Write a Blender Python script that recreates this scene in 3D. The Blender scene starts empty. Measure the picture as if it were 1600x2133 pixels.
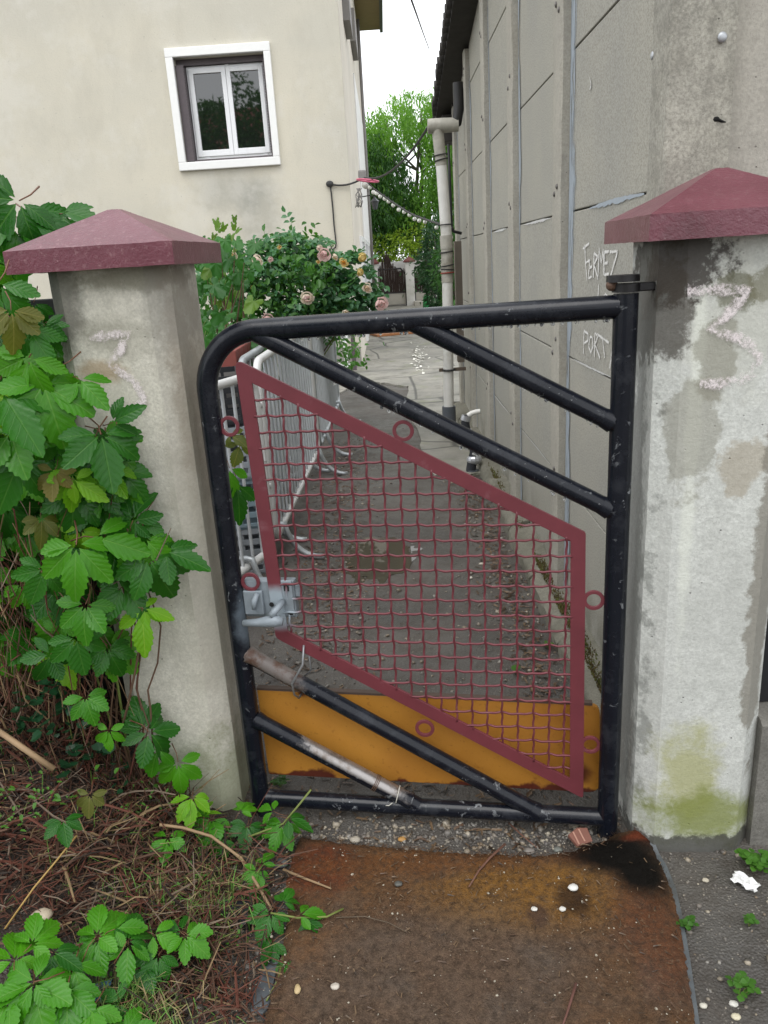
import bpy, math, random
import numpy as np
from mathutils import Matrix, Vector
rnd = random.Random(7)
nrs = np.random.RandomState(11)
sc = bpy.context.scene
COL = sc.collection
rad = math.radians

# ------------------------------------------------------------------ camera
CAM_H = 1.55
FPX, CX, CY = 1618.0, 800.0, 1066.5
_p, _y, _r = math.atan(528 / FPX), rad(1.2), math.atan2(310, 4934)
_f0 = Vector((-math.sin(_y), math.cos(_y), 0)); _r0 = Vector((math.cos(_y), math.sin(_y), 0)); _z = Vector((0, 0, 1))
C_F = _f0 * math.cos(_p) - _z * math.sin(_p)
_u0 = _f0 * math.sin(_p) + _z * math.cos(_p)
C_R = _r0 * math.cos(_r) - _u0 * math.sin(_r)
C_U = _r0 * math.sin(_r) + _u0 * math.cos(_r)
CAM = Vector((0, 0, CAM_H))
cd = bpy.data.cameras.new('camera')
cam = bpy.data.objects.new('camera', cd); COL.objects.link(cam)
cd.sensor_fit = 'HORIZONTAL'; cd.sensor_width = 36.0; cd.lens = 36.0 * FPX / 1600.0
cd.clip_start = 0.05; cd.clip_end = 600
cam.matrix_world = Matrix(((C_R.x, C_U.x, -C_F.x, 0), (C_R.y, C_U.y, -C_F.y, 0), (C_R.z, C_U.z, -C_F.z, CAM_H), (0, 0, 0, 1)))
sc.camera = cam

# ------------------------------------------------------------------ world (overcast) and soft sun
w = bpy.data.worlds.new('World'); sc.world = w; w.use_nodes = True
nt = w.node_tree; nt.nodes.clear()
_o = nt.nodes.new('ShaderNodeOutputWorld'); _b = nt.nodes.new('ShaderNodeBackground')
_s = nt.nodes.new('ShaderNodeTexSky'); _s.sky_type = 'NISHITA'; _s.sun_disc = False
SUN_EL, SUN_AZ = rad(62), rad(200)
_s.sun_elevation = SUN_EL; _s.sun_rotation = SUN_AZ
_h = nt.nodes.new('ShaderNodeHueSaturation'); _h.inputs['Saturation'].default_value = 0.12; _h.inputs['Value'].default_value = 1.0
_m = nt.nodes.new('ShaderNodeMix'); _m.data_type = 'RGBA'; _m.inputs[0].default_value = 0.8
_m.inputs[7].default_value = (11.6, 11.9, 12.3, 1)          # an even cloud layer
nt.links.new(_s.outputs[0], _h.inputs['Color']); nt.links.new(_h.outputs[0], _m.inputs[6])
nt.links.new(_m.outputs[2], _b.inputs[0]); _b.inputs[1].default_value = 0.12
nt.links.new(_b.outputs[0], _o.inputs[0])
sd = bpy.data.lights.new('sun', 'SUN'); sd.energy = 1.0; sd.angle = rad(40); sd.color = (1.0, 0.97, 0.93)
sun = bpy.data.objects.new('sun', sd); COL.objects.link(sun)
_dir = Vector((math.sin(SUN_AZ) * math.cos(SUN_EL), math.cos(SUN_AZ) * math.cos(SUN_EL), math.sin(SUN_EL)))
sun.rotation_euler = _dir.to_track_quat('Z', 'Y').to_euler(); sun.location = (0, -4, 9)
vs = sc.view_settings; vs.view_transform = 'Standard'; vs.look = 'None'; vs.gamma = 1.0; vs.exposure = 0.48; vs.use_curve_mapping = False
sc.cycles.max_bounces = 5; sc.cycles.diffuse_bounces = 2; sc.cycles.glossy_bounces = 2
sc.cycles.transmission_bounces = 3; sc.cycles.transparent_max_bounces = 5; sc.cycles.caustics_reflective = False; sc.cycles.caustics_refractive = False

# ------------------------------------------------------------------ measuring helpers (photo point -> point of the place)
def ray(px, py):
    return C_F + C_R * ((px - CX) / FPX) - C_U * ((py - CY) / FPX)
def on(px, py, p, n):
    d = ray(px, py); p = Vector(p); n = Vector(n)
    return CAM + d * ((p - CAM).dot(n) / d.dot(n))
def on_z(px, py, z=0.0): return on(px, py, (0, 0, z), (0, 0, 1))
def on_y(px, py, y): return on(px, py, (0, y, 0), (0, 1, 0))
def on_x(px, py, x): return on(px, py, (x, 0, 0), (1, 0, 0))

# ------------------------------------------------------------------ object helpers
WM = {}
def thing(name, label, cat, loc=(0, 0, 0), rotz=0.0, group=None):
    o = bpy.data.objects.new(name, None); COL.objects.link(o)
    o.empty_display_size = 0.1
    o.location = loc; o.rotation_euler = (0, 0, rotz)
    o['label'] = label; o['category'] = cat
    if group: o['group'] = group
    WM[o] = Matrix.Translation(Vector(loc)) @ Matrix.Rotation(rotz, 4, 'Z')
    return o
def tag(o, label, cat, group=None, kind=None):
    o['label'] = label; o['category'] = cat
    if group: o['group'] = group
    if kind: o['kind'] = kind
    return o

class MB:
    """collects faces and links them as one mesh object"""
    def __init__(s): s.v = []; s.f = []; s.uv = []; s.mi = []; s.cm = 0
    def add(s, vs, fs, uv=None):
        b = len(s.v); s.v.extend([tuple(q) for q in vs])
        for f in fs: s.f.append(tuple(b + i for i in f)); s.mi.append(s.cm)
        s.uv.extend(uv if uv else [(0, 0)] * len(vs))
        return s
    def box(s, a, b, M=None):
        x0, y0, z0 = a; x1, y1, z1 = b
        vs = [Vector(q) for q in ((x0, y0, z0), (x1, y0, z0), (x1, y1, z0), (x0, y1, z0), (x0, y0, z1), (x1, y0, z1), (x1, y1, z1), (x0, y1, z1))]
        if M is not None: vs = [M @ q for q in vs]
        return s.add(vs, [(0, 3, 2, 1), (4, 5, 6, 7), (0, 1, 5, 4), (1, 2, 6, 5), (2, 3, 7, 6), (3, 0, 4, 7)])
    def bar(s, p, q, w_, h_, up=(0, 0, 1)):
        p, q = Vector(p), Vector(q); d = (q - p); L = d.length; d.normalize()
        up = Vector(up); r = d.cross(up)
        if r.length < 1e-4: r = d.cross(Vector((0, 1, 0)))
        r.normalize(); u = r.cross(d)
        M = Matrix(((r.x, d.x, u.x, p.x), (r.y, d.y, u.y, p.y), (r.z, d.z, u.z, p.z), (0, 0, 0, 1)))
        return s.box((-w_ / 2, 0, -h_ / 2), (w_ / 2, L, h_ / 2), M)
    def tube(s, pts, r, n=10, caps=True, closed=False):
        pts = [Vector(q) for q in pts]; m = len(pts)
        rs = r if isinstance(r, (list, tuple)) else [r] * m
        t0 = (pts[1] - pts[0]).normalized()
        a = Vector((0, 0, 1)) if abs(t0.z) < .9 else Vector((1, 0, 0))
        nx = t0.cross(a).normalized(); rings = []
        for i in range(m):
            if closed: t = (pts[(i + 1) % m] - pts[i - 1]).normalized()
            elif i == 0: t = t0
            elif i == m - 1: t = (pts[i] - pts[i - 1]).normalized()
            else: t = ((pts[i + 1] - pts[i]).normalized() + (pts[i] - pts[i - 1]).normalized()).normalized()
            nx = (nx - t * nx.dot(t)).normalized(); ny = t.cross(nx)
            rings.append([pts[i] + (nx * math.cos(2 * math.pi * k / n) + ny * math.sin(2 * math.pi * k / n)) * rs[i] for k in range(n)])
        vs = [q for rg in rings for q in rg]; fs = []
        for i in range(m if closed else m - 1):
            j = (i + 1) % m
            for k in range(n): fs.append((i * n + k, i * n + (k + 1) % n, j * n + (k + 1) % n, j * n + k))
        if caps and not closed:
            fs.append(tuple(range(n - 1, -1, -1))); fs.append(tuple((m - 1) * n + k for k in range(n)))
        return s.add(vs, fs)
    def lathe(s, prof, c, n=14, M=None):
        c = Vector(c); vs = []
        for (r, z) in prof:
            for k in range(n):
                q = Vector((r * math.cos(2 * math.pi * k / n), r * math.sin(2 * math.pi * k / n), z))
                vs.append((M @ q if M is not None else q) + c)
        fs = [(i * n + k, i * n + (k + 1) % n, (i + 1) * n + (k + 1) % n, (i + 1) * n + k) for i in range(len(prof) - 1) for k in range(n)]
        fs.append(tuple(range(n - 1, -1, -1))); fs.append(tuple((len(prof) - 1) * n + k for k in range(n)))
        return s.add(vs, fs)
    def prism(s, poly, z0, z1):
        n = len(poly); vs = [(x, y, z0) for x, y in poly] + [(x, y, z1) for x, y in poly]
        return s.add(vs, [tuple(range(n - 1, -1, -1)), tuple(range(n, 2 * n))] + [(i, (i + 1) % n, n + (i + 1) % n, n + i) for i in range(n)])
    def slab(s, poly, off):
        """polygon (3D points) extruded by the vector off"""
        off = Vector(off); n = len(poly); vs = [Vector(q) for q in poly]; vs += [q + off for q in vs]
        return s.add(vs, [tuple(range(n - 1, -1, -1)), tuple(range(n, 2 * n))] + [(i, (i + 1) % n, n + (i + 1) % n, n + i) for i in range(n)])
    def ball(s, c, r, n=8, m=6, sx=1, sy=1, sz=1, M=None):
        c = Vector(c); vs = [Vector((0, 0, -r * sz))]
        for i in range(1, m):
            a = -math.pi / 2 + math.pi * i / m
            for k in range(n):
                b = 2 * math.pi * k / n
                vs.append(Vector((r * sx * math.cos(a) * math.cos(b), r * sy * math.cos(a) * math.sin(b), r * sz * math.sin(a))))
        vs.append(Vector((0, 0, r * sz))); L = len(vs) - 1
        if M is not None: vs = [M @ q for q in vs]
        vs = [q + c for q in vs]
        fs = [(0, 1 + (k + 1) % n, 1 + k) for k in range(n)]
        for i in range(m - 2):
            for k in range(n):
                a0 = 1 + i * n; a1 = a0 + n
                fs.append((a0 + k, a0 + (k + 1) % n, a1 + (k + 1) % n, a1 + k))
        a0 = 1 + (m - 2) * n
        fs += [(a0 + k, a0 + (k + 1) % n, L) for k in range(n)]
        return s.add(vs, fs)
    def mesh(s, name, smooth=False, fixn=True):
        me = bpy.data.meshes.new(name); me.from_pydata(s.v, [], s.f); 
        if any(u != (0, 0) for u in s.uv[:200]):
            ul = me.uv_layers.new(name='UVMap'); li = np.empty(len(me.loops), dtype=np.int32)
            me.loops.foreach_get('vertex_index', li)
            ul.data.foreach_set('uv', np.array(s.uv, dtype=np.float32)[li].ravel())
        if smooth: me.polygons.foreach_set('use_smooth', [True] * len(me.polygons))
        if any(s.mi): me.polygons.foreach_set('material_index', s.mi)
        me.update(); return me
    def build(s, name, mat, parent=None, smooth=False, bevel=0.0, auto=None, world=True):
        """vertices are given in world space (world=True) or in the parent's space"""
        if parent is not None and world:
            I = WM[parent].inverted(); s.v = [tuple(I @ Vector(q)) for q in s.v]
        me = s.mesh(name, smooth)
        for m_ in (mat if isinstance(mat, (list, tuple)) else [mat]): me.materials.append(m_)
        o = bpy.data.objects.new(name, me); COL.objects.link(o)
        o.parent = parent; WM[o] = WM[parent].copy() if parent is not None else Matrix.Identity(4)
        if bevel:
            b = o.modifiers.new('bevel', 'BEVEL'); b.width = bevel; b.segments = 2; b.limit_method = 'ANGLE'; b.angle_limit = rad(35)
        if auto is not None:
            me.polygons.foreach_set('use_smooth', [True] * len(me.polygons)); me.set_sharp_from_angle(angle=rad(auto))
        return o
def struct(o): o['kind'] = 'structure'; return o
def stuff(o): o['kind'] = 'stuff'; return o

def rough_edge(n=40, amp=.004, seed=0):
    r = random.Random(seed); return [r.uniform(-amp, amp) for _ in range(n)]
def noise2(x, y, seed=0):
    """cheap smooth value noise on numpy arrays"""
    xi = np.floor(x).astype(int); yi = np.floor(y).astype(int); xf = x - xi; yf = y - yi
    def hsh(a, b):
        h = (a * 374761393 + b * 668265263 + seed * 974711) & 0x7fffffff
        h = (h ^ (h >> 13)) * 1274126177 & 0x7fffffff
        return ((h ^ (h >> 16)) & 0xffff) / 65535.0
    u = xf * xf * (3 - 2 * xf); v = yf * yf * (3 - 2 * yf)
    return (hsh(xi, yi) * (1 - u) + hsh(xi + 1, yi) * u) * (1 - v) + (hsh(xi, yi + 1) * (1 - u) + hsh(xi + 1, yi + 1) * u) * v
def fbm(x, y, sc_, oct_=4, seed=0):
    a = 0; am = 1; t = 0
    for i in range(oct_): a = a + am * (noise2(x * sc_, y * sc_, seed + i) - .5); t += am; am *= .5; sc_ *= 2.03
    return a / t
def grid_mesh(name, x0, x1, y0, y1, nx, ny, hf, mat, parent=None):
    X, Y = np.meshgrid(np.linspace(x0, x1, nx), np.linspace(y0, y1, ny)); Z = hf(X, Y)
    V = np.stack([X, Y, Z], -1).reshape(-1, 3)
    i = np.arange(nx * ny).reshape(ny, nx)
    F = np.stack([i[:-1, :-1], i[:-1, 1:], i[1:, 1:], i[1:, :-1]], -1).reshape(-1, 4)
    me = bpy.data.meshes.new(name); me.from_pydata(V.tolist(), [], F.tolist())
    me.polygons.foreach_set('use_smooth', [True] * len(me.polygons)); me.materials.append(mat); me.update()
    o = bpy.data.objects.new(name, me); COL.objects.link(o); o.parent = parent; WM[o] = Matrix.Identity(4)
    return o
# ------------------------------------------------------------------ material helpers
class Mt:
    def __init__(s, name):
        s.m = bpy.data.materials.new(name); s.m.use_nodes = True; s.nt = s.m.node_tree
        s.b = s.nt.nodes['Principled BSDF']; s.out = s.nt.nodes['Material Output']; s._pos = None; s.cache = {}
    def n(s, t): return s.nt.nodes.new(t)
    def put(s, sock, v):
        if hasattr(v, 'default_value') or hasattr(v, 'is_output'): s.nt.links.new(v, sock)
        elif isinstance(v, (tuple, list)) and len(v) == 3 and sock.type == 'RGBA': sock.default_value = (*v, 1)
        else: sock.default_value = v
    def set(s, **k):
        for a, v in k.items(): s.put(s.b.inputs[a.replace('_', ' ')], v)
        return s
    def pos(s):
        if s._pos is None: s._pos = s.n('ShaderNodeNewGeometry').outputs['Position']
        return s._pos
    def obj(s): return s.n('ShaderNodeTexCoord').outputs['Object']
    def uv(s): return s.n('ShaderNodeTexCoord').outputs['UV']
    def rand(s): return s.n('ShaderNodeObjectInfo').outputs['Random']
    def scale(s, v, xyz):
        q = s.n('ShaderNodeVectorMath'); q.operation = 'MULTIPLY'; s.put(q.inputs[0], v); q.inputs[1].default_value = xyz; return q.outputs[0]
    def addv(s, v, xyz):
        q = s.n('ShaderNodeVectorMath'); q.operation = 'ADD'; s.put(q.inputs[0], v); s.put(q.inputs[1], xyz); return q.outputs[0]
    def sep(s, v):
        q = s.n('ShaderNodeSeparateXYZ'); s.put(q.inputs[0], v); return q.outputs
    def noise(s, sc_=5, det=4, rg=.55, co=None, dist=0.0):
        key = (sc_, det, rg, dist)
        if co is None and key in s.cache: return s.cache[key]
        q = s.n('ShaderNodeTexNoise'); q.inputs['Scale'].default_value = sc_; q.inputs['Detail'].default_value = det
        q.inputs['Roughness'].default_value = rg; q.inputs['Distortion'].default_value = dist
        s.put(q.inputs['Vector'], co if co is not None else s.pos())
        if co is None: s.cache[key] = q.outputs[0]
        return q.outputs[0]
    def voro(s, sc_=20, co=None, feat='F1', out='Distance'):
        q = s.n('ShaderNodeTexVoronoi'); q.feature = feat; q.inputs['Scale'].default_value = sc_
        s.put(q.inputs['Vector'], co if co is not None else s.pos()); return q.outputs[out]
    def ramp(s, v, st):
        q = s.n('ShaderNodeValToRGB'); e = q.color_ramp.elements
        while len(e) < len(st): e.new(.5)
        for i, (p_, c_) in enumerate(st):
            e[i].position = p_; e[i].color = (*c_, 1) if isinstance(c_, tuple) else (c_, c_, c_, 1)
        s.put(q.inputs[0], v); return q.outputs[0]
    def mix(s, f, a, b, bt='MIX'):
        q = s.n('ShaderNodeMix'); q.data_type = 'RGBA'; q.blend_type = bt
        s.put(q.inputs[0], f); s.put(q.inputs[6], a); s.put(q.inputs[7], b); return q.outputs[2]
    def ma(s, op, a, b=0.0, c=None):
        q = s.n('ShaderNodeMath'); q.operation = op; s.put(q.inputs[0], a); s.put(q.inputs[1], b)
        if c is not None: s.put(q.inputs[2], c)
        return q.outputs[0]
    def rng(s, v, a, b, c=0.0, d=1.0):
        q = s.n('ShaderNodeMapRange'); q.interpolation_type = 'SMOOTHSTEP'; s.put(q.inputs[0], v)
        for i, k in enumerate((a, b, c, d)): s.put(q.inputs[1 + i], k)
        return q.outputs[0]
    def blob(s, c, r, soft=.5, wob=.0, wsc=6.0):
        """1 inside an irregular patch round the world point c (radii r)"""
        q = s.n('ShaderNodeVectorMath'); q.operation = 'SUBTRACT'; s.put(q.inputs[0], s.pos()); q.inputs[1].default_value = c
        q2 = s.n('ShaderNodeVectorMath'); q2.operation = 'DIVIDE'; s.put(q2.inputs[0], q.outputs[0]); q2.inputs[1].default_value = r
        q3 = s.n('ShaderNodeVectorMath'); q3.operation = 'LENGTH'; s.put(q3.inputs[0], q2.outputs[0])
        v = q3.outputs['Value']
        if wob: v = s.ma('ADD', v, s.ma('MULTIPLY', s.ma('SUBTRACT', s.noise(wsc, 5, .6), .5), wob))
        return s.rng(v, 1 - soft, 1 + soft * .3, 1.0, 0.0)
    def patch(s, c, r, wob=1.5, edge=.14):
        """like blob, but with the crisp broken outline of a damp stain"""
        q = s.n('ShaderNodeVectorMath'); q.operation = 'SUBTRACT'; s.put(q.inputs[0], s.pos()); q.inputs[1].default_value = c
        q2 = s.n('ShaderNodeVectorMath'); q2.operation = 'DIVIDE'; s.put(q2.inputs[0], q.outputs[0]); q2.inputs[1].default_value = r
        q3 = s.n('ShaderNodeVectorMath'); q3.operation = 'LENGTH'; s.put(q3.inputs[0], q2.outputs[0])
        w_ = s.ma('ADD', s.ma('MULTIPLY', s.ma('SUBTRACT', s.noise(10, 6, .62), .5), wob * 1.6), s.ma('MULTIPLY', s.ma('SUBTRACT', s.noise(55, 4, .7), .5), wob * .5))
        return s.rng(s.ma('ADD', q3.outputs['Value'], w_), 1 - edge, 1 + edge, 1.0, 0.0)
    def bump(s, h, st=.5, d=.01, prev=None):
        q = s.n('ShaderNodeBump'); q.inputs['Strength'].default_value = st; q.inputs['Distance'].default_value = d
        s.put(q.inputs['Height'], h)
        if prev is not None: s.put(q.inputs['Normal'], prev)
        s.put(s.b.inputs['Normal'], q.outputs[0]); return q.outputs[0]

def simple(name, col, rough=.6, metal=0.0, var=.12, sc_=30, bump=.1, spec=.5, dirt=None):
    m = Mt(name); c = m.mix(m.ma('MULTIPLY', m.ramp(m.noise(sc_, 5), [(.3, 0.0), (.7, 1.0)]), var * 2), col, tuple(k * .55 for k in col))
    if dirt: c = m.mix(m.ramp(m.noise(sc_ * .23, 6, .65), [(.52, 0.0), (.68, 1.0)]), c, dirt)
    m.set(Base_Color=c, Roughness=m.ma('ADD', m.ma('MULTIPLY', m.noise(sc_ * .6, 4), .25), rough - .12), Metallic=metal, Specular_IOR_Level=spec)
    if bump: m.bump(m.noise(sc_ * 4, 4), bump, .004)
    return m.m

def concrete(name, base, dark, light, seed=0.0, agg=.5, extra=None):
    m = Mt(name); co = m.addv(m.pos(), (seed, seed * 1.7, seed * .3))
    big = m.ramp(m.noise(2.2, 6, .6, co), [(.36, 0.0), (.64, 1.0)])
    med = m.ramp(m.noise(9, 6, .65, co), [(.35, 0.0), (.7, 1.0)])
    c = m.mix(big, base, dark); c = m.mix(m.ma('MULTIPLY', med, .45), c, light)
    streak = m.ramp(m.noise(7, 4, .6, m.scale(co, (1.6, 1.6, .18))), [(.55, 0.0), (.72, 1.0)])
    c = m.mix(m.ma('MULTIPLY', streak, .4), c, dark)
    ag = m.ramp(m.voro(95, co), [(.05, 1.0), (.17, 0.0)]); agm = m.ma('MULTIPLY', ag, m.ramp(m.noise(5, 4, .6, co), [(.48, 0.0), (.62, 1.0)]))
    c = m.mix(m.ma('MULTIPLY', agm, agg), c, (.74, .69, .58))
    pit = m.ramp(m.voro(38, m.addv(co, (3, 1, 2))), [(.04, 1.0), (.11, 0.0)])
    pitm = m.ma('MULTIPLY', pit, m.ramp(m.noise(14, 3, .5, co), [(.50, 0.0), (.58, 1.0)]))
    spk = m.ma('MULTIPLY', m.ramp(m.voro(120, m.addv(co, (1, 5, 2))), [(.06, 1.0), (.2, 0.0)]), m.ramp(m.noise(7, 4, .6, m.addv(co, (9, 2, 2))), [(.46, 0.0), (.62, 1.0)]))
    c = m.mix(m.ma('MULTIPLY', spk, .55), c, (.09, .088, .08)); c = m.mix(m.ma('MULTIPLY', pitm, .85), c, (.04, .04, .036))
    mot = m.ramp(m.noise(38, 6, .72, co), [(.36, 1.0), (.56, 0.0)]); c = m.mix(m.ma('MULTIPLY', mot, .30), c, tuple(k * .6 for k in dark))
    fine = m.noise(140, 4, .7, co)
    c = m.mix(m.ramp(fine, [(.34, .55), (.62, 0.0)]), c, tuple(k * .7 for k in dark))
    if extra: c = extra(m, c)
    m.set(Base_Color=c, Roughness=m.ma('ADD', .62, m.ma('MULTIPLY', med, .25)), Specular_IOR_Level=.35)
    h = m.ma('ADD', m.ma('MULTIPLY', m.noise(60, 6, .65, co), .55), m.ma('MULTIPLY', fine, .25))
    h = m.ma('SUBTRACT', h, m.ma('MULTIPLY', pitm, .8))
    m.bump(h, .5, .007)
    return m.m
# ================================================================== GROUND
def ground_material():
    m = Mt('wet_dark_gravel_ground')
    big = m.ramp(m.noise(1.3, 6, .6), [(.4, 0.0), (.62, 1.0)])
    c = m.mix(big, (.068, .063, .057), (.118, .108, .095))
    c = m.mix(m.ma('MULTIPLY', m.ramp(m.noise(6, 6, .7), [(.45, 0.0), (.7, 1.0)]), .7), c, (.045, .032, .022))
    grit = m.voro(150, None, 'F1', 'Color'); gd = m.voro(150)
    gv = m.sep(grit)[0]
    gm = m.ma('MULTIPLY', m.ramp(gv, [(.72, 0.0), (.78, 1.0)]), m.ramp(gd, [(.25, 1.0), (.42, 0.0)]))
    gm = m.ma('MULTIPLY', gm, m.ramp(m.noise(3.2, 5, .65), [(.42, .06), (.62, .8)]))
    sx = m.sep(m.pos()); humus_shade = m.ma('MULTIPLY', m.rng(m.ma('ADD', sx[0], m.ma('MULTIPLY', m.ma('SUBTRACT', m.noise(6, 5, .6), .5), .25)), -.56, -.44, 1.0, 0.0), m.rng(sx[1], 2.1, 2.25, 1.0, 0.0))
    c = m.mix(humus_shade, c, (.030, .020, .014))  # bank humus, with the deep shade between creeper leaves put into its colour
    c = m.mix(gm, c, m.mix(m.sep(grit)[1], (.30, .27, .22), (.16, .15, .14)))
    wet = m.ramp(m.noise(2.6, 5, .6), [(.38, 0.0), (.62, 1.0)])
    m.set(Base_Color=c, Roughness=m.ma('ADD', .34, m.ma('MULTIPLY', wet, .42)), Specular_IOR_Level=.5)
    h = m.ma('ADD', m.ma('MULTIPLY', m.noise(75, 6, .7), .7), m.ma('MULTIPLY', m.voro(150), -.5))
    m.bump(h, .8, .008); return m.m
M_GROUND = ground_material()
M_FARGROUND = simple('grey_brown_far_ground', (.12, .11, .09), .85, sc_=3)
struct(MB().box((-160, -160, -.4), (160, 240, -.07)).build('ground', M_FARGROUND))

PUD = on_z(782, 1157)
def bank(X, Y):
    """the earth bank below the creeper, left of the mat"""
    a = np.clip((-.42 - X) / .9, 0, 1); b = np.clip((Y - 1.15) / .75, 0, 1)
    return (a * a * (3 - 2 * a)) * (.06 + .34 * b * b) * (Y < 2.35)
def hf(X, Y):
    z = .016 * fbm(X, Y, 2.2, 3, 1) + .011 * fbm(X, Y, 13, 3, 5) + .006 * fbm(X, Y, 55, 2, 9)
    pr = ((X - PUD.x) / .25) ** 2 + ((Y - PUD.y) / .42) ** 2
    z = z - .022 * np.exp(-pr * 1.1)
    return z + bank(X, Y)
def hz(x, y): return float(hf(np.array([x]), np.array([y]))[0])
def _ground():
    nx, ny = 330, 520
    x = np.linspace(-2.7, 2.4, nx); t = np.linspace(0, 1, ny); y = .25 + 11.9 * (np.exp(2.3 * t) - 1) / (math.exp(2.3) - 1)
    X, Y = np.meshgrid(x, y); Z = hf(X, Y); V = np.stack([X, Y, Z], -1).reshape(-1, 3)
    i = np.arange(nx * ny).reshape(ny, nx); F = np.stack([i[:-1, :-1], i[:-1, 1:], i[1:, 1:], i[1:, :-1]], -1).reshape(-1, 4)
    me = bpy.data.meshes.new('alley_ground'); me.from_pydata(V.tolist(), [], F.tolist())
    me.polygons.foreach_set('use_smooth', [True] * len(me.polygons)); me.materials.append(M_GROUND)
    o = bpy.data.objects.new('alley_ground', me); COL.objects.link(o); struct(o); WM[o] = Matrix.Identity(4)
_ground()

def concrete_path_material():
    m = Mt('pale_worn_path_concrete')
    c = m.mix(m.ramp(m.noise(1.1, 6, .6), [(.4, 0.0), (.6, 1.0)]), (.30, .285, .245), (.19, .183, .16))
    c = m.mix(m.ma('MULTIPLY', m.ramp(m.noise(4, 6, .7), [(.5, 0.0), (.66, 1.0)]), .65), c, (.11, .105, .085))
    c = m.mix(m.ma('MULTIPLY', m.ramp(m.noise(2.4, 5, .6, m.addv(m.pos(), (7, 3, 0))), [(.56, 0.0), (.66, 1.0)]), .45), c, (.15, .17, .07))
    cr = m.ramp(m.voro(.75, m.addv(m.pos(), m.scale(m.n('ShaderNodeTexNoise').outputs['Color'], (.5, .5, 0))), 'DISTANCE_TO_EDGE'), [(.004, 1.0), (.016, 0.0)])
    c = m.mix(m.ma('MULTIPLY', cr, .8), c, (.04, .04, .035))
    m.set(Base_Color=c, Roughness=m.ma('ADD', .3, m.ma('MULTIPLY', m.noise(3, 4), .6)))
    m.bump(m.ma('SUBTRACT', m.noise(40, 6, .7), m.ma('MULTIPLY', cr, .6)), .5, .01); return m.m
M_PATH = concrete_path_material()
edge = [(1004, 985), (960, 1002), (906, 992), (884, 962), (872, 905), (846, 852), (852, 808), (800, 800), (748, 798), (715, 818), (690, 826)]
pe = [on_z(*q) for q in edge]; poly = []
for a, b in zip(pe[:-1], pe[1:]):
    for k in range(8):
        q = a.lerp(b, k / 8); poly.append((q.x + rnd.uniform(-.012, .012), q.y + rnd.uniform(-.05, .05)))
poly += [(-2.2, 9.3), (-2.2, 12.0), (-.44, 12.0), (-.44, 30.0), (3.5, 30.0), (3.5, 8.4), (.62, 8.4)]
struct(MB().prism(poly, -.08, .02).build('concrete_path', M_PATH))
M_WATER = Mt('shallow_puddle_water').set(Base_Color=(.075, .066, .050), Roughness=.015, IOR=1.33, Specular_IOR_Level=.6).m
pw = []
for k in range(48):
    a = 2 * math.pi * k / 48; r = 1 + .16 * math.sin(3 * a + 1) + .1 * math.sin(7 * a)
    pw.append((PUD.x + .22 * r * math.cos(a), PUD.y + .38 * r * math.sin(a)))
o = MB().prism(pw, -.03, -.011).build('puddle', M_WATER); struct(o)

# ================================================================== HOUSE ON THE LEFT
HX, HY = -.44, 11.8
def plaster(name, base, dark):
    m = Mt(name)
    c = m.mix(m.ramp(m.noise(.55, 5, .55, m.scale(m.pos(), (1, 1, 1.6))), [(.38, 0.0), (.66, 1.0)]), base, dark)
    c = m.mix(m.ma('MULTIPLY', m.ramp(m.noise(3.0, 6, .65, m.scale(m.pos(), (1, 1, .45))), [(.48, 0.0), (.75, 1.0)]), .4), c, tuple(k * .72 for k in base))
    for cc, rr in (((-2.1, HY, 2.55), (.62, 1, .34)), ((-1.75, HY, 2.2), (.4, 1, .6))):
        st = m.blob(cc, rr, .7, .9, 3.5)
        c = m.mix(m.ma('MULTIPLY', st, .5), c, (.30, .30, .27))
    c = m.mix(m.ramp(m.noise(60, 4, .7), [(.30, .6), (.45, 0.0)]), c, tuple(k * .8 for k in dark))
    c = m.mix(m.ma('MULTIPLY', m.ramp(m.noise(1.4, 6, .7, m.addv(m.pos(), (5, 0, 2))), [(.5, 0.0), (.62, 1.0)]), .35), c, (.68, .66, .60))
    c = m.mix(m.ma('MULTIPLY', m.ramp(m.voro(6, m.addv(m.pos(), (2, 0, 1))), [(.03, 1.0), (.06, 0.0)]), .4), c, (.28, .27, .24))
    m.set(Base_Color=c, Roughness=.85, Specular_IOR_Level=.25); m.bump(m.noise(45, 6, .7), .35, .012); return m.m
M_PLASTER = plaster('cream_house_render', (.64, .60, .495), (.565, .54, .46))
M_PLASTER2 = plaster('pale_side_render', (.70, .65, .56), (.60, .56, .48))
house = thing('rendered_house', 'cream rendered house with one white framed window beside the alley', 'house', (HX, HY, 0))
wx0, wx1, wz0, wz1 = -2.689, -1.47, 2.975, 4.265
mb = MB()
xs = [-9, wx0, wx1, HX]; zs = [-.1, wz0, wz1, 9.2]
for i in range(3):
    for j in range(3):
        if (i, j) != (1, 1): mb.add([(xs[i], HY, zs[j]), (xs[i + 1], HY, zs[j]), (xs[i + 1], HY, zs[j + 1]), (xs[i], HY, zs[j + 1])], [(0, 1, 2, 3)])
D = .27
mb.add([(wx0, HY, wz0), (wx1, HY, wz0), (wx1, HY, wz1), (wx0, HY, wz1), (wx0, HY + D, wz0), (wx1, HY + D, wz0), (wx1, HY + D, wz1), (wx0, HY + D, wz1)],
       [(0, 4, 5, 1), (1, 5, 6, 2), (2, 6, 7, 3), (3, 7, 4, 0)])
front = mb.build('front_wall', M_PLASTER, house)
mb = MB(); mb.box((HX - .2, HY + .003, -.1), (HX + .003, 26.2, 9.2)); side = mb.build('side_wall', M_PLASTER2, house)
M_WHITE = simple('white_window_paint', (.86, .86, .84), .45, var=.04, sc_=12, bump=.03)
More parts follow.
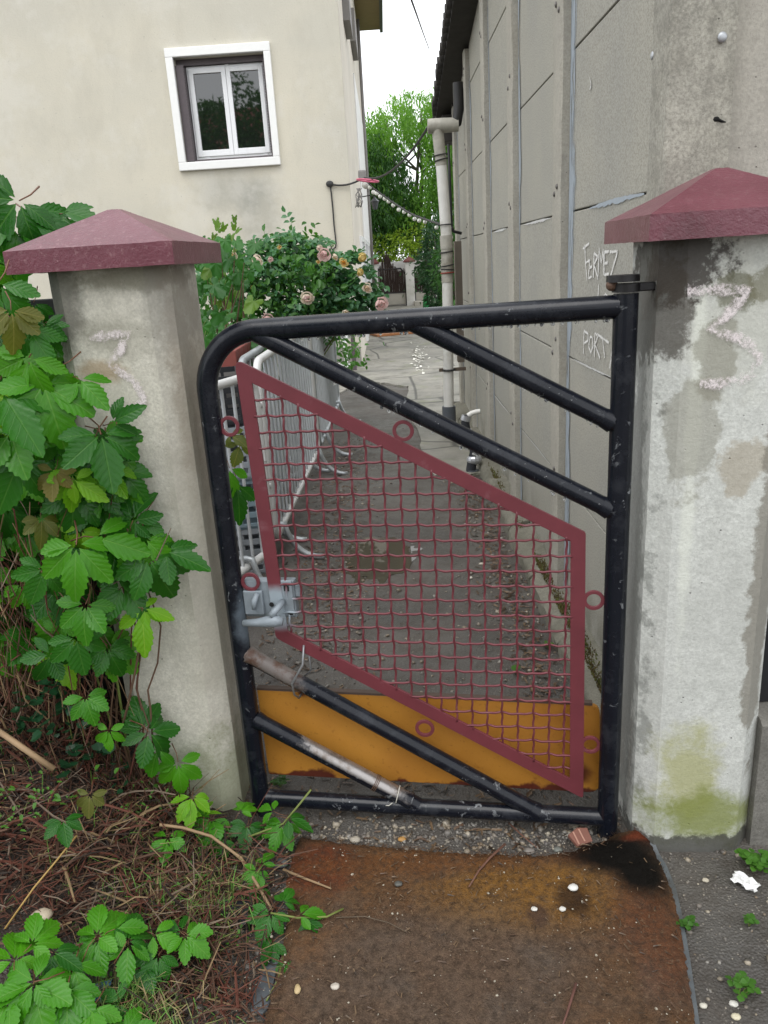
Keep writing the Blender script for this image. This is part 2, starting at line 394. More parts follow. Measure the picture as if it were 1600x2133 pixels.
M_PVC = simple('white_pvc', (.84, .85, .86), .3, var=.03, sc_=10, bump=0)
M_SHUT = simple('brown_metal_shutter', (.105, .085, .092), .5, var=.2)
M_GLASS = Mt('dark_window_pane').set(Base_Color=(.010, .012, .011), Roughness=.02, Specular_IOR_Level=1.0, IOR=1.62).m
win = MB(); ox0, ox1, oz0, oz1 = -2.79, -1.378, 2.868, 4.374; P = HY - .06
win.box((ox0, P, wz1), (ox1, HY + .02, oz1)).box((ox0, P, oz0), (ox1, HY + .02, wz0)).box((ox0, P + .001, wz0), (wx0, HY + .02, wz1)).box((wx1, P + .001, wz0), (ox1, HY + .02, wz1))
win = win.build('window', M_WHITE, house, bevel=.008)
YW = HY + .17
f = MB(); a0, a1, b0, b1 = wx0 + .115, wx1 - .03, wz0 + .045, wz1 - .08
t = .055
f.box((a0, YW, b0), (a0 + t, YW + .06, b1)).box((a1 - t, YW, b0), (a1, YW + .06, b1)).box((a0 + t, YW, b1 - t), (a1 - t, YW + .06, b1)).box((a0 + t, YW, b0), (a1 - t, YW + .06, b0 + t))
f.build('frame', M_PVC, win, bevel=.004)
mid = (a0 + a1) / 2
for k, (s0, s1) in enumerate(((a0 + .03, mid - .002), (mid + .002, a1 - .03))):
    s = MB(); t2 = .06; y0, y1 = YW - .02, YW + .045; c0, c1 = b0 + .035, b1 - .03
    s.box((s0, y0, c0), (s0 + t2, y1, c1)).box((s1 - t2, y0, c0), (s1, y1, c1)).box((s0 + t2, y0, c1 - t2), (s1 - t2, y1, c1)).box((s0 + t2, y0, c0), (s1 - t2, y1, c0 + t2 + .02))
    s.build('sash', M_PVC, win, bevel=.004)
    MB().box((s0 + t2 - .003, YW + .012, c0 + t2), (s1 - t2 + .003, YW + .024, c1 - t2 + .003)).build('pane', M_GLASS, win)
g = MB(); g.box((a0 + .12, YW + .0115, b0 + .12), (a0 + .165, YW + .0118, b1 - .1)); 
MB().box((wx0 + .004, YW - .06, wz1 - .075), (wx1 - .004, YW + .08, wz1 - .002)).build('roller_box', M_SHUT, win)
MB().box((wx0 + .03, HY + .06, wz0 + .003), (wx1 - .03, HY + .10, wz0 + .035)).build('sill_rail', M_SHUT, win)
for sx in (0, 1):
    s = MB(); x = wx0 + .006 if sx == 0 else wx1 - .026
    TW = .105 if sx == 0 else .02
    for q in range(3): s.box((x + .002 * q, HY + .02 + q * .075, wz0 + .02), (x + TW - .002 * q, HY + .085 + q * .075, wz1 - .085))
    sh = s.build('folded_shutter', M_SHUT, win)
    s = MB(); xx = x + .106 if sx == 0 else x - .006
    for q in range(34): s.box((xx, HY + .012, wz0 + .06 + q * .034), (xx + .006, HY + .05, wz0 + .078 + q * .034))
    s.build('slat_row', M_SHUT, sh)
MB().box((wx0 - .6, HY + D + .003, wz0 - .6), (wx1 + .6, HY + D + .02, wz1 + .6)).build('room_shade', simple('dark_room', (.012, .012, .012), .9, bump=0), house)
s = MB()
for (x, z) in ((a0 + .14, b0 + .015), (a1 - .12, b0 + .015), (mid, b1 - .01)): s.box((x, YW - .012, z - .01), (x + .05, YW + .0, z + .012))
stuff(s.build('hinge_covers', M_PVC, win))
# side-wall details
M_GREYTRIM = simple('grey_lintel', (.22, .21, .20), .7); M_SIDEWHITE = simple('white_side_paint', (.8, .79, .77), .6, var=.05)
for (y0, y1, z0, z1) in ((13.6, 14.7, 5.03, 5.45), (17.0, 18.6, 5.55, 6.1)):
    MB().box((HX + .003, y0, z0), (HX + .11, y1, z1)).build('window_lintel', M_GREYTRIM, side)
M_SOFFIT = simple('yellow_brown_soffit', (.26, .20, .09), .75, sc_=8)
roof = MB(); roof.box((-9.4, 11.2, 8.0), (.22, 26.4, 8.16)).build('roof', M_SOFFIT, house)
e = MB(); e.box((.22, 11.2, 7.92), (.31, 26.4, 8.22)).build('gutter', simple('dark_gutter', (.06, .06, .065), .5), house)
MB().box((HX + .003, 17.5, 1.95), (HX + .025, 24, 5.1)).build('painted_panel', M_SIDEWHITE, side)
MB().tube([(HX + .045, 24.8, .1), (HX + .045, 24.8, 7.9)], .05, 10).build('drain_pipe', M_GREYTRIM, house, smooth=True)
for (y0, y1) in ((14.6, 16.3), (17.1, 19.0), (20.0, 21.9)):
    d_ = MB(); d_.box((HX + .003, y0, .12), (HX + .05, y0 + .09, 1.95)).box((HX + .003, y1 - .09, .12), (HX + .05, y1, 1.95)).box((HX + .003, y0 + .09, 1.86), (HX + .05, y1 - .09, 1.95)).box((HX + .003, (y0 + y1) / 2 - .05, .12), (HX + .045, (y0 + y1) / 2 + .05, 1.86))
    dd = d_.build('glazed_door', M_PVC, side)
    MB().box((HX + .002, y0 + .09, .14), (HX + .012, y1 - .09, 1.86)).build('pane', M_GLASS, dd)
MB().box((-6, HY - .015, -.1), (HX - .003, HY - .001, .32)).build('plinth', simple('grey_plinth', (.3, .29, .26), .8), house)

# ================================================================== CONCRETE PANEL BUILDING ON THE RIGHT
RX, PX = .69, .728                       # alley face of the posts, alley face of the panels
def roof_z(y): return 3.13 - .175 * (y - 6.32)
M_POST = concrete('grey_post_concrete', (.46, .435, .37), (.38, .36, .31), (.53, .50, .43), 4.0, .25)
M_CORNER = concrete('stained_corner_concrete', (.44, .42, .355), (.18, .172, .145), (.62, .60, .53), 9.0, .7)
def panel_mat():
    m = Mt('sandy_grey_precast_panel')
    c = m.mix(m.ramp(m.noise(1.6, 5, .6), [(.38, 0.0), (.64, 1.0)]), (.44, .422, .362), (.39, .38, .338))
    c = m.mix(m.ma('MULTIPLY', m.ramp(m.noise(170, 3, .7), [(.38, 1.0), (.58, 0.0)]), .5), c, (.15, .142, .118))
    st = m.ramp(m.noise(5, 5, .6, m.scale(m.pos(), (1, 1.4, .16))), [(.55, 0.0), (.75, 1.0)])
    c = m.mix(m.ma('MULTIPLY', st, .35), c, (.33, .325, .295))
    c = m.mix(m.ma('MULTIPLY', m.rng(m.sep(m.pos())[2], .0, .4, 1.0, 0.0), m.ramp(m.noise(6, 5), [(.4, 0.0), (.6, .7)])), c, (.12, .115, .08))
    m.set(Base_Color=c, Roughness=.85, Specular_IOR_Level=.3); m.bump(m.noise(210, 4, .7), .35, .004); return m.m
M_PANEL = panel_mat()
bld = thing('concrete_panel_building', 'tall grey precast concrete panel building with upright posts and scrawled chalk', 'building', (RX, 2.1, 0))
near = [2.06, 3.25, 4.43, 5.59, 6.74, 7.89]; wid = [.135, .15, .17, .15, .15, .15]
for k, (y0, wd) in enumerate(zip(near, wid)):
    top = roof_z(y0 + wd) ; mb = MB(); n = 34; jr = random.Random(k)
    # a post with slightly broken edges: stacked sections
    zz = [-.1 + (top + .1) * i / n for i in range(n + 1)]
    ring = []
    for z in zz:
        j = lambda a=.004: jr.uniform(-a, a) * (1 if jr.random() < .7 else 2.0)
        xw = .25 if k else .155
        ring.append([(RX + .006 + j(.002), y0 + j(.003), z), (RX + xw, y0, z), (RX + xw, y0 + wd, z), (RX + .005 + j(.002), y0 + wd, z), (RX + j(.001), y0 + wd - .012, z), (RX + j(.001), y0 + .012 + j(), z)])
    for a, b in zip(ring[:-1], ring[1:]):
        mb.add(a + b, [(i, (i + 1) % 6, 6 + (i + 1) % 6, 6 + i) for i in range(6)])
    mb.add(ring[-1], [tuple(range(5, -1, -1))])
    mb.f = [tuple(reversed(q)) for q in mb.f]
    po = mb.build('post', M_POST if k else M_CORNER, bld, auto=40)
    M_BOLT = bpy.data.materials.get('bolt_head') or simple('bolt_head', (.16, .15, .14), .5, .4, sc_=60)
    for z in ((.62, 1.18, 1.75, 2.35, 2.9) if k else ()):
        for dy in (.045, .10):
            MB().ball((RX - .001, y0 + dy + jr.uniform(-.01, .01), z + jr.uniform(-.06, .06)), .011, 7, 4, .55).build('bolt', M_BOLT, po, smooth=True)
M_GALV = simple('grey_bolt_cap', (.45, .47, .49), .4, .5, var=.05)
bp = on_y(1503, 78, 2.06); MB().ball((bp.x, 2.055, bp.z), .0115, 12, 8, 1, .45).build('bolt_cap', M_GALV, bld, smooth=True)
bp = on_x(1359, 116, RX); MB().ball((RX, bp.y, bp.z), .010, 12, 8, .45).build('bolt_cap', M_GALV, bld, smooth=True)
bp = on_y(1493, 248, 2.06); hole = MB()
hole.ball((bp.x, 2.066, bp.z), .011, 9, 6, 1.1, .7, .8).tube([(bp.x, 2.060, bp.z), (bp.x + .014, 2.060, bp.z - .006), (bp.x + .024, 2.061, bp.z - .008)], [.004, .003, .001], 6)
hole.build('broken_hole', simple('hole_black', (.004, .004, .004), .9, bump=0), bld)
joints = [-.1, .572, 1.122, 1.677, 2.228, 2.797, 3.36, 4.2]
for b in range(5):
    y0, y1 = near[b] + wid[b] - .002, near[b + 1] + .002
    for r in range(7):
        z0, z1 = joints[r] + .003, joints[r + 1] - .003
        lim0, lim1 = roof_z(y0), roof_z(y1)
        if z0 > lim1 - .02: continue
        o_ = rnd.uniform(-.002, .002)
        za, zb = min(z1, lim0), min(z1, lim1)
        mb = MB(); xs_ = (PX + o_, PX + .09)
        mb.add([(xs_[0], y0, z0), (xs_[0], y1, z0), (xs_[0], y1, zb), (xs_[0], y0, za), (xs_[1], y0, z0), (xs_[1], y1, z0), (xs_[1], y1, zb), (xs_[1], y0, za)],
               [(0, 3, 2, 1), (4, 5, 6, 7), (0, 1, 5, 4), (1, 2, 6, 5), (2, 3, 7, 6), (3, 0, 4, 7)])
        mb.build('panel', M_PANEL, bld, bevel=.0035)
for r in range(7):       # gable front panels beside the corner post
    z0, z1 = joints[r] + .003 + .25, joints[r + 1] - .003 + .25
    pass
MB().box((RX + .155, 2.09, -.1), (4.2, 2.17, 3.9)).build('gable_panel', concrete('pale_gable_concrete', (.48, .455, .395), (.42, .395, .345), (.54, .515, .45), 15.0, .2), bld, bevel=.0035)
MB().add([(PX + .10, 2.19, -.1), (PX + .10, 8.0, -.1), (PX + .10, 8.0, roof_z(8.0)), (PX + .10, 2.19, roof_z(2.19))], [(0, 1, 2, 3)]).build('wall_core', simple('joint_dark', (.05, .048, .043), .9, bump=0), bld)
MB().box((PX + .101, 8.0, -.1), (4.2, 8.06, 2.8)).build('rear_wall', M_PANEL, bld)
M_SEAL = simple('blue_grey_sealant', (.36, .41, .46), .55, var=.1, sc_=40)
def brushed(name, col, cov):
    m = Mt(name); tr = m.n('ShaderNodeBsdfTransparent'); mx = m.n('ShaderNodeMixShader')
    n_ = m.ma('ADD', m.ma('MULTIPLY', m.noise(16, 5, .65, m.scale(m.pos(), (1, 5.0, .5))), .65), m.ma('MULTIPLY', m.noise(3.0, 4, .6), .4)); ed_ = m.ma('POWER', m.sep(m.uv())[0], 3.0)
    m.nt.links.new(m.ramp(m.ma('SUBTRACT', n_, m.ma('MULTIPLY', ed_, .30)), [(cov - .05, 0.0), (cov + .06, .9)]), mx.inputs[0]); m.nt.links.new(tr.outputs[0], mx.inputs[1]); m.nt.links.new(m.b.outputs[0], mx.inputs[2]); m.nt.links.new(mx.outputs[0], m.out.inputs[0]); m.set(Base_Color=col, Roughness=.6); return m.m
M_SEALB = brushed('brushed_blue_grey_sealant', (.38, .43, .48), .44)
for k in range(5):      # smeared sealant beside each post
    jr = random.Random(40 + k); yb = near[k + 1]; mb = MB(); n = 46; top = roof_z(yb)
    wv = .060 + .055 * (k == 0)
    L = [(PX - .003, yb - .003, z_ * (top - .1) / n + .02) for z_ in range(n)]
    Rr = [(PX - .0035, yb - max(.004, wv * (1 + .45 * math.sin(z_ * .37 + k) * math.sin(z_ * .11 + 2 * k) + jr.uniform(-.16, .16))), z_ * (top - .1) / n + .02) for z_ in range(n)]
    for i in range(n - 1): mb.add([L[i], L[i + 1], Rr[i + 1], Rr[i]], [(0, 1, 2, 3)], [(.01, .5), (.01, .5), (.99, .5), (.99, .5)])
    mb.build('sealant_strip', M_SEALB, bld)
def smear(pts, name, mat, wd=.02, seed=0):
    """a brushed patch on a panel from photo points"""
    jr = random.Random(seed); P_ = [on_x(*q, PX - .004) for q in pts]; mb = MB(); n = 26; A = []; B = []
    for i in range(n + 1):
        u = i / n * (len(P_) - 1); k = min(int(u), len(P_) - 2); q = P_[k].lerp(P_[k + 1], u - k); ww = wd * (math.sin(math.pi * (i + .6) / (n + 1.2)) ** .6) * jr.uniform(.6, 1.1)
        A.append(q + Vector((0, 0, ww * .6))); B.append(q - Vector((0, 0, ww * jr.uniform(.4, 1.0))))
    for i in range(n): mb.add([A[i], A[i + 1], B[i + 1], B[i]], [(0, 1, 2, 3)])
    return mb.build(name, mat, bld)
smear([(1228, 434), (1280, 418), (1342, 403)], 'sealant_smear', M_SEAL, .013, 3)
M_SEALW = simple('white_sealant', (.62, .62, .6), .6)
smear([(1092, 468), (1120, 461), (1147, 454)], 'sealant_smear', M_SEALW, .010, 4)
smear([(1030, 483), (1055, 476)], 'sealant_smear', M_SEALW, .012, 5)
smear([(1195, 748), (1230, 766), (1274, 786)], 'sealant_smear', M_SEALW, .006, 6)
smear([(1089, 897), (1115, 928), (1146, 967)], 'sealant_smear', M_SEALW, .006, 8)
smear([(1031, 825), (1061, 862)], 'sealant_smear', M_SEALW, .007, 9)
smear([(1228, 160), (1232, 178), (1228, 186)], 'sealant_smear', M_SEALW, .01, 7)
# chalk writing
def chalk_mat(name, col, cov):
    m = Mt(name); tr = m.n('ShaderNodeBsdfTransparent'); mx = m.n('ShaderNodeMixShader')
    ed_ = m.ma('POWER', m.ma('ABSOLUTE', m.ma('MULTIPLY', m.ma('SUBTRACT', m.sep(m.uv())[0], .5), 2.0)), 2.0)
    f_ = m.ramp(m.ma('SUBTRACT', m.ma('ADD', m.ma('MULTIPLY', m.noise(170, 5, .75), .6), m.ma('MULTIPLY', m.noise(24, 3), .45)), m.ma('MULTIPLY', ed_, .17)), [(cov - .06, 0.0), (cov + .10, .8)])
    m.nt.links.new(f_, mx.inputs[0]); m.nt.links.new(tr.outputs[0], mx.inputs[1]); m.nt.links.new(m.b.outputs[0], mx.inputs[2])
    m.nt.links.new(mx.outputs[0], m.out.inputs[0]); m.set(Base_Color=col, Roughness=.95, Specular_IOR_Level=.1); return m.m
M_CHALKW = chalk_mat('white_chalk', (.86, .85, .82), .38); M_CHALKP = chalk_mat('pink_chalk', (.84, .76, .77), .485)
def strokes(name, lines, proj, wid_, nrm, mat, parent, seed=0):
    jr = random.Random(seed); mb = MB(); nrm = Vector(nrm)
    for ln in lines:
        P_ = [proj(*q) for q in ln]
        Q = []
        for a, b in zip(P_[:-1], P_[1:]):
            m_ = max(2, int((b - a).length / (wid_ * .8)))
            Q += [a.lerp(b, i / m_) for i in range(m_)]
        Q.append(P_[-1]); A = []; B = []
        for i, q in enumerate(Q):
            t_ = (Q[min(i + 1, len(Q) - 1)] - Q[max(i - 1, 0)]).normalized(); sdir = t_.cross(nrm).normalized()
            A.append(q + sdir * wid_ * jr.uniform(.5, .7)); B.append(q - sdir * wid_ * jr.uniform(.5, .7))
        for i in range(len(Q) - 1): mb.add([A[i], A[i + 1], B[i + 1], B[i]], [(0, 1, 2, 3)], [(.01, .5), (.01, .5), (.99, .5), (.99, .5)])
    return mb.build(name, mat, parent)
zc = lambda x, y: (900 + x / 2.286, y / 2.286)
let = [[(727, 1165), (731, 1250), (738, 1335)], [(718, 1185), (748, 1158)], [(733, 1250), (752, 1238)], [(752, 1238), (744, 1325)], [(745, 1325), (760, 1318)], [(748, 1275), (762, 1270)],
       [(768, 1322), (772, 1205)], [(772, 1205), (789, 1220), (772, 1262)], [(772, 1262), (790, 1322)], [(790, 1330), (796, 1180)], [(796, 1180), (806, 1250), (815, 1185)], [(815, 1185), (818, 1310)],
       [(820, 1200), (820, 1308)], [(820, 1200), (842, 1196)], [(820, 1255), (836, 1250)], [(820, 1308), (842, 1304)], [(846, 1200), (884, 1196)], [(884, 1196), (848, 1322)], [(848, 1322), (886, 1326)],
       [(794, 1355), (790, 1412)], [(815, 1415), (825, 1400), (838, 1412)],
       [(724, 1575), (721, 1685)], [(724, 1575), (744, 1590), (742, 1622), (723, 1635)], [(752, 1605), (746, 1650), (757, 1680), (767, 1645), (762, 1605), (752, 1605)],
       [(775, 1585), (773, 1700)], [(775, 1585), (790, 1600), (776, 1640)], [(776, 1640), (800, 1705)], [(785, 1590), (842, 1632)], [(812, 1612), (822, 1705)], [(862, 1630), (846, 1755)], [(850, 1705), (866, 1700)]]
for k, (i0, i1) in enumerate(((0, 3), (3, 6), (6, 9), (9, 12), (12, 16), (16, 19), (19, 20), (20, 21), (21, 23), (23, 24), (24, 27), (27, 29), (29, 31))):
    strokes('chalk_letter', [[zc(*q) for q in l] for l in let[i0:i1]], lambda a, b: on_x(a, b, PX - .0045), .0088, (-1, 0, 0), M_CHALKW, bld, k)
# roof with dark underside
M_ROOF = simple('dark_fibre_cement_roof', (.045, .04, .036), .85, var=.3, sc_=14, bump=.4)
ro = MB(); ya, yb = 1.2, 8.35
ro.add([(.56, ya, roof_z(ya) - .0), (4.6, ya, roof_z(ya)), (4.6, yb, roof_z(yb)), (.56, yb, roof_z(yb)), (.56, ya, roof_z(ya) + .09), (4.6, ya, roof_z(ya) + .09), (4.6, yb, roof_z(yb) + .09), (.56, yb, roof_z(yb) + .09)],
       [(0, 3, 2, 1), (4, 5, 6, 7), (0, 1, 5, 4), (1, 2, 6, 5), (2, 3, 7, 6), (3, 0, 4, 7)])
ro = ro.build('roof', M_ROOF, bld)
q = MB()
for k in range(60):
    y = ya + (yb - ya) * k / 60; q.tube([(.52 + rnd.uniform(-.008, .008), y, roof_z(y) + .05 + rnd.uniform(-.006, .006)), (.60, y, roof_z(y) + .055)], .045, 8)
q.build('roof_edge', M_ROOF, ro, smooth=True)
MB().box((.60, 8.0, 2.55), (.86, 8.3, 2.78)).build('roof_bracket', M_ROOF, bld, bevel=.01)

# footing kerb along the building, in uneven cast blocks
M_KERB = concrete('damp_footing_concrete', (.22, .21, .17), (.12, .115, .085), (.33, .31, .26), 2.0, .5)
kerb = thing('footing_kerb', 'low broken concrete footing running along the foot of the panel building', 'kerb', (.65, 5, 0))
y = 2.22; k = 0
while y < 7.9:
    L = rnd.uniform(.5, .95); y1 = min(y + L, 7.95); mb = MB(); n = max(4, int((y1 - y) / .06)); h0 = .085 + rnd.uniform(-.012, .014)
    prof = lambda t_: [(.605 + rnd.uniform(-.008, .008), -.08), (.606 + rnd.uniform(-.008, .008), h0 * .55), (.612 + rnd.uniform(-.006, .008), h0 - .02), (.632 + rnd.uniform(-.006, .008), h0 + rnd.uniform(-.008, .006)), (.665, h0 + rnd.uniform(-.008, .01)), (.735, h0 + .012)]
    rows = [[(px_, y + .004 + (y1 - y - .008) * i / n, pz_) for px_, pz_ in prof(i)] for i in range(n + 1)]
    for a, b in zip(rows[:-1], rows[1:]): mb.add(a + b, [(i, i + 1, 7 + i, 6 + i) for i in range(5)])
    mb.f = [tuple(reversed(q_)) for q_ in mb.f]
    mb.add(rows[0], [tuple(range(6))]); mb.add(rows[-1], [tuple(range(5, -1, -1))])
    mb.build('block', M_KERB, kerb, auto=50); y = y1; k += 1
# ================================================================== GATE PILLARS
M_CAPL = Mt('burgundy_cap_paint')
def cap_mat(name, seed, worn):
    m = Mt(name); co = m.addv(m.pos(), (seed, 0, 0))
    c = m.mix(m.ramp(m.noise(6, 6, .6, co), [(.35, 0.0), (.7, 1.0)]), (.128, .028, .044), (.168, .046, .066))
    c = m.mix(m.ma('MULTIPLY', m.ramp(m.noise(70, 4, .7, co), [(.56, 0.0), (.66, 1.0)]), worn), c, (.27, .14, .15))
    m.set(Base_Color=c, Roughness=m.ma('ADD', .22, m.ma('MULTIPLY', m.noise(11, 5, .6, co), .22)), Specular_IOR_Level=.75)
    c = m.mix(m.ma('MULTIPLY', m.ramp(m.noise(4, 6, .7, co), [(.52, 0.0), (.64, 1.0)]), .5), c, (.075, .022, .028)); c = m.mix(m.ma('MULTIPLY', m.ramp(m.noise(90, 3, .6, co), [(.72, 0.0), (.76, 1.0)]), .35), c, (.34, .26, .25)); m.set(Base_Color=c)
    m.bump(m.ma('ADD', m.noise(34, 6, .7, co, .25), m.ma('MULTIPLY', m.noise(120, 4, .7, co), .6)), .4, .006); return m.m
bpy.data.materials.remove(M_CAPL.m)
M_CAPL = cap_mat('burgundy_cap_paint_blistered', 0.0, .55); M_CAPR = cap_mat('burgundy_cap_paint', 5.0, .25)
def ext_left(m, c):
    z = m.sep(m.pos())[2]
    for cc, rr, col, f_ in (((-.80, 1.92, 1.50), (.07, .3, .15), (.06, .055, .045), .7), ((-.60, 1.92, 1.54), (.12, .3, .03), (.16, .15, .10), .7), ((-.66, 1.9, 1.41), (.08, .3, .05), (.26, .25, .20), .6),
                            ((-.52, 1.95, 1.28), (.03, .3, .30), (.20, .13, .08), .45), ((-.72, 1.9, 1.33), (.06, .3, .03), (.30, .19, .08), .6), ((-.53, 2.0, 1.45), (.05, .3, .10), (.26, .25, .22), .5), ((-.54, 1.95, .85), (.05, .3, .5), (.36, .335, .27), .5), ((-.6, 1.95, .05), (.3, .4, .2), (.15, .17, .07), .6)):
        c = m.mix(m.ma('MULTIPLY', m.patch(cc, rr, 1.4, .45), f_), c, col)
    return c
def ext_right(m, c):
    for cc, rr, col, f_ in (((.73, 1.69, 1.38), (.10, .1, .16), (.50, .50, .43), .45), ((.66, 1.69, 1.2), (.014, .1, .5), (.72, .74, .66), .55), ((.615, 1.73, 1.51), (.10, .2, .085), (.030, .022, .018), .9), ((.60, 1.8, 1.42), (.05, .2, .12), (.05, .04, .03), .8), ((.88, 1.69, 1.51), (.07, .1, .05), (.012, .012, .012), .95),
                            ((.72, 1.69, 1.44), (.055, .1, .035), (.14, .14, .09), .75), ((.80, 1.69, 1.45), (.05, .1, .035), (.17, .16, .10), .7), ((.70, 1.69, 1.30), (.045, .1, .08), (.22, .21, .16), .6), ((.66, 1.69, 1.13), (.06, .1, .13), (.26, .25, .20), .6), ((.77, 1.69, 1.07), (.055, .1, .07), (.34, .29, .21), .6),
                            ((.60, 1.85, .7), (.03, .12, .9), (.16, .165, .15), .6), ((.70, 1.69, .25), (.07, .1, .12), (.36, .36, .15), .75), ((.76, 1.69, .10), (.16, .1, .075), (.20, .23, .05), .85), ((.73, 1.69, .0), (.3, .3, .055), (.07, .068, .06), .9), ((.85, 1.7, .75), (.035, .1, .5), (.22, .205, .17), .8)):
        c = m.mix(m.ma('MULTIPLY', m.patch(cc, rr, 1.5, .16 if col[1] < .22 or col[0] > col[1] else .5), f_), c, col)
    return c
M_PILL = concrete('worn_pillar_concrete', (.70, .67, .58), (.56, .535, .455), (.76, .74, .66), 1.0, 1.0, ext_left)
M_PILR = concrete('pale_pillar_concrete', (.66, .675, .635), (.53, .54, .505), (.74, .75, .715), 6.0, .35, ext_right)
def pillar(label, c, yaw, hw, zr, zt, za, mat, capm, seed):
    t = thing('gate_pillar', label, 'pillar', (c[0], c[1], 0), -yaw, 'gate pillars')
    jr = random.Random(seed); ch = .046; sec = []
    P8 = [(-hw, -hw + ch), (-hw + ch, -hw), (hw - ch, -hw), (hw, -hw + ch), (hw, hw - ch), (hw - ch, hw), (-hw + ch, hw), (-hw, hw - ch)]
    for i in range(8):
        a, b = P8[i], P8[(i + 1) % 8]; m_ = 8 if i % 2 else 2
        sec += [(a[0] + (b[0] - a[0]) * k / m_, a[1] + (b[1] - a[1]) * k / m_) for k in range(m_)]
    n = len(sec); nz = 70; mb = MB(); rows = []
    A = np.array(sec); Zs = np.linspace(-.12, zr + .01, nz)
    for z in Zs:
        ang = np.arctan2(A[:, 1], A[:, 0]); d_ = 1 + .012 * fbm(ang * 1.3 + 20, np.full(n, z), 3.0, 3, seed) + .010 * fbm(ang * 6 + 20, np.full(n, z * 3), 5.0, 2, seed + 3)
        rows.append([(A[k, 0] * d_[k], A[k, 1] * d_[k], z) for k in range(n)])
    for a, b in zip(rows[:-1], rows[1:]): mb.add(a + b, [(i, (i + 1) % n, n + (i + 1) % n, n + i) for i in range(n)])
    mb.build('shaft', mat, t, world=False, auto=28)
    s = .2; cap = MB(); j = lambda: jr.uniform(-.0011, .0011); N = 14
    lo = []; hi = []
    for i, (a, b) in enumerate((((-s, -s), (s, -s)), ((s, -s), (s, s)), ((s, s), (-s, s)), ((-s, s), (-s, -s)))):
        for k in range(N):
            u = k / N; lo.append((a[0] + (b[0] - a[0]) * u + j(), a[1] + (b[1] - a[1]) * u + j(), zr + j() * .5)); hi.append((a[0] + (b[0] - a[0]) * u + j() * .6, a[1] + (b[1] - a[1]) * u + j() * .6, zt + j() * .5))
    nn = 4 * N; rows = [[(x * .72, y_ * .72, zr + .002) for x, y_, z_ in lo], lo, hi]
    for q_ in (.8, .6, .4, .2, .07): rows.append([(x * q_ + j() * .5, y_ * q_ + j() * .5, zt + (za - zt) * (1 - q_) + j() * .4) for x, y_, z_ in hi])
    for a, b in zip(rows[:-1], rows[1:]): cap.add(a + b, [(i, (i + 1) % nn, nn + (i + 1) % nn, nn + i) for i in range(nn)])
    cap.add(rows[-1], [tuple(range(nn))])
    cap.build('cap', capm, t, world=False, auto=32, bevel=0)
    return t
YL, YR = rad(4), rad(2.5)
pil_l = pillar('worn concrete pillar with burgundy cap, creeper growing over its left side', (-.6625, 2.063), YL, .15, 1.565, 1.616, 1.710, M_PILL, M_CAPL, 3)
pil_r = pillar('pale concrete pillar with burgundy cap on the hinge side of the gate', (.7385, 1.841), YR, .152, 1.55, 1.601, 1.698, M_PILR, M_CAPR, 8)
def face(c, yaw, hw):
    n_ = Vector((-math.sin(yaw), -math.cos(yaw), 0)); return Vector((c[0], c[1], 0)) + n_ * (hw + .0045), n_
pL, nL = face((-.6625, 2.063), YL, .15); pR, nR = face((.7385, 1.841), YR, .152)
strokes('chalk_numeral', [[(186, 704), (225, 700), (268, 694), (252, 728), (224, 758), (250, 772), (280, 792), (297, 825), (290, 852), (262, 862)]], lambda a, b: on(a, b, pL, nL), .024, nL, M_CHALKP, pil_l, 5)
strokes('chalk_numeral', [[(1432, 608), (1490, 604), (1556, 606), (1530, 640), (1484, 686), (1530, 700), (1566, 722), (1584, 745), (1570, 776), (1530, 796), (1458, 799)]], lambda a, b: on(a, b, pR, nR), .026, nR, M_CHALKP, pil_r, 6)

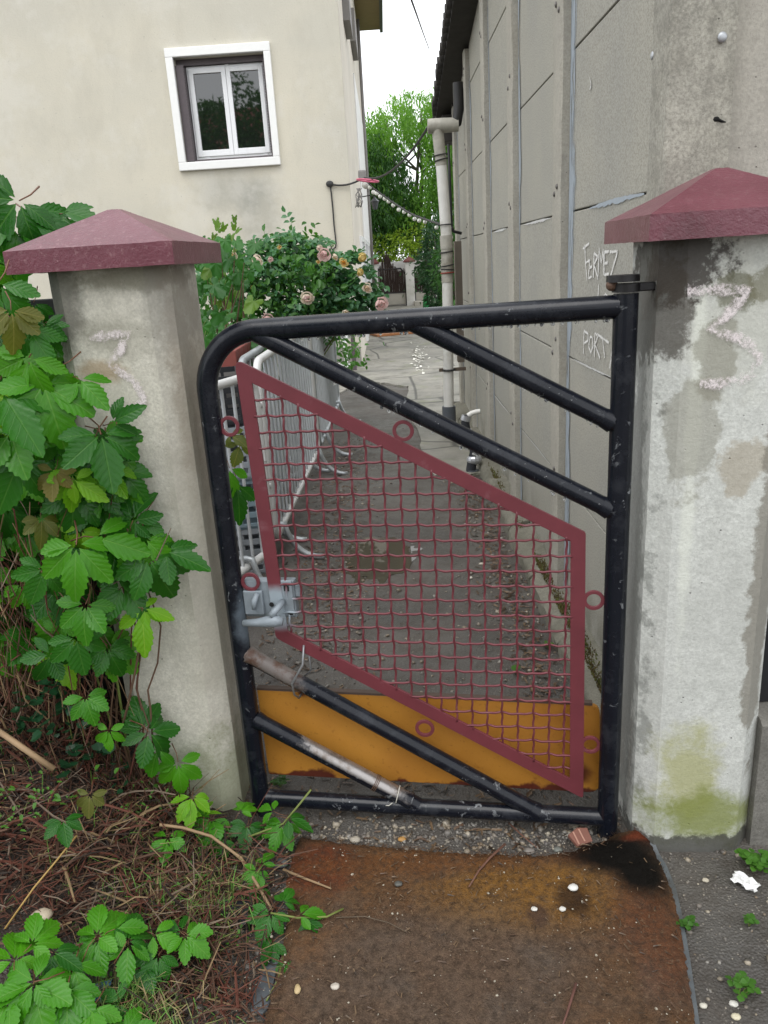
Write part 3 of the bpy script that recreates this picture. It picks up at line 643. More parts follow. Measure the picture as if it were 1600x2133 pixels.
# ================================================================== THE GATE
GY = math.atan2(.159, .988); P0 = Vector((-.463, 1.931, 0))
gate = thing('pedestrian_gate', 'black tubular steel gate with a burgundy crimped wire panel between two pillars', 'gate', P0, -GY)
GD = Vector((math.cos(GY), -math.sin(GY), 0)); GN = Vector((math.sin(GY), math.cos(GY), 0))
def gsz(px, py, off=0.0):
    q_ = on(px, py, P0 + GN * off, GN); return ((q_ - P0).dot(GD), q_.z)
def black_paint(name, chip, bare=None, spray=False):
    m = Mt(name); co = m.obj()
    c = m.mix(m.noise(8, 4, .5, co), (.004, .005, .009), (.008, .010, .016))
    ch_ = m.ma('MULTIPLY', m.ramp(m.noise(34, 6, .7, co, .6), [(chip, 0.0), (chip + .035, 1.0)]), m.ramp(m.noise(5, 4, .6, co), [(.46, 0.0), (.60, 1.0)]))
    dust = m.ma('MULTIPLY', m.ramp(m.noise(16, 6, .7, co), [(.5, 0.0), (.75, 1.0)]), .10)
    c = m.mix(dust, c, (.20, .21, .23)); c = m.mix(ch_, c, (.19, .20, .21))
    rg = m.ma('ADD', m.ma('MULTIPLY', m.noise(20, 5, .6, co), .20), .14)
    if bare is not None:
        sx = m.sep(co); wob = m.ma('MULTIPLY', m.ma('SUBTRACT', m.noise(20, 5, .7, co), .5), .14)
        xx = m.ma('ADD', sx[0], wob); nn_ = m.sep(m.n('ShaderNodeNewGeometry').outputs['Normal'])
        rg_ = m.ma('MULTIPLY', m.rng(xx, bare[0], bare[0] + .04), m.rng(xx, bare[1] - .05, bare[1], 1.0, 0.0))
        up = m.rng(m.ma('ADD', nn_[2], m.ma('MULTIPLY', wob, 3.0)), bare[3], bare[3] + .3)
        f_ = m.ma('MULTIPLY', rg_, up); c = m.mix(f_, c, m.mix(m.ramp(m.noise(17, 5, .7, co), [(.47, 0.0), (.6, 1.0)]), bare[2], (.085, .045, .03) if not bare[4] else (.20, .17, .15))); rg = m.ma('ADD', rg, m.ma('MULTIPLY', f_, .12))
        if bare[4]: m.set(Metallic=m.ma('MULTIPLY', f_, .75))
    if spray:      # grey overspray from the lock on the latch post
        v = m.n('ShaderNodeVectorMath'); v.operation = 'DISTANCE'; m.put(v.inputs[0], m.scale(co, (1, 1, .42))); v.inputs[1].default_value = (.034, -.01, .268)
        c = m.mix(m.rng(m.ma('ADD', v.outputs['Value'], m.ma('MULTIPLY', m.ma('SUBTRACT', m.noise(22, 5, .7, co), .5), .05)), .012, .046, .8, 0.0), c, (.13, .16, .19))
    m.set(Base_Color=c, Roughness=rg, Specular_IOR_Level=.32, Coat_Weight=.06, Coat_Roughness=.05)
    m.bump(m.ma('SUBTRACT', m.ma('MULTIPLY', m.noise(60, 4, .6, co), .35), m.ma('MULTIPLY', ch_, .5)), .3, .003); return m.m
M_BLK = black_paint('black_blue_gate_paint', .615, None, True); M_BLKW = black_paint('chipped_black_gate_paint', .60)
R1, R2 = .0262, .0225
L3 = lambda s_, z_, o_=0.0: Vector((s_, o_, z_))
V3 = lambda x_, y_, z_: Vector((x_, y_, z_))
pth = [L3(.003, .0), L3(.003, .4), L3(.003, .9), L3(.003, 1.262)]
for k in range(1, 13):
    a = math.pi * (1 - k / 24); pth.append(L3(.148 + .145 * math.cos(a), 1.260 + .145 * math.sin(a)))
pth += [L3(.30, 1.407), L3(.6, 1.411), L3(.985, 1.417)]
MB().tube(pth, R1, 20).build('frame_tube', M_BLK, gate, world=False, auto=50)
MB().tube([L3(1.0, -.01), L3(1.0, .5), L3(1.0, 1.0), L3(1.0, 1.445)], R1 + .001, 20).build('hinge_post', M_BLKW, gate, world=False, auto=50)
MB().tube([L3(.0, .052), L3(.5, .050), L3(1.0, .053)], R2 + .002, 18).build('bottom_rail', black_paint('scuffed_black_rail_paint', .575), gate, world=False, auto=50)
M_B3 = black_paint('burnt_brace_paint', .60, (-.05, .19, (.15, .13, .12), -.6, False)); M_B4 = black_paint('bare_steel_brace_paint', .60, (.14, .46, (.35, .33, .32), .05, True))
for (a, b, mt) in (((.125, 1.408), (1.0, .935), M_BLK), ((.515, 1.411), (1.0, 1.147), M_BLK), ((.0, .540), (.830, .045), M_B3), ((.0, .330), (.475, .056), M_B4)):
    mb = MB(); p_, q_ = L3(*a), L3(*b); mb.tube([p_.lerp(q_, i / 8) for i in range(9)], R2, 18, caps=False)
    mb.build('brace', mt, gate, world=False, auto=50)
    for e_, s_ in (((p_, 1), (q_, -1)) if a[1] < 1 else ((q_, -1),)):      # weld collar
        d_ = (q_ - p_).normalized() * s_; MB().tube([e_ + d_ * (R1 * .9), e_ + d_ * (R1 * .9 + .024)], [R2 + .004, R2 + .0005], 16, caps=False).build('weld', mt, gate, world=False, smooth=True)
M_BURG = Mt('burgundy_panel_paint')
co = M_BURG.obj(); c = M_BURG.mix(M_BURG.ramp(M_BURG.noise(9, 5, .6, co), [(.4, 0.0), (.7, 1.0)]), (.155, .034, .044), (.125, .028, .036))
c = M_BURG.mix(M_BURG.ma('MULTIPLY', M_BURG.ramp(M_BURG.noise(14, 6, .7, co), [(.6, 0.0), (.75, 1.0)]), .35), c, (.30, .17, .19))
sp = M_BURG.n('ShaderNodeVectorMath'); sp.operation = 'DISTANCE'; M_BURG.put(sp.inputs[0], co); sp.inputs[1].default_value = (.12, 0, .672)
spv = M_BURG.ma('ADD', sp.outputs['Value'], M_BURG.ma('MULTIPLY', M_BURG.ma('SUBTRACT', M_BURG.noise(26, 4, .6, co), .5), .02))
c = M_BURG.mix(M_BURG.rng(spv, .042, .078, 1.0, 0.0), c, (.30, .35, .39))       # grey overspray round the lock
M_BURG.set(Base_Color=c, Roughness=.42, Specular_IOR_Level=.45); M_BURG.bump(M_BURG.noise(180, 4, .6, co), .15, .002); M_BURG = M_BURG.m
panel = thing_part = None
TL, TR, BR, BL = (.083, 1.338), (.925, .885), (.934, .108), (.110, .575)
outer = [(.083, 1.325), (.094, 1.340), (.106, 1.334), (.925, .888), (.936, .118), (.925, .113), (.108, .582)]
FW = .036
def inset(poly_, w_):
    n_ = len(poly_); out_ = []
    for i in range(n_):
        a = Vector(poly_[i - 1]); b = Vector(poly_[i]); c_ = Vector(poly_[(i + 1) % n_])
        d1 = (b - a).normalized(); d2 = (c_ - b).normalized(); n1 = Vector((d1.y, -d1.x)); n2 = Vector((d2.y, -d2.x))
        k_ = 1 + n1.dot(n2); out_.append(tuple(b + (n1 + n2) * (w_ / max(k_, .35))))
    return out_
quad = [(.083, 1.340), (.925, .887), (.934, .112), (.108, .582)]
inn = inset(quad, FW)
mb = MB()
def ring_poly(o_, i_, y0, y1):
    n_ = len(o_); V = [L3(*q_, y0) for q_ in o_] + [L3(*q_, y0) for q_ in i_] + [L3(*q_, y1) for q_ in o_] + [L3(*q_, y1) for q_ in i_]
    F = []
    for k in range(n_):
        j = (k + 1) % n_; F += [(k, n_ + k, n_ + j, j), (2 * n_ + k, 2 * n_ + j, 3 * n_ + j, 3 * n_ + k), (k, j, 2 * n_ + j, 2 * n_ + k), (n_ + k, 3 * n_ + k, 3 * n_ + j, n_ + j)]
    return V, F
def round_quad(qd, rr):
    out_ = []
    for i in range(4):
        a, b, c_ = Vector(qd[i - 1]), Vector(qd[i]), Vector(qd[(i + 1) % 4]); r_ = rr[i]
        p1 = b + (a - b).normalized() * r_; p2 = b + (c_ - b).normalized() * r_
        for k in range(5):
            u = k / 4; out_.append(tuple(p1 * (1 - u) ** 2 + b * 2 * u * (1 - u) + p2 * u ** 2))
    return out_
mb.add(*ring_poly(round_quad(quad, (.028, .006, .012, .012)), round_quad(inn, (.003, .003, .003, .003)), -.004, .004))
pf = mb.build('wire_panel_frame', M_BURG, gate, world=False, bevel=.0012)
# crimped wires, each clipped to the inner outline
def clip(axis, v):
    hits = []
    for i in range(4):
        a, b = inn[i], inn[(i + 1) % 4]
        k = 0 if axis == 'v' else 1
        if (a[k] - v) * (b[k] - v) < 0:
            u = (v - a[k]) / (b[k] - a[k]); hits.append(a[1 - k] + (b[1 - k] - a[1 - k]) * u)
    return sorted(hits) if len(hits) == 2 else None
SV, SH, WR = .0405, .0412, .0031
x = .152; iv = 0
while x < .90:
    h = clip('v', x)
    if h and h[1] - h[0] > .01:
        n_ = max(4, int((h[1] - h[0]) / .0069)); pts = []
        for i in range(n_ + 1):
            z_ = h[0] - .006 + (h[1] - h[0] + .012) * i / n_; ph = math.pi * (z_ - .02) / SH + math.pi * iv
            pts.append(V3(x + .0012 * math.sin(2 * ph) + .006 * (z_ - .7) * -.03, .0030 * math.cos(ph), z_))
        MB().tube(pts, WR, 6).build('wire', M_BURG, gate, world=False, smooth=True)
    x += SV + rnd.uniform(-.0012, .0012); iv += 1
z = .165; ih = 0
while z < 1.31:
    h = clip('h', z)
    if h and h[1] - h[0] > .01:
        n_ = max(4, int((h[1] - h[0]) / .0067)); pts = []
        for i in range(n_ + 1):
            x_ = h[0] - .006 + (h[1] - h[0] + .012) * i / n_; ph = math.pi * (x_ - .152) / SV + math.pi * ih
            pts.append(V3(x_, -.0030 * math.cos(ph) - .0006, z + .0014 * math.cos(ph * 2) + .0008 * math.sin(ph)))
        MB().tube(pts, WR, 6).build('wire', M_BURG, gate, world=False, smooth=True)
    z += SH; ih += 1
for (px, py) in ((478, 888), (840, 897), (1237, 1250), (1230, 1551), (885, 1517), (522, 1212)):
    s_, z_ = gsz(px, py); mb = MB(); K = 26
    V, F = ring_poly([(s_ + .0265 * math.cos(-2 * math.pi * k / K), z_ + .0265 * math.sin(-2 * math.pi * k / K)) for k in range(K)], [(s_ + .0175 * math.cos(-2 * math.pi * k / K), z_ + .0175 * math.sin(-2 * math.pi * k / K)) for k in range(K)], -.0035, .0035)
    mb.add(V, F); mb.build('ring', M_BURG, gate, world=False, bevel=.001)
# lock, sprayed grey
M_LOCK = simple('grey_sprayed_lock', (.27, .31, .345), .5, .1, var=.15, sc_=40, bump=.25, dirt=(.20, .23, .25)); M_HOLE = simple('keyhole_black', (.006, .006, .007), .8, bump=0)
lk = MB().box((.028, .006, .640), (.172, .034, .748)).build('lock', M_LOCK, gate, world=False, bevel=.004)
def lp(name, a, b, mat=M_LOCK, bev=.003): return MB().box(a, b).build(name, mat, lk, world=False, bevel=bev)
lp('lock_plate', (.030, -.006, .652), (.084, .005, .722)); lp('strike_plate', (.128, -.002, .648), (.168, .005, .752)); lp('latch_block', (.172, .008, .700), (.188, .028, .735))
lp('plate_slot', (.146, -.0035, .722), (.160, -.0005, .738), M_HOLE, 0); lp('plate_slot', (.150, -.0035, .652), (.164, -.0005, .662), M_HOLE, 0)
MB().tube([V3(.072, -.008, .716), V3(.066, -.020, .700), V3(.063, -.022, .676)], [.007, .0085, .006], 10).build('thumb_turn', M_LOCK, lk, world=False, smooth=True)
h = MB().tube([V3(.140, -.004, .692), V3(.137, -.034, .690), V3(.128, -.046, .682), V3(.118, -.048, .670)], [.009, .009, .009, .010], 12)
h.tube([V3(.036, -.040, .644), V3(.075, -.044, .648), V3(.105, -.047, .653), V3(.13, -.048, .656), V3(.148, -.046, .654)], [.009, .011, .015, .0165, .011], 14); h.build('lever_handle', M_LOCK, lk, world=False, smooth=True)
MB().tube([V3(.108, -.006, .684), V3(.108, -.0075, .684)], .0065, 12).build('keyhole', M_HOLE, lk, world=False)
MB().box((.004, -.03, .575), (.030, -.0262, .76)).build('sprayed_patch', M_LOCK, gate, world=False) if False else None
# hinges
M_IRON = simple('dark_hinge_iron', (.014, .013, .014), .45, .3, var=.2, dirt=(.05, .03, .02))
hg = MB().tube([V3(1.0, 0, 1.448), V3(1.0, 0, 1.466)], .031, 18).tube([V3(.992, 0, 1.470), V3(.992, 0, 1.484)], [.036, .035], 18).build('top_hinge', M_IRON, gate, world=False, auto=40)
MB().bar(V3(1.02, 0, 1.457), V3(1.10, .012, 1.457), .030, .018).build('hinge_arm', M_IRON, hg, world=False, bevel=.003)
MB().ball(V3(.968, -.008, 1.464), .013, 8, 6).build('hinge_bolt', simple('rusty_bolt', (.10, .055, .035), .7), hg, world=False)
MB().tube([V3(1.0, 0, -.03), V3(1.0, 0, -.002)], [.048, .040], 16).build('pivot_socket', M_IRON, gate, world=False, auto=40)
# ties
M_WIRE = simple('galvanised_tie_wire', (.30, .31, .32), .4, .6, var=.1)
s1, z1 = gsz(634, 1346); s2, z2 = gsz(618, 1462)
MB().tube([V3(s1 + .004, .02, z1 - .01), V3(s1, -.006, z1 + .004), V3(s1 - .006, -.012, z1 - .05), V3(s2 + .002, -.028, z2 + .075), V3(s2, -.012, z2 + .03), V3(s2 + .001, .02, z2), V3(s2 + .001, .05, z2 - .004)], .0032, 8).tube([V3(s1 + .004, .02, z1 - .01), V3(s1 + .004, .03, z1 - .09), V3(s2 + .006, .035, z2 + .05)], .003, 8).build('wire_tie', M_WIRE, gate, world=False, smooth=True)
M_STR = simple('white_string', (.55, .53, .47), .8); s3, z3 = .435, .082
dv = (L3(.475, .056) - L3(.0, .330)).normalized()
def loop(cen, r_, d_, n_=16, ph=0):
    a = d_.cross(Vector((0, 1, 0))).normalized(); b = Vector((0, 1, 0)); return [cen + (a * math.cos(2 * math.pi * k / n_ + ph) + b * math.sin(2 * math.pi * k / n_ + ph)) * r_ for k in range(n_)]
MB().tube(loop(L3(.418, .089), R2 + .002, (dv + Vector((.25, 0, .2))).normalized()), .0016, 6, closed=True).tube([V3(.405, -.02, .075), V3(.395, -.024, .068), V3(.385, -.022, .066)], .0014, 5).build('string_tie', M_STR, gate, world=False, smooth=True)
M_RW = simple('rusty_binding_wire', (.14, .08, .05), .7)
mb = MB()
for k in range(3): mb.tube(loop(L3(.352 + k * .004, .127 - k * .0023), R2 + .0015, dv), .0011, 5, closed=True)
mb.build('binding_wire', M_RW, gate, world=False, smooth=True)
# rain drops hanging under the tubes
M_DROP = Mt('rain_drop').set(Base_Color=(.9, .92, .95), Roughness=.02, Transmission_Weight=.85, IOR=1.33).m
mb = MB(); jr = random.Random(5)
def drops(a, b, r_, n_):
    for k in range(n_):
        q_ = L3(*a).lerp(L3(*b), jr.random()); s_ = jr.uniform(.0022, .0046); mb.ball(q_ + Vector((jr.uniform(-.004, .004), jr.uniform(-.008, .004), 0)) - Vector((0, 0, r_ + s_ * .35)), s_, 7, 5, 1, 1, jr.uniform(.8, 1.25))
drops((.25, 1.405), (.97, 1.416), R1, 46); drops((.25, 1.34), (.9, .985), R2 + .003, 22); drops((.6, 1.365), (.95, 1.175), R2 + .003, 16)
for k in range(110):                                    # beads on the upper sides
    (a, b) = jr.choice((((.20, 1.367), (.97, .951)), ((.20, 1.367), (.97, .951)), ((.55, 1.392), (.97, 1.163)), ((.25, 1.407), (.97, 1.417))))
    q_ = L3(*a).lerp(L3(*b), jr.random()); an = jr.uniform(.2, 1.5); dr = Vector((0, -math.cos(an), math.sin(an)))
    mb.ball(q_ + dr * (R2 + .0005), jr.uniform(.0012, .0026), 6, 4, 1, .7, .7)
stuff(mb.build('rain_drops', M_DROP, gate, world=False, smooth=True))

# orange board wired behind the gate
def orange():
    m = Mt('orange_painted_board'); co = m.obj()
    c = m.mix(m.ramp(m.noise(4, 6, .6, co), [(.38, 0.0), (.66, 1.0)]), (.50, .225, .034), (.42, .180, .027))
    c = m.mix(m.ma('MULTIPLY', m.ramp(m.noise(60, 5, .7, co), [(.58, 0.0), (.70, 1.0)]), .5), c, (.20, .07, .012))
    xyz = m.sep(co); edge_ = m.ma('MULTIPLY', m.rng(m.ma('ADD', xyz[2], m.ma('MULTIPLY', m.ma('SUBTRACT', m.noise(7, 5, .6, co), .5), .13)), .094, .108, 1.0, 0.0), 1.0)
    c = m.mix(edge_, c, (.10, .022, .012))
    for (sx, sz, r_) in ((.150, .38, .02), (.93, .15, .045)):
        v = m.n('ShaderNodeVectorMath'); v.operation = 'DISTANCE'; m.put(v.inputs[0], co); v.inputs[1].default_value = (sx, .052, sz)
        c = m.mix(m.rng(m.ma('ADD', v.outputs['Value'], m.ma('MULTIPLY', m.ma('SUBTRACT', m.noise(30, 4, .6, co), .5), .03)), r_ * .3, r_, 1.0, 0.0), c, (.12, .03, .012))
    m.set(Base_Color=c, Roughness=m.ma('ADD', .3, m.ma('MULTIPLY', m.noise(12, 4, .6, co), .3)), Specular_IOR_Level=.5); m.bump(m.noise(80, 5, .7, co), .25, .003); return m.m
def off_sz(px, py, o_): return gsz(px, py, o_)
bd = thing('orange_board', 'long orange painted board with rounded corners wired behind the foot of the gate', 'board', P0, -GY)
q4 = [off_sz(535, 1437, .052), off_sz(1250, 1470, .052), off_sz(1250, 1652, .052), off_sz(560, 1613, .052)]
rq = round_quad(q4, (.006, .025, .035, .006)); mb = MB(); n_ = len(rq)
mb.add([L3(*q_, .052) for q_ in rq] + [L3(*q_, .066) for q_ in rq], [tuple(range(n_)), tuple(range(2 * n_ - 1, n_ - 1, -1))] + [(k, n_ + k, n_ + (k + 1) % n_, (k + 1) % n_) for k in range(n_)])
mb.build('board_sheet', orange(), bd, world=False, bevel=.002)
mb = MB(); mb.bar(V3(q4[0][0], .059, q4[0][1] + .004), V3(q4[1][0] - .02, .059, q4[1][1] + .004), .018, .007); mb.build('edge_strip', simple('brown_edge_strip', (.09, .06, .045), .7), bd, world=False)

# ================================================================== LOW WALL AND BLACK PANEL RIGHT OF THE GATE
M_LOWW = concrete('dirty_low_wall_concrete', (.22, .21, .19), (.11, .105, .09), (.33, .32, .29), 12.0, .3)
lw = MB(); jr = random.Random(4); n_ = 30; rows = []
for k in range(n_ + 1):
    x_ = .885 + 2.2 * k / n_; zt = .385 + jr.uniform(-.006, .006); rows.append([(x_, 1.70, -.1), (x_, 1.70 + jr.uniform(-.003, .003), zt - .012), (x_, 1.712, zt), (x_, 1.86, zt + .003), (x_, 1.86, -.1)])
for a, b in zip(rows[:-1], rows[1:]): lw.add(a + b, [(i, i + 1, 6 + i, 5 + i) for i in range(4)])
lw.f = [tuple(reversed(q_)) for q_ in lw.f]; lw.add(rows[0], [(0, 1, 2, 3, 4)])
tag(lw.build('low_wall', M_LOWW, auto=40), 'low stained concrete wall running right from the hinge pillar', 'wall')
MB_ = MB().box((.905, 1.78, .39), (3.1, 1.795, 1.45)); tag(MB_.build('black_fence_panel', simple('black_sheet_panel', (.010, .011, .013), .5, var=.1)), 'black sheet panel standing on the low wall at the right edge', 'panel')
# ================================================================== CROWD BARRIERS ALONG THE LEFT SIDE
M_STEEL = Mt('galvanised_barrier_steel')
c = M_STEEL.mix(M_STEEL.ramp(M_STEEL.noise(9, 6, .65), [(.35, 0.0), (.7, 1.0)]), (.52, .55, .57), (.30, .32, .33))
M_STEEL.set(Base_Color=c, Metallic=.55, Roughness=M_STEEL.ma('ADD', .3, M_STEEL.ma('MULTIPLY', M_STEEL.noise(22, 4), .3))); M_STEEL = M_STEEL.m
M_STEELW = simple('white_painted_rail', (.66, .66, .65), .4, .1, var=.08, sc_=14)
M_STEELB = simple('weathered_barrier_bars', (.58, .61, .63), .42, .15, var=.2, sc_=9)
def rr_path(L, z0, z1, r):
    p_ = []
    for (cx_, cz_, a0) in ((L - r, z0 + r, -90), (L - r, z1 - r, 0), (r, z1 - r, 90), (r, z0 + r, 180)):
        for k in range(6): a = rad(a0 + 18 * k); p_.append(Vector((cx_ + r * math.cos(a), 0, cz_ + r * math.sin(a))))
    return p_
def barrier(label, a, b, ztop, fx, bars, top_white=True):
    a = Vector((*a, 0)); b = Vector((*b, 0)); L = (b - a).length; t = thing('crowd_barrier', label, 'barrier', a, math.atan2(b.y - a.y, b.x - a.x), 'crowd barriers along the alley')
    MB().tube(rr_path(L, .17, ztop, .09), .021, 12, closed=True).build('frame', M_STEELW if top_white else M_STEEL, t, world=False, smooth=True)
    for k in range(bars):
        x_ = .05 + (L - .1) * (k + .5) / bars
        MB().tube([(x_, 0, .175), (x_, 0, ztop - .01)], .0085, 7, caps=False).build('bar', M_STEELB, t, world=False, smooth=True)
    for f_ in fx:
        p_ = []
        for k in range(9):
            u = k / 8; p_.append(Vector((f_, -.035 - .20 * u ** 1.4, .20 * (1 - u) ** 2.2 + .012)))
        q_ = [Vector((v.x, -v.y, v.z)) for v in p_]
        MB().tube(list(reversed(p_)) + [Vector((f_, 0, .215))] + q_, .0155, 10).build('foot', M_STEEL, t, world=False, smooth=True)
    for z_ in (ztop * .42, ztop * .80):
        MB().tube([(.0, 0, z_), (-.035, -.012, z_ + .004), (-.045, -.014, z_ + .03)], .006, 7).build('hook', M_STEELW, t, world=False, smooth=True)
    MB().box((-.003, -.024, ztop * .60), (.012, .024, ztop * .66)).build('socket', M_STEELW, t, world=False, bevel=.003)
    return t
barrier('metal crowd barrier nearest the gate, seen between gate post and wire panel', (-.66, 3.72), (-1.30, 2.05), 1.06, (.25, 1.5), 18)
barrier('metal crowd barrier in mid alley with white top rail, blue tie at its corner', (-.665, 3.86), (-.605, 5.90), 1.10, (.13, 1.85), 17)
barrier('metal crowd barrier stacked just behind the white railed one, towards the rose bush', (-.79, 4.12), (-.74, 6.2), 1.08, (.16, 1.7), 16, False)
barrier('farthest dark metal crowd barrier, beyond the white railed one', (-.605, 6.0), (-.565, 7.95), 1.10, (.30, 1.7), 17, False)
q_ = Vector((-.660, 3.95, 1.10)); MB().tube([q_ + Vector((.021 * math.cos(a), 0, .021 * math.sin(a))) for a in [2 * math.pi * k / 14 for k in range(14)]], .004, 6, closed=True).build('cable_tie_loop', simple('blue_tie', (.10, .28, .55), .5)) if False else None
# things stored behind the barriers
M_CRATEB = simple('black_crate_plastic', (.018, .020, .024), .45, var=.1); M_CRATEU = simple('pale_blue_crate_plastic', (.24, .33, .38), .5, var=.1); M_CRATEG = simple('grey_crate_plastic', (.30, .33, .36), .5, var=.1)
def crate(label, c_, sz, rz, mat, gx):
    t = thing('plastic_crate', label, 'crate', c_, rz, 'crates behind the barriers'); w_, d_, h_ = sz
    MB().box((-w_ / 2, -d_ / 2, 0), (w_ / 2, d_ / 2, .012)).build('base', mat, t, world=False)
    for s_ in (0, 1, 2, 3):
        mb = MB(); Ls = w_ if s_ % 2 == 0 else d_; o_ = (d_ if s_ % 2 == 0 else w_) / 2; M_ = Matrix.Rotation(s_ * math.pi / 2, 4, 'Z')
        hb = Ls / 2 - .011 * (s_ % 2)
        for r_ in range(5): z_ = h_ * r_ / 4 * .92; mb.box((-hb, -o_, z_ + .001 * (r_ == 0)), (hb, -o_ + .010, z_ + .028), M_)
        for k in range(gx + 1): x_ = -hb + 2 * hb * k / gx; mb.box((x_ - .008, -o_ + .002, .004), (x_ + .008, -o_ + .009, h_ * .95), M_)
        mb.build('side_grid', mat, t, world=False)
    return t
crate('black plastic crate on top of the crates behind the nearest barrier', (-1.06, 3.95, .80), (.55, .40, .24), .2, M_CRATEB, 7)
crate('grey plastic crate in the middle of the stack behind the nearest barrier', (-1.06, 3.95, .53), (.58, .42, .26), .15, M_CRATEG, 6)
crate('pale blue plastic crate low in the stack behind the nearest barrier', (-1.05, 3.95, .26), (.58, .42, .26), .22, M_CRATEU, 6)
crate('second grey plastic crate at the bottom of the stack behind the nearest barrier', (-1.05, 3.96, .0), (.58, .42, .25), .18, M_CRATEG, 6)
bl = MB().box((-1.55, 3.45, .0), (-.86, 3.48, .72)); tag(bl.build('plywood_board', simple('orange_brown_plywood', (.30, .125, .045), .7, sc_=9), bevel=.002), 'orange brown plywood board leaning low behind the nearest barrier', 'board')
rt = thing('roof_tile_stack', 'red clay tiles stacked on edge behind the white barrier rail', 'tile stack', (-.80, 4.55, 0))
M_TILE = simple('red_clay_tile', (.24, .062, .05), .75, sc_=16); MB().box((-1.02, 4.25, .0), (-.84, 4.85, 1.02)).build('block_pile', simple('grey_block_pile', (.22, .21, .2), .8), rt, bevel=.008)
for k in range(5):
    MB().bar((-.92, 4.26 + k * .12, 1.075), (-.92, 4.26 + k * .12 + .112, 1.075), .17, .10).build('tile', M_TILE, rt, bevel=.006)

# ================================================================== DOWNPIPE
M_PIPE = simple('off_white_pvc_pipe', (.72, .71, .67), .4, var=.15, sc_=10, bump=.05, dirt=(.42, .40, .34)); M_PIPED = simple('dirty_pvc_pipe', (.46, .44, .38), .55, var=.3, sc_=18, dirt=(.24, .22, .18)); M_PIPEG = simple('dark_grey_pvc_socket', (.085, .095, .11), .5, var=.1)
PY = 6.9
pp = lambda px, py, y=PY: on_y(px, py, y)
dp = thing('downpipe', 'off white plastic rainwater downpipe standing beside the panel building', 'pipe', pp(936, 905))
def seg(name, a, b, r, mat, n=16, y=PY): return MB().tube([pp(*a, y), pp(*b, y)], r, n).build(name, mat, dp, auto=50)
t0 = pp(913, 262)
MB().tube([t0 + Vector((-.085, 0, 0)), t0 + Vector((-.08, 0, 0)), t0 + Vector((.04, 0, 0)), t0 + Vector((.16, .0, .0))], [.052, .056, .056, .052], 18).build('tee', M_PIPED, dp, auto=45)
MB().tube([t0 + Vector((.10, 0, 0)), t0 + Vector((.15, 0, .02)), t0 + Vector((.17, 0, .14)), t0 + Vector((.17, 0, .3))], .045, 12).build('gutter_outlet', simple('black_outlet', (.02, .02, .02), .5), dp, auto=45)
seg('upper_pipe', (911, 268), (920, 345), .047, M_PIPED); seg('pipe_length', (918, 322), (930, 492), .0455, M_PIPE)
seg('coupling', (929, 490), (931, 518), .053, M_PIPED); seg('dirty_length', (931, 516), (932, 588), .0495, M_PIPED); seg('coupling', (931, 548), (932, 566), .053, M_PIPED)
seg('lower_pipe', (932, 586), (935, 850), .045, M_PIPE); seg('ground_socket', (935, 846), (937, 908), .060, M_PIPEG)
M_DARKW = simple('dark_binding', (.02, .02, .02), .6)
for (px, py, tl) in ((918, 323, .1), (919, 333, .2), (927, 468, .02), (930, 525, .1), (932, 553, .15), (932, 561, -.1), (932, 568, .05), (935, 770, 0)):
    q_ = pp(px, py); MB().tube([q_ + Vector((.055 * math.cos(a), .055 * math.sin(a), tl * .05 * math.cos(a))) for a in [2 * math.pi * k / 18 for k in range(18)]], .005 if py != 770 else .009, 6, closed=True).build('binding', M_DARKW if py != 568 else simple('red_binding', (.3, .05, .03), .6), dp, smooth=True)
q_ = pp(935, 770); MB().box((q_.x - .085, q_.y - .02, q_.z - .012), (q_.x - .05, q_.y + .02, q_.z + .014)).box((q_.x + .05, q_.y - .02, q_.z - .012), (q_.x + .15, q_.y + .02, q_.z + .014)).build('clamp', simple('rusty_clamp', (.10, .075, .055), .7), dp)
# black cable clipped beside it
cb = MB().tube([on_y(*q_, 7.4) for q_ in ((934, 300), (937, 380), (939, 440), (941, 475), (945, 482), (962, 486))], .013, 8); tag(cb.build('black_cable', simple('black_cable_sheath', (.012, .012, .014), .5), smooth=True), 'black cable running down beside the downpipe to a wall clip', 'cable')
wb = MB().box((.60, 7.05, .62), (.66, 7.15, 1.65)); tag(wb.build('timber_batten', simple('grey_timber', (.19, .16, .13), .85, sc_=20), bevel=.004), 'weathered grey timber batten standing between downpipe and panel wall', 'batten')
# ================================================================== LAGGED WASTE PIPE LOW ON THE WALL
M_LAG = simple('black_foam_lagging', (.022, .024, .030), .65, var=.15); M_TAPE = simple('silver_tape', (.50, .51, .53), .3, .5, var=.2, sc_=30); M_WP = simple('white_waste_pipe', (.74, .73, .69), .35, var=.05)
g_ = lambda px, py: on_y(px, py, 5.55)
lp_ = thing('lagged_waste_pipe', 'black foam lagged waste pipe with silver tape and white elbow low on the wall', 'pipe', g_(983, 992))
MB().tube([g_(1000, 857), g_(992, 858), g_(982, 861), g_(975, 866)], [.019, .019, .019, .019], 12).build('white_elbow', M_WP, lp_, auto=50)
ln = [(973, 866), (969, 880), (972, 898), (980, 912), (987, 928), (988, 944), (984, 960), (981, 978), (983, 994)]
MB().tube([g_(*q_) for q_ in ln], [.027, .031, .032, .033, .034, .034, .036, .036, .042], 14).build('lagging', M_LAG, lp_, auto=50)
for (a, b) in (((972, 866), (969, 876)), ((973, 897), (977, 905))): MB().tube([g_(*a), g_(*b)], .0355, 14).build('tape_band', M_TAPE, lp_, auto=50)
mb = MB(); mb.ball(g_(988, 957), .052, 12, 8, 1.1, 1, .75); mb.build('tape_wrap', M_TAPE, lp_, smooth=False)
MB().tube([g_(985, 978), g_(984, 990)], .045, 14).build('ground_socket', M_PIPEG, lp_, auto=50)

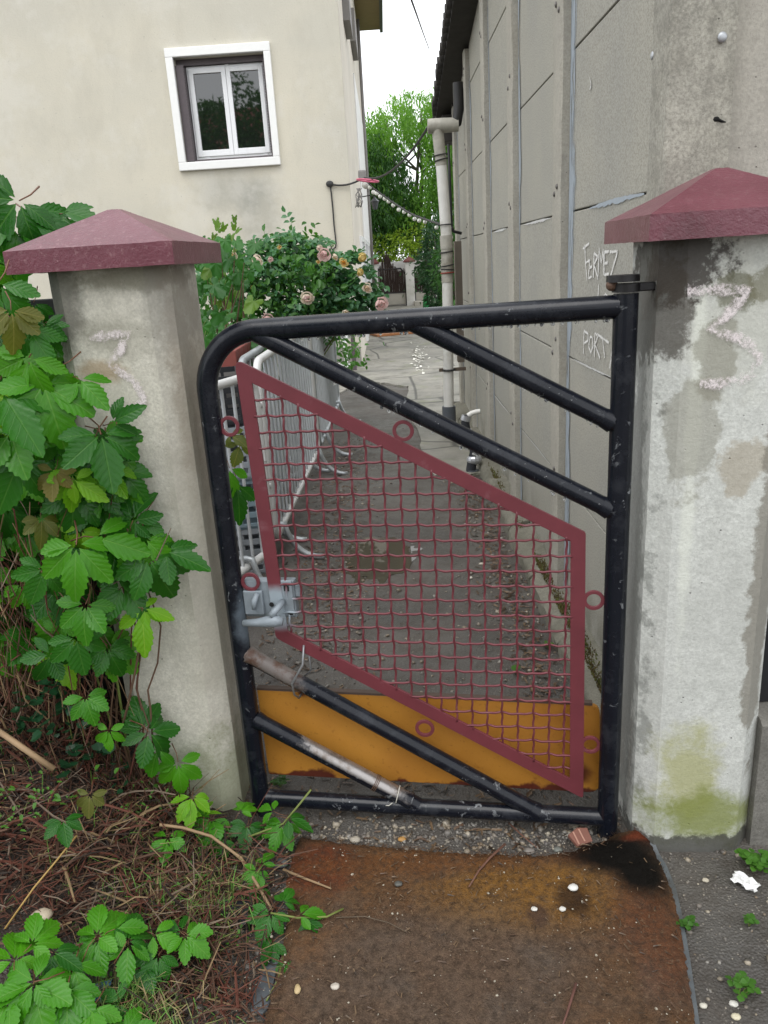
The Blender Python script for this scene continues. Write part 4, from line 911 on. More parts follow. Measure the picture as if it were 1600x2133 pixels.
# ================================================================== CABLES, LIGHTS AND SMALL THINGS AT THE HOUSE CORNER
M_CAB = simple('dark_outdoor_cable', (.03, .03, .03), .6)
A_ = on_y(687, 383, HY - .03); B_ = on_y(757, 370, HY - .05); E_ = on_y(926, 205, 8.1)
def sag(a, b, s_, n_=14): return [a.lerp(b, k / n_) - Vector((0, 0, s_ * 4 * (k / n_) * (1 - k / n_))) for k in range(n_ + 1)]
cw = MB().tube(sag(A_, B_, .05, 8) + sag(B_, E_, .22)[1:], .013, 7); tag(cw.build('overhead_cable', M_CAB, smooth=True), 'dark cable strung from the house corner up to the panel building roof', 'cable')
wc = thing('wall_cable', 'thin dark cable dropping down the cream house wall from a small box', 'cable', A_)
MB().ball(A_, .055, 8, 6, 1, .6, .8).build('junction_box', M_CAB, wc)
MB().tube([A_] + [on_y(px, py, HY - .02) for px, py in ((690, 400), (693, 430), (696, 470), (700, 505), (699, 515), (692, 520), (687, 505))], .011, 6).build('cable', M_CAB, wc, smooth=True)
fl = thing('flood_lamp', 'small grey flood lamp on the house corner by the light string', 'lamp', B_)
q_ = on_y(754, 366, HY - .08); MB().box((q_.x - .05, q_.y - .05, q_.z - .06), (q_.x + .06, q_.y + .03, q_.z + .07)).build('housing', M_GREYTRIM, fl, bevel=.02)
MB().ball(on_y(762, 385, HY - .1), .055, 10, 8).build('globe', simple('grey_globe', (.5, .49, .45), .4), fl, smooth=True)
ch_ = [on_y(px, py, HY - .04) for px, py in ((750, 392), (748, 405), (749, 420), (747, 432))]
mb = MB()
for k in range(9):
    mb.tube([ch_[0] + Vector((rnd.uniform(-.05, .05), 0, 0))] + [p_ + Vector((rnd.uniform(-.05, .05), rnd.uniform(-.03, 0), 0)) for p_ in ch_[1:]], .006, 5)
tag(mb.build('hanging_wire_bundle', M_GREYTRIM, smooth=True), 'tangle of thin grey wire hanging on the house corner below the lamp', 'wire')
hp = on_y(766, 376, 11.35); K = 40
mb = MB().tube([hp + Vector((.145 * math.cos(2 * math.pi * k / K), .145 * math.sin(2 * math.pi * k / K), -.02 * math.cos(2 * math.pi * k / K))) for k in range(K)], .012, 8, closed=True)
tag(mb.build('pink_hoop', simple('pink_plastic', (.62, .13, .22), .4), smooth=True), 'pink plastic hoop hanging level at the house corner', 'hoop')
sl = thing('light_string', 'string of round white bulbs strung across the alley from house to downpipe', 'light string', on_y(760, 385, 11.7))
z6 = lambda x_, y_: (640 + x_ / 4.444, 340 + y_ / 4.444)
cab = [(560, 178), (612, 232), (690, 290), (770, 348), (850, 400), (930, 452), (1010, 490), (1100, 522), (1200, 555), (1345, 600)]
def dep(x_): return 11.6 - (x_ - 560) / 785 * 4.4
MB().tube([on_y(*z6(*q_), dep(q_[0])) for q_ in cab], .010, 6).build('cord', M_CAB, sl, smooth=True)
M_BULB = Mt('white_bulb').set(Base_Color=(.72, .73, .66), Roughness=.3, Subsurface_Weight=.0).m
for (x_, y_) in ((580, 222), (612, 268), (642, 278), (675, 305), (718, 327), (754, 352), (797, 388), (847, 430), (898, 450), (947, 478), (994, 515), (1036, 530), (1090, 542), (1196, 595), (1333, 687)):
    d_ = dep(x_) + .03; q_ = on_y(*z6(x_, y_), d_); b_ = MB().ball(q_, 4.0 / FPX * d_, 12, 8).build('bulb', M_BULB, sl, smooth=True)
    MB().tube([q_ + Vector((0, 0, .02)), q_ + Vector((0, 0, .055))], .008, 6).build('bulb_cap', M_CAB, b_)
ow = MB().tube([on_y(850, -20, 9), on_y(868, 30, 12), on_y(882, 70, 18), on_y(894, 102, 26)], .012, 6); tag(ow.build('overhead_wire', M_CAB, smooth=True), 'single dark wire crossing the white sky above the alley', 'wire')
ln_ = thing('wall_lantern', 'old fashioned dark wall lantern on a bracket on the house side', 'lantern', on_y(781, 425, 17))
q_ = on_y(781, 424, 17); MB().lathe([(.045, -.11), (.08, .03), (.10, .04), (.03, .10), (.012, .13)], q_, 6).build('lamp_head', simple('dark_lantern', (.05, .055, .06), .4), ln_)
MB().tube([q_ + Vector((0, 0, .13)), q_ + Vector((-.1, 0, .16)), Vector((HX, 17, q_.z + .14))], .012, 6).build('bracket', M_DARKW, ln_)

# ================================================================== FAR END OF THE ALLEY
FY = 26.4
M_FWALL = simple('white_far_wall', (.62, .61, .58), .8, var=.1, sc_=4, dirt=(.42, .41, .36)); M_FCAP = simple('dark_red_far_cap', (.13, .035, .03), .7); M_FSTEP = simple('grey_far_step', (.38, .36, .31), .8, sc_=6)
fwall = MB().box((-2.0, FY + .45, 0), (.02, FY + .6, 1.42)).box((.66, FY + .45, 0), (6, FY + .6, 1.42)); 
fw = thing('far_boundary_wall', 'white boundary wall behind the brushwood gates at the alley end', 'wall', (2, FY + .5, 0))
MB().box((-2.0, FY + .45, 0), (6, FY + .6, 1.42)).build('wall_face', M_FWALL, fw)
for lab, px, wpx in (('white far pillar with red cap between the two brushwood gates', 853, 17), ('white far pillar with red cap against the house side', 781, 11)):
    c_ = on_y(px, 560, FY); hw = wpx / FPX * FY / 2; t = thing('far_pillar', lab, 'pillar', (c_.x, FY, 0), 0, 'far pillars')
    MB().box((c_.x - hw, FY - hw, 0), (c_.x + hw, FY + hw, 1.38)).build('shaft', M_FWALL, t, bevel=.01)
    h_ = hw + .05; MB().add([(c_.x - h_, FY - h_, 1.38), (c_.x + h_, FY - h_, 1.38), (c_.x + h_, FY + h_, 1.38), (c_.x - h_, FY + h_, 1.38), (c_.x - h_, FY - h_, 1.43), (c_.x + h_, FY - h_, 1.43), (c_.x + h_, FY + h_, 1.43), (c_.x - h_, FY + h_, 1.43), (c_.x, FY, 1.56)],
             [(3, 2, 1, 0), (0, 1, 5, 4), (1, 2, 6, 5), (2, 3, 7, 6), (3, 0, 4, 7), (4, 5, 8), (5, 6, 8), (6, 7, 8), (7, 4, 8)]).build('cap', M_FCAP, t)
M_BRUSH = simple('dark_brushwood', (.055, .035, .028), .9, var=.4, sc_=12); M_FGATE = simple('black_far_gate', (.02, .02, .022), .5)
def brush_gate(label, x0, x1, top):
    t = thing('brushwood_gate', label, 'gate', ((x0 + x1) / 2, FY, 0), 0, 'brushwood gates at the alley end')
    MB().tube([(x0, FY, .05), (x0, FY, 1.15), (x0 + .05, FY, 1.2), (x1 - .15, FY, 1.2), (x1, FY, 1.02), (x1, FY, .05)], .03, 8).build('frame', M_FGATE, t, smooth=True)
    MB().box((x0, FY - .02, .43), (x1, FY + .02, .49)).build('mid_rail', M_FGATE, t)
    MB().box((x0 + .03, FY - .01, .08), (x1 - .03, FY + .01, .42)).build('kick_plate', M_FSTEP, t)
    jr = random.Random(int(x0 * 100)); mb = MB(); n_ = 130
    for k in range(n_):
        u = k / (n_ - 1); x_ = x0 + .02 + (x1 - x0 - .04) * u; zt = top(u) * jr.uniform(.92, 1.03); zb = jr.uniform(.40, .75) if jr.random() < .3 else .44
        mb.tube([(x_, FY + jr.uniform(-.05, .05), zb), (x_ + jr.uniform(-.03, .03), FY + jr.uniform(-.05, .02), zt)], .0075, 4)
    stuff(mb.build('brushwood_sticks', M_BRUSH, t))
xa, xb = on_y(786, 600, FY).x, on_y(846, 600, FY).x
brush_gate('brushwood covered gate left of the red capped far pillar', xa, xb, lambda u: 1.05 + .52 * math.exp(-((u - .35) / .22) ** 2) + .12)
xc, xd = on_y(864, 600, FY).x, on_y(906, 600, FY).x
brush_gate('second brushwood gate right of the red capped far pillar', xc, xd, lambda u: 1.0 + .75 * math.exp(-((u - .75) / .35) ** 2))
tag(MB().box((xc - .05, FY - .6, 0), (xc + .7, FY - .12, .16)).build('concrete_step', M_FSTEP, bevel=.01), 'low concrete step in front of the second brushwood gate', 'step')
gb = on_z(889, 640, .02); mb = MB().lathe([(.105, 0), (.12, .02), (.10, .28), (.075, .30), (.07, .34)], (gb.x, gb.y, .02), 14); gt = thing('green_can', 'bright green plastic can on the ground at the alley end', 'can', (gb.x, gb.y, .02))
mb.build('body', simple('green_plastic', (.03, .33, .09), .4), gt, auto=50); MB().tube([(gb.x - .08, gb.y, .32), (gb.x - .03, gb.y, .40), (gb.x + .07, gb.y, .37)], .012, 6).build('handle', bpy.data.materials['green_plastic'], gt)
oa, ob = on_z(778, 699, .03), on_z(866, 692, .03)
tag(MB().bar((oa.x, oa.y, .045), (ob.x, ob.y + .1, .045), .55, .045).build('orange_threshold_board', simple('weathered_orange_board', (.42, .17, .06), .6, var=.3, sc_=5), bevel=.004), 'weathered orange board lying across the far path', 'board')
mb = MB(); jr = random.Random(9)
for k in range(110):
    q_ = on_z(872 + jr.gauss(0, 9), 745 + jr.gauss(0, 16), .022); s_ = jr.uniform(.01, .03); M_ = Matrix.Rotation(jr.uniform(0, 6), 4, 'Z') @ Matrix.Rotation(jr.uniform(-.5, .5), 4, 'X')
    mb.add([q_ + M_ @ Vector(v) * s_ + Vector((0, 0, .012)) for v in ((-1, -.6, 0), (.2, -1, .25), (1, .3, 0), (0, .8, .2))], [(0, 1, 2), (0, 2, 3)])
o = stuff(mb.build('white_flakes', simple('white_flake', (.74, .73, .66), .8))); o['label'] = 'scatter of white flakes on the far concrete path'; o['category'] = 'litter'
# pale fence bit at the house corner foot
fp = thing('white_door_frame', 'white metal frame with rails standing at the foot of the house corner', 'frame', on_z(728, 770))
for k, (px, w_) in enumerate(((695, .05), (722, .05), (739, .06))):
    q_ = on_y(px, 765, 11.2); MB().box((q_.x - w_ / 2, 11.2, .05), (q_.x + w_ / 2, 11.24, .95)).build('upright', M_PVC if k < 2 else M_SHUT, fp)
xl, xr_ = on_y(690, 760, 11.2).x, on_y(739, 760, 11.2).x
for z_ in (.12, .5, .9): MB().box((xl, 11.205, z_), (xr_ - .03, 11.235, z_ + .04)).build('rail', M_PVC, fp)
# ================================================================== MAT AT THE THRESHOLD
def interp(tab, v):
    for (a, x0), (b, x1) in zip(tab[:-1], tab[1:]):
        if v <= b: return x0 + (x1 - x0) * (v - a) / (b - a)
    return tab[-1][1]
top_tab = [(0, 1754), (.10, 1762), (.3, 1778), (.5, 1788), (.68, 1792), (.78, 1782), (.86, 1764), (.93, 1750), (1, 1752)]
lef_tab = [(1740, 632), (1800, 608), (1850, 598), (1920, 603), (2000, 588), (2100, 562), (2450, 470)]
rig_tab = [(1740, 1322), (1770, 1352), (1810, 1378), (1860, 1398), (1920, 1412), (2000, 1426), (2100, 1441), (2450, 1490)]
def mat_pt(u, v, ex=0.0, z0=.0):
    yt = interp(top_tab, u); py = yt + (2450 - yt) * v
    l, r = interp(lef_tab, py), interp(rig_tab, py) + ex
    q_ = on_z(l + (r - l) * u, py, z0); return q_
def mat_lift(q_, u, v):
    cu = max(0, 1 - math.hypot((u - 1.0) / .10, v / .06)); return .030 * cu ** 1.3
def carpet():
    m = Mt('wet_brown_carpet_mat')
    c = m.mix(m.ramp(m.noise(3.2, 6, .65), [(.36, 0.0), (.66, 1.0)]), (.170, .078, .028), (.122, .070, .038))
    c = m.mix(m.ramp(m.noise(6, 5, .6, m.addv(m.pos(), (3, 0, 0))), [(.5, 0.0), (.7, .75)]), c, (.105, .083, .066))
    def st(px, py, rx, ry, col, f_, wob=.9):
        nonlocal c
        q_ = on_z(px, py); c = m.mix(m.ma('MULTIPLY', m.blob((q_.x, q_.y, 0), (rx, ry, 1), .6, wob, 14), f_), c, col)
    st(1100, 1880, .30, .13, (.26, .125, .022), .8); st(660, 1820, .13, .12, (.15, .036, .012), .85); st(900, 1810, .4, .05, (.17, .065, .018), .6); st(1360, 1960, .10, .22, (.125, .045, .02), .8); st(1250, 1790, .14, .05, (.060, .018, .008), .8)
    st(900, 2060, .5, .25, (.12, .096, .078), .6)
    st(1330, 1765, .05, .03, (.13, .030, .012), .8)
    c = m.mix(m.ramp(m.noise(300, 3, .7), [(.35, .5), (.6, 0.0)]), c, (.045, .030, .02))
    c = m.mix(m.ramp(m.noise(420, 2, .6), [(.64, 0.0), (.72, .35)]), c, (.34, .25, .15))
    c = m.mix(m.ramp(m.noise(48, 6, .75), [(.36, .7), (.56, 0.0)]), c, (.040, .028, .020)); c = m.mix(m.ramp(m.noise(85, 5, .75, m.addv(m.pos(), (2, 2, 0))), [(.55, 0.0), (.72, .55)]), c, (.24, .165, .10))
    st(1285, 1792, .15, .085, (.004, .003, .002), 1.0, .7); st(1335, 1835, .085, .10, (.004, .003, .002), 1.0, .7); st(1195, 1890, .05, .06, (.03, .016, .009), .8); st(1120, 1920, .03, .04, (.05, .03, .025), .7); st(1330, 1762, .05, .018, (.13, .030, .012), .8)
    m.set(Base_Color=c, Roughness=m.ma('ADD', .55, m.ma('MULTIPLY', m.noise(5, 4), .3)), Specular_IOR_Level=.14)
    m.bump(m.ma('ADD', m.noise(260, 4, .7), m.ma('MULTIPLY', m.noise(16, 5, .65), .9)), .8, .006); return m.m
mt_ = thing('door_mat', 'soaked brown carpet mat with a black stain lying before the gate', 'mat', on_z(1000, 1900))
M_CARPET = carpet()
def mat_grid(nu, nv, zoff, ex, noise_):
    mb = MB(); vs = []
    for j in range(nv + 1):
        for i in range(nu + 1):
            u = i / nu; v = (j / nv) ** 1.25; q_ = mat_pt(u, v, ex)
            z_ = zoff + mat_lift(q_, u, v)
            if ex == 0:
                ed = min(u, 1 - u) * 30; et = v * 60; k_ = min(1, ed, et if j else 0); z_ -= .008 * (1 - k_)
                if i in (0, nu) or j == 0: q_ = q_ + Vector((rnd.uniform(-.003, .003), rnd.uniform(-.003, .003), 0))
            vs.append((q_.x, q_.y, z_))
    w_ = nu + 1; fs = [(j * w_ + i, (j + 1) * w_ + i, (j + 1) * w_ + i + 1, j * w_ + i + 1) for j in range(nv) for i in range(nu)]
    if noise_:
        A = np.array(vs); A[:, 2] += noise_ * fbm(A[:, 0], A[:, 1], 14, 4, 3); vs = [tuple(q_) for q_ in A.tolist()]
    # skirt
    bd_ = [i for i in range(w_)] + [j * w_ + nu for j in range(1, nv + 1)] + [nv * w_ + i for i in range(nu - 1, -1, -1)] + [j * w_ for j in range(nv - 1, 0, -1)]
    b0 = len(vs); vs += [(vs[k][0], vs[k][1], zoff - .03) for k in bd_]; n_ = len(bd_)
    fs += [(bd_[k], bd_[(k + 1) % n_], b0 + (k + 1) % n_, b0 + k) for k in range(n_)]
    mb.add(vs, fs); return mb
mat_grid(150, 110, .022, 0, .008).build('carpet', M_CARPET, mt_, smooth=True)
mat_grid(20, 60, .012, 10, 0).build('rubber_backing', simple('slate_grey_rubber', (.10, .112, .12), .5, var=.35, sc_=22, dirt=(.05, .045, .04)), mt_, smooth=False)
# fibres standing out of the carpet
mb = MB(); jr = random.Random(2)
for k in range(22000):
    u, v = jr.random(), jr.random() ** 1.2 * .62; q_ = mat_pt(u, v); z_ = .021 + mat_lift(q_, u, v); a = jr.uniform(0, 6.283); l_ = jr.uniform(.004, .013); w_ = .0006
    d_ = Vector((math.cos(a), math.sin(a), 0)); s_ = Vector((-d_.y, d_.x, 0)); p_ = Vector((q_.x, q_.y, z_))
    mb.add([p_ - s_ * w_, p_ + s_ * w_, p_ + d_ * l_ * .7 + Vector((0, 0, l_ * jr.uniform(.3, .9)))], [(0, 1, 2)])
stuff(mb.build('carpet_fibres', M_CARPET, mt_))

# ================================================================== STONES, GRIT AND LITTER
ICO = []
def ico():
    t = (1 + 5 ** .5) / 2
    v = [(-1, t, 0), (1, t, 0), (-1, -t, 0), (1, -t, 0), (0, -1, t), (0, 1, t), (0, -1, -t), (0, 1, -t), (t, 0, -1), (t, 0, 1), (-t, 0, -1), (-t, 0, 1)]
    f_ = [(0, 11, 5), (0, 5, 1), (0, 1, 7), (0, 7, 10), (0, 10, 11), (1, 5, 9), (5, 11, 4), (11, 10, 2), (10, 7, 6), (7, 1, 8), (3, 9, 4), (3, 4, 2), (3, 2, 6), (3, 6, 8), (3, 8, 9), (4, 9, 5), (2, 4, 11), (6, 2, 10), (8, 6, 7), (9, 8, 1)]
    return np.array(v) / np.linalg.norm(v[0]), np.array(f_)
IV, IF = ico()
def scatter_pebbles(name, pts, sizes, mat, label, cat, seed, flat=.6):
    r_ = np.random.RandomState(seed); V = []; F = []; b = 0
    for (x_, y_, z_), s_ in zip(pts, sizes):
        a = r_.uniform(0, 6.28, 3); ca, sa = math.cos(a[0]), math.sin(a[0])
        q_ = IV * (1 + r_.uniform(-.18, .18, (12, 1))) * np.array([s_ * r_.uniform(.8, 1.4), s_ * r_.uniform(.7, 1.1), s_ * r_.uniform(.45, .9) * flat / .6])
        tl = r_.uniform(-.5, .5); ct, st_ = math.cos(tl), math.sin(tl)
        q_ = np.stack([q_[:, 0] * ct - q_[:, 2] * st_, q_[:, 1], q_[:, 0] * st_ + q_[:, 2] * ct], 1)
        q_ = np.stack([q_[:, 0] * ca - q_[:, 1] * sa, q_[:, 0] * sa + q_[:, 1] * ca, q_[:, 2]], 1) + np.array([x_, y_, z_ + s_ * .2])
        V.append(q_); F.append(IF + b); b += 12
    me = bpy.data.meshes.new(name); me.from_pydata(np.concatenate(V).tolist(), [], np.concatenate(F).tolist()); me.materials.append(mat)
    me.polygons.foreach_set('use_smooth', [True] * len(me.polygons)); me.update()
    o = bpy.data.objects.new(name, me); COL.objects.link(o); o['kind'] = 'stuff'; o['label'] = label; o['category'] = cat; return o
def pebble_mat(name, cols, sc_=55):
    m = Mt(name); v = m.sep(m.voro(sc_, None, 'F1', 'Color'))[0]; n_ = len(cols)
    c = m.ramp(v, [(i / n_, k) for i, k in enumerate(cols)]); m.set(Base_Color=c, Roughness=.45, Specular_IOR_Level=.5); m.bump(m.noise(200, 4), .2, .002); return m.m
M_PEB = pebble_mat('river_gravel', [(.07, .065, .06), (.20, .17, .13), (.11, .10, .095), (.36, .32, .25), (.16, .12, .08), (.25, .235, .21), (.09, .08, .07)])
def field(n_, fn, seed):
    r_ = random.Random(seed); out_ = []
    while len(out_) < n_:
        q_ = fn(r_)
        if q_ is not None: out_.append((q_[0], q_[1]))
    A = np.array(out_); Z = hf(A[:, 0], A[:, 1]); return [(a, b, c) for (a, b), c in zip(out_, Z.tolist())]
# strip under the gate
def f1(r_):
    px, py = r_.uniform(545, 1300), r_.gauss(1745, 22); q_ = on_z(px, py); return (q_.x, q_.y) if 1.66 < q_.y < 2.0 else None
r9 = np.random.RandomState(3); P_ = field(1500, f1, 1); scatter_pebbles('threshold_gravel', P_, np.exp(r9.normal(math.log(.0034), .5, len(P_))), M_PEB, 'wet gravel in the strip under the gate', 'gravel', 1)
def f2(r_):
    q_ = (r_.uniform(.36, .61) if r_.random() < .6 else r_.gauss(.45, .1), 2.2 + 3.6 * r_.random() ** 1.2); return q_ if q_[0] < .605 else None
def f3(r_): return (r_.gauss(-.33, .13), 2.2 + 5.2 * r_.random() ** 1.2)
def f4(r_): return (r_.uniform(-.6, .6), 2.1 + 1.6 * r_.random())
P_ = field(520, f2, 2) + field(1000, f3, 3) + field(420, f4, 4); scatter_pebbles('alley_gravel', P_, np.clip(np.exp(r9.normal(math.log(.0048), .5, len(P_))), .002, .014), M_PEB, 'pale pebbles strewn over the dark alley ground', 'gravel', 2)
def f5(r_):
    q_ = (r_.uniform(.52, 1.2), r_.uniform(1.05, 1.70)); return q_ if q_[0] > .60 else None
P_ = field(520, f5, 5); scatter_pebbles('roadside_gravel', P_, np.clip(np.exp(r9.normal(math.log(.0034), .55, len(P_))), .0015, .010), M_PEB, 'small stones on the dark ground right of the mat', 'gravel', 3)
def f6(r_):
    q_ = on_z(r_.uniform(300, 620), r_.uniform(1700, 2133)); return (q_.x, q_.y)
P_ = field(330, f6, 6); scatter_pebbles('verge_gravel', P_, np.clip(np.exp(r9.normal(math.log(.004), .5, len(P_))), .0015, .012), M_PEB, 'stones and grit between the creeper and the mat', 'gravel', 4)
def f7(r_): return (r_.uniform(-.42, .55), 1.15 + .6 * r_.random())
P_ = [(x_, y_, .020) for x_, y_, z_ in field(1100, f7, 7)]; scatter_pebbles('mat_grit', P_, np.clip(np.exp(r9.normal(math.log(.0013), .5, len(P_))), .0007, .0042), simple('pale_grit', (.42, .38, .30), .7), 'pale grit caught in the brown mat', 'grit', 5)
# chips and rotten leaf litter
mb = MB(); jr = random.Random(31); LIT = []
for k in range(3300):
    c_ = jr.random()
    if c_ < .40: x_, y_ = jr.gauss(.50, .05), 2.2 + 4 * jr.random()
    elif c_ < .80: x_, y_ = jr.gauss(-.42, .11), 2.4 + 4.5 * jr.random()
    elif c_ < .90: x_, y_ = jr.uniform(-.55, .55), jr.uniform(1.72, 2.1)
    else: x_, y_ = jr.uniform(-.62, -.36), jr.uniform(1.1, 1.75)
    if x_ > .6: continue
    LIT.append((x_, y_))
LZ = hf(np.array(LIT)[:, 0], np.array(LIT)[:, 1])
for (x_, y_), z_ in zip(LIT, LZ.tolist()):
    s_ = jr.uniform(.004, .013); p_ = Vector((x_, y_, z_ + .004)); M_ = Matrix.Rotation(jr.uniform(0, 6.3), 4, 'Z') @ Matrix.Rotation(jr.uniform(-.6, .6), 4, 'X')
    mb.add([p_ + M_ @ Vector(v) * s_ for v in ((-1.6, -.25, 0), (1.4, -.35, .2), (1.5, .3, .1), (-1.3, .35, .25))], [(0, 1, 2, 3)])
for k in range(420):      # shreds on the mat
    u, v = jr.random(), jr.random() ** 1.3 * .6; q_ = mat_pt(u, v); s_ = jr.uniform(.0015, .006); p_ = Vector((q_.x, q_.y, .027)); M_ = Matrix.Rotation(jr.uniform(0, 6.3), 4, 'Z') @ Matrix.Rotation(jr.uniform(-.4, .4), 4, 'X')
    mb.add([p_ + M_ @ Vector(v_) * s_ for v_ in ((-1.8, -.22, 0), (1.6, -.3, .2), (1.7, .25, .1), (-1.5, .3, .25))], [(0, 1, 2, 3)])
o = stuff(mb.build('leaf_litter', pebble_mat('rotting_litter', [(.05, .03, .018), (.10, .055, .03), (.03, .022, .015), (.14, .09, .05)], 40))); o['label'] = 'brown bark and leaf litter along the alley edges'; o['category'] = 'litter'

# single stones and scraps one can point at
def stone(label, px, py, s_, col, zz=None, name='pebble', asp=(1.25, 1, .6), rz=0.0):
    q_ = on_z(px, py); z_ = hz(q_.x, q_.y) if zz is None else zz; q_ = on_z(px, py, z_); mb = MB(); jr = random.Random(int(px))
    M_ = Matrix.Rotation(rz, 3, 'Z'); mb.ball((q_.x, q_.y, z_ + s_ * .35), s_, 12, 8, *asp, M=M_)
    mb.v = [tuple(Vector(v) + Vector((jr.uniform(-1, 1), jr.uniform(-1, 1), jr.uniform(-1, 1))) * s_ * .11) for v in mb.v]
    nm = 'pebble_%d_%d_%d' % tuple(int(k * 100) for k in col); mt = bpy.data.materials.get(nm) or simple(nm, col, .5, var=.15, sc_=60)
    return tag(mb.build(name, mt, smooth=True), label, 'stone')
stone('bright white pebble on the mat, right beside the black stain', 1194, 1851, .0105, (.66, .65, .61), .024)
stone('small white pebble on the mat left of the black stain, lowest of the white ones', 1113, 1895, .0065, (.62, .60, .55), .024)
stone('small white pebble on the mat below the bright white one', 1172, 1895, .0070, (.62, .60, .55), .024)
stone('dark grey pebble on the rusty upper part of the mat', 830, 1843, .0085, (.09, .09, .08), .024)
stone('cream round pebble on the lower left of the mat', 698, 2057, .0085, (.52, .47, .40), .022)
stone('yellowish oval pebble on the left edge of the mat', 620, 2063, .0095, (.50, .38, .20), .022, asp=(.8, 1.3, .6))
stone('large tan stone lying in the dry twigs at far left', 88, 1912, .021, (.50, .42, .31), None)
stone('orange pebble in the gravel strip under the gate', 838, 1750, .0095, (.42, .23, .07)); stone('pale double stone at the upper left edge of the mat', 740, 1752, .0125, (.42, .38, .31))
stone('grey flat stone beside the upper left corner of the mat', 583, 1803, .021, (.12, .125, .13), asp=(1.2, .8, .4)); stone('cream pebble near the gate hinge socket', 1215, 1737, .0105, (.50, .45, .36))
stone('grey stone at the mat edge near the brick shard', 1103, 1776, .012, (.22, .20, .18)); stone('green grey pebble in the gravel by the mat edge', 1162, 1772, .010, (.17, .18, .16))
stone('round brown stone at the bottom left of the mat', 462, 2107, .012, (.20, .16, .12)); stone('pale yellow pebble lower right, on the dark ground', 1533, 2120, .008, (.55, .50, .36)); stone('white pebble lower right, on the dark ground', 1465, 2097, .007, (.55, .52, .44)); stone('bright white shell like pebble at the lower right', 1528, 2093, .008, (.62, .60, .55)); stone('tan pebble right of the black mat stain', 1470, 1835, .007, (.48, .43, .34))
stone('half buried pale stone in mid alley between barriers and wall', 712, 1310, .013, (.36, .29, .20)); stone('pale pebble in the alley right of centre', 1003, 1176, .011, (.50, .46, .38)); stone('white pebble by the kerb behind the wire panel', 980, 1205, .010, (.60, .57, .50))
br = on_z(1208, 1757); sh = MB(); M_ = Matrix.Translation(br + Vector((0, 0, .018))) @ Matrix.Rotation(.5, 4, 'Z') @ Matrix.Rotation(.35, 4, 'X')
sh.slab([M_ @ Vector(v) for v in ((-.028, -.02, 0), (.02, -.026, 0), (.032, .012, 0), (.006, .024, 0), (-.03, .018, 0))], M_.to_3x3() @ Vector((0, 0, .012)))
bs = thing('brick_shard', 'broken terracotta tile shard with grooves beside the gate hinge', 'shard', br); sh.build('shard_body', simple('terracotta', (.20, .085, .06), .75, sc_=50), bs, bevel=.002)
for k in range(2):
    MB().bar(M_ @ Vector((-.022 + k * .02, -.018, .0125)), M_ @ Vector((-.014 + k * .02, .018, .0125)), .004, .002).build('groove', simple('terracotta_pale', (.40, .22, .16), .8), bs)
pq = on_z(1552, 1846); mb = MB(); jr = random.Random(12); N_ = 7; vs_ = []
for j in range(N_):
    for i in range(N_):
        a, b = i / (N_ - 1) - .5, j / (N_ - 1) - .5; p_ = Matrix.Rotation(-.75, 3, 'Z') @ Vector((a * .062, b * .034, 0)); vs_.append((pq.x + p_.x + jr.uniform(-.003, .003), pq.y + p_.y + jr.uniform(-.003, .003), .014 + jr.uniform(-.007, .010)))
mb.add(vs_, [(j * N_ + i, j * N_ + i + 1, (j + 1) * N_ + i + 1, (j + 1) * N_ + i) for j in range(N_ - 1) for i in range(N_ - 1)])
o = mb.build('paper_scrap', simple('white_paper', (.80, .80, .79), .7, var=.05)); o.modifiers.new('thick', 'SOLIDIFY').thickness = .0015; tag(o, 'crumpled white paper scrap on the ground by the hinge pillar', 'paper')
sb = [on_z(*q_) for q_ in ((560, 1998), (583, 1998), (560, 2105), (548, 2118), (522, 2112), (530, 2070))]
mb = MB().slab([(q_.x, q_.y, hz(q_.x, q_.y) + .010) for q_ in reversed(sb)], (0, 0, -.04)); tag(mb.build('slate_piece', simple('blue_grey_slate', (.105, .118, .13), .5, var=.35, sc_=26, dirt=(.05, .045, .04)), bevel=.003), 'long blue grey slate piece along the left edge of the mat', 'slate')
sb = [on_z(*q_) for q_ in ((455, 1895), (500, 1872), (526, 1890), (524, 1938), (478, 1946))]
mb = MB().slab([(q_.x, q_.y, hz(q_.x, q_.y) + .02) for q_ in reversed(sb)], (0, 0, -.05)); tag(mb.build('coal_dark_rock', simple('black_rock', (.022, .025, .032), .4, var=.3, sc_=30), bevel=.006), 'black angular rock between the creeper leaves and the mat', 'rock')
def twig(label, pts, r_, col, z_=.026, name='twig'):
    P_ = [on_z(a, b, z_) for a, b in pts]; m_ = len(P_); jr = random.Random(int(pts[0][0])); P_ = [p + Vector((0, 0, jr.uniform(0, .006))) for p in P_]
    nm = 'twig_%d' % int(col[0] * 1000); mt = bpy.data.materials.get(nm) or simple(nm, col, .75, sc_=90, var=.25)
    return tag(MB().tube(P_, [r_ * (1 - .45 * i / (m_ - 1)) for i in range(m_)], 7).build(name, mt, smooth=True), label, 'twig')
twig('reddish twig lying across the top edge of the mat', [(1052, 1762), (1020, 1790), (997, 1815), (977, 1848)], .0035, (.15, .07, .045))
twig('pale straw twig crossing the rusty upper left corner of the mat', [(590, 1812), (640, 1832), (690, 1853)], .0042, (.30, .20, .11))
twig('short reddish twig at the bottom centre of the mat', [(1200, 2053), (1190, 2085), (1180, 2115), (1172, 2140)], .0035, (.13, .055, .04))
twig('thin dark stem on the left half of the mat', [(700, 1912), (760, 1910), (810, 1925), (848, 1945)], .0014, (.12, .09, .06))
twig('forked reddish twig in the gravel under the gate hinge', [(1060, 1715), (1085, 1738), (1118, 1768)], .0028, (.15, .08, .055), .012)

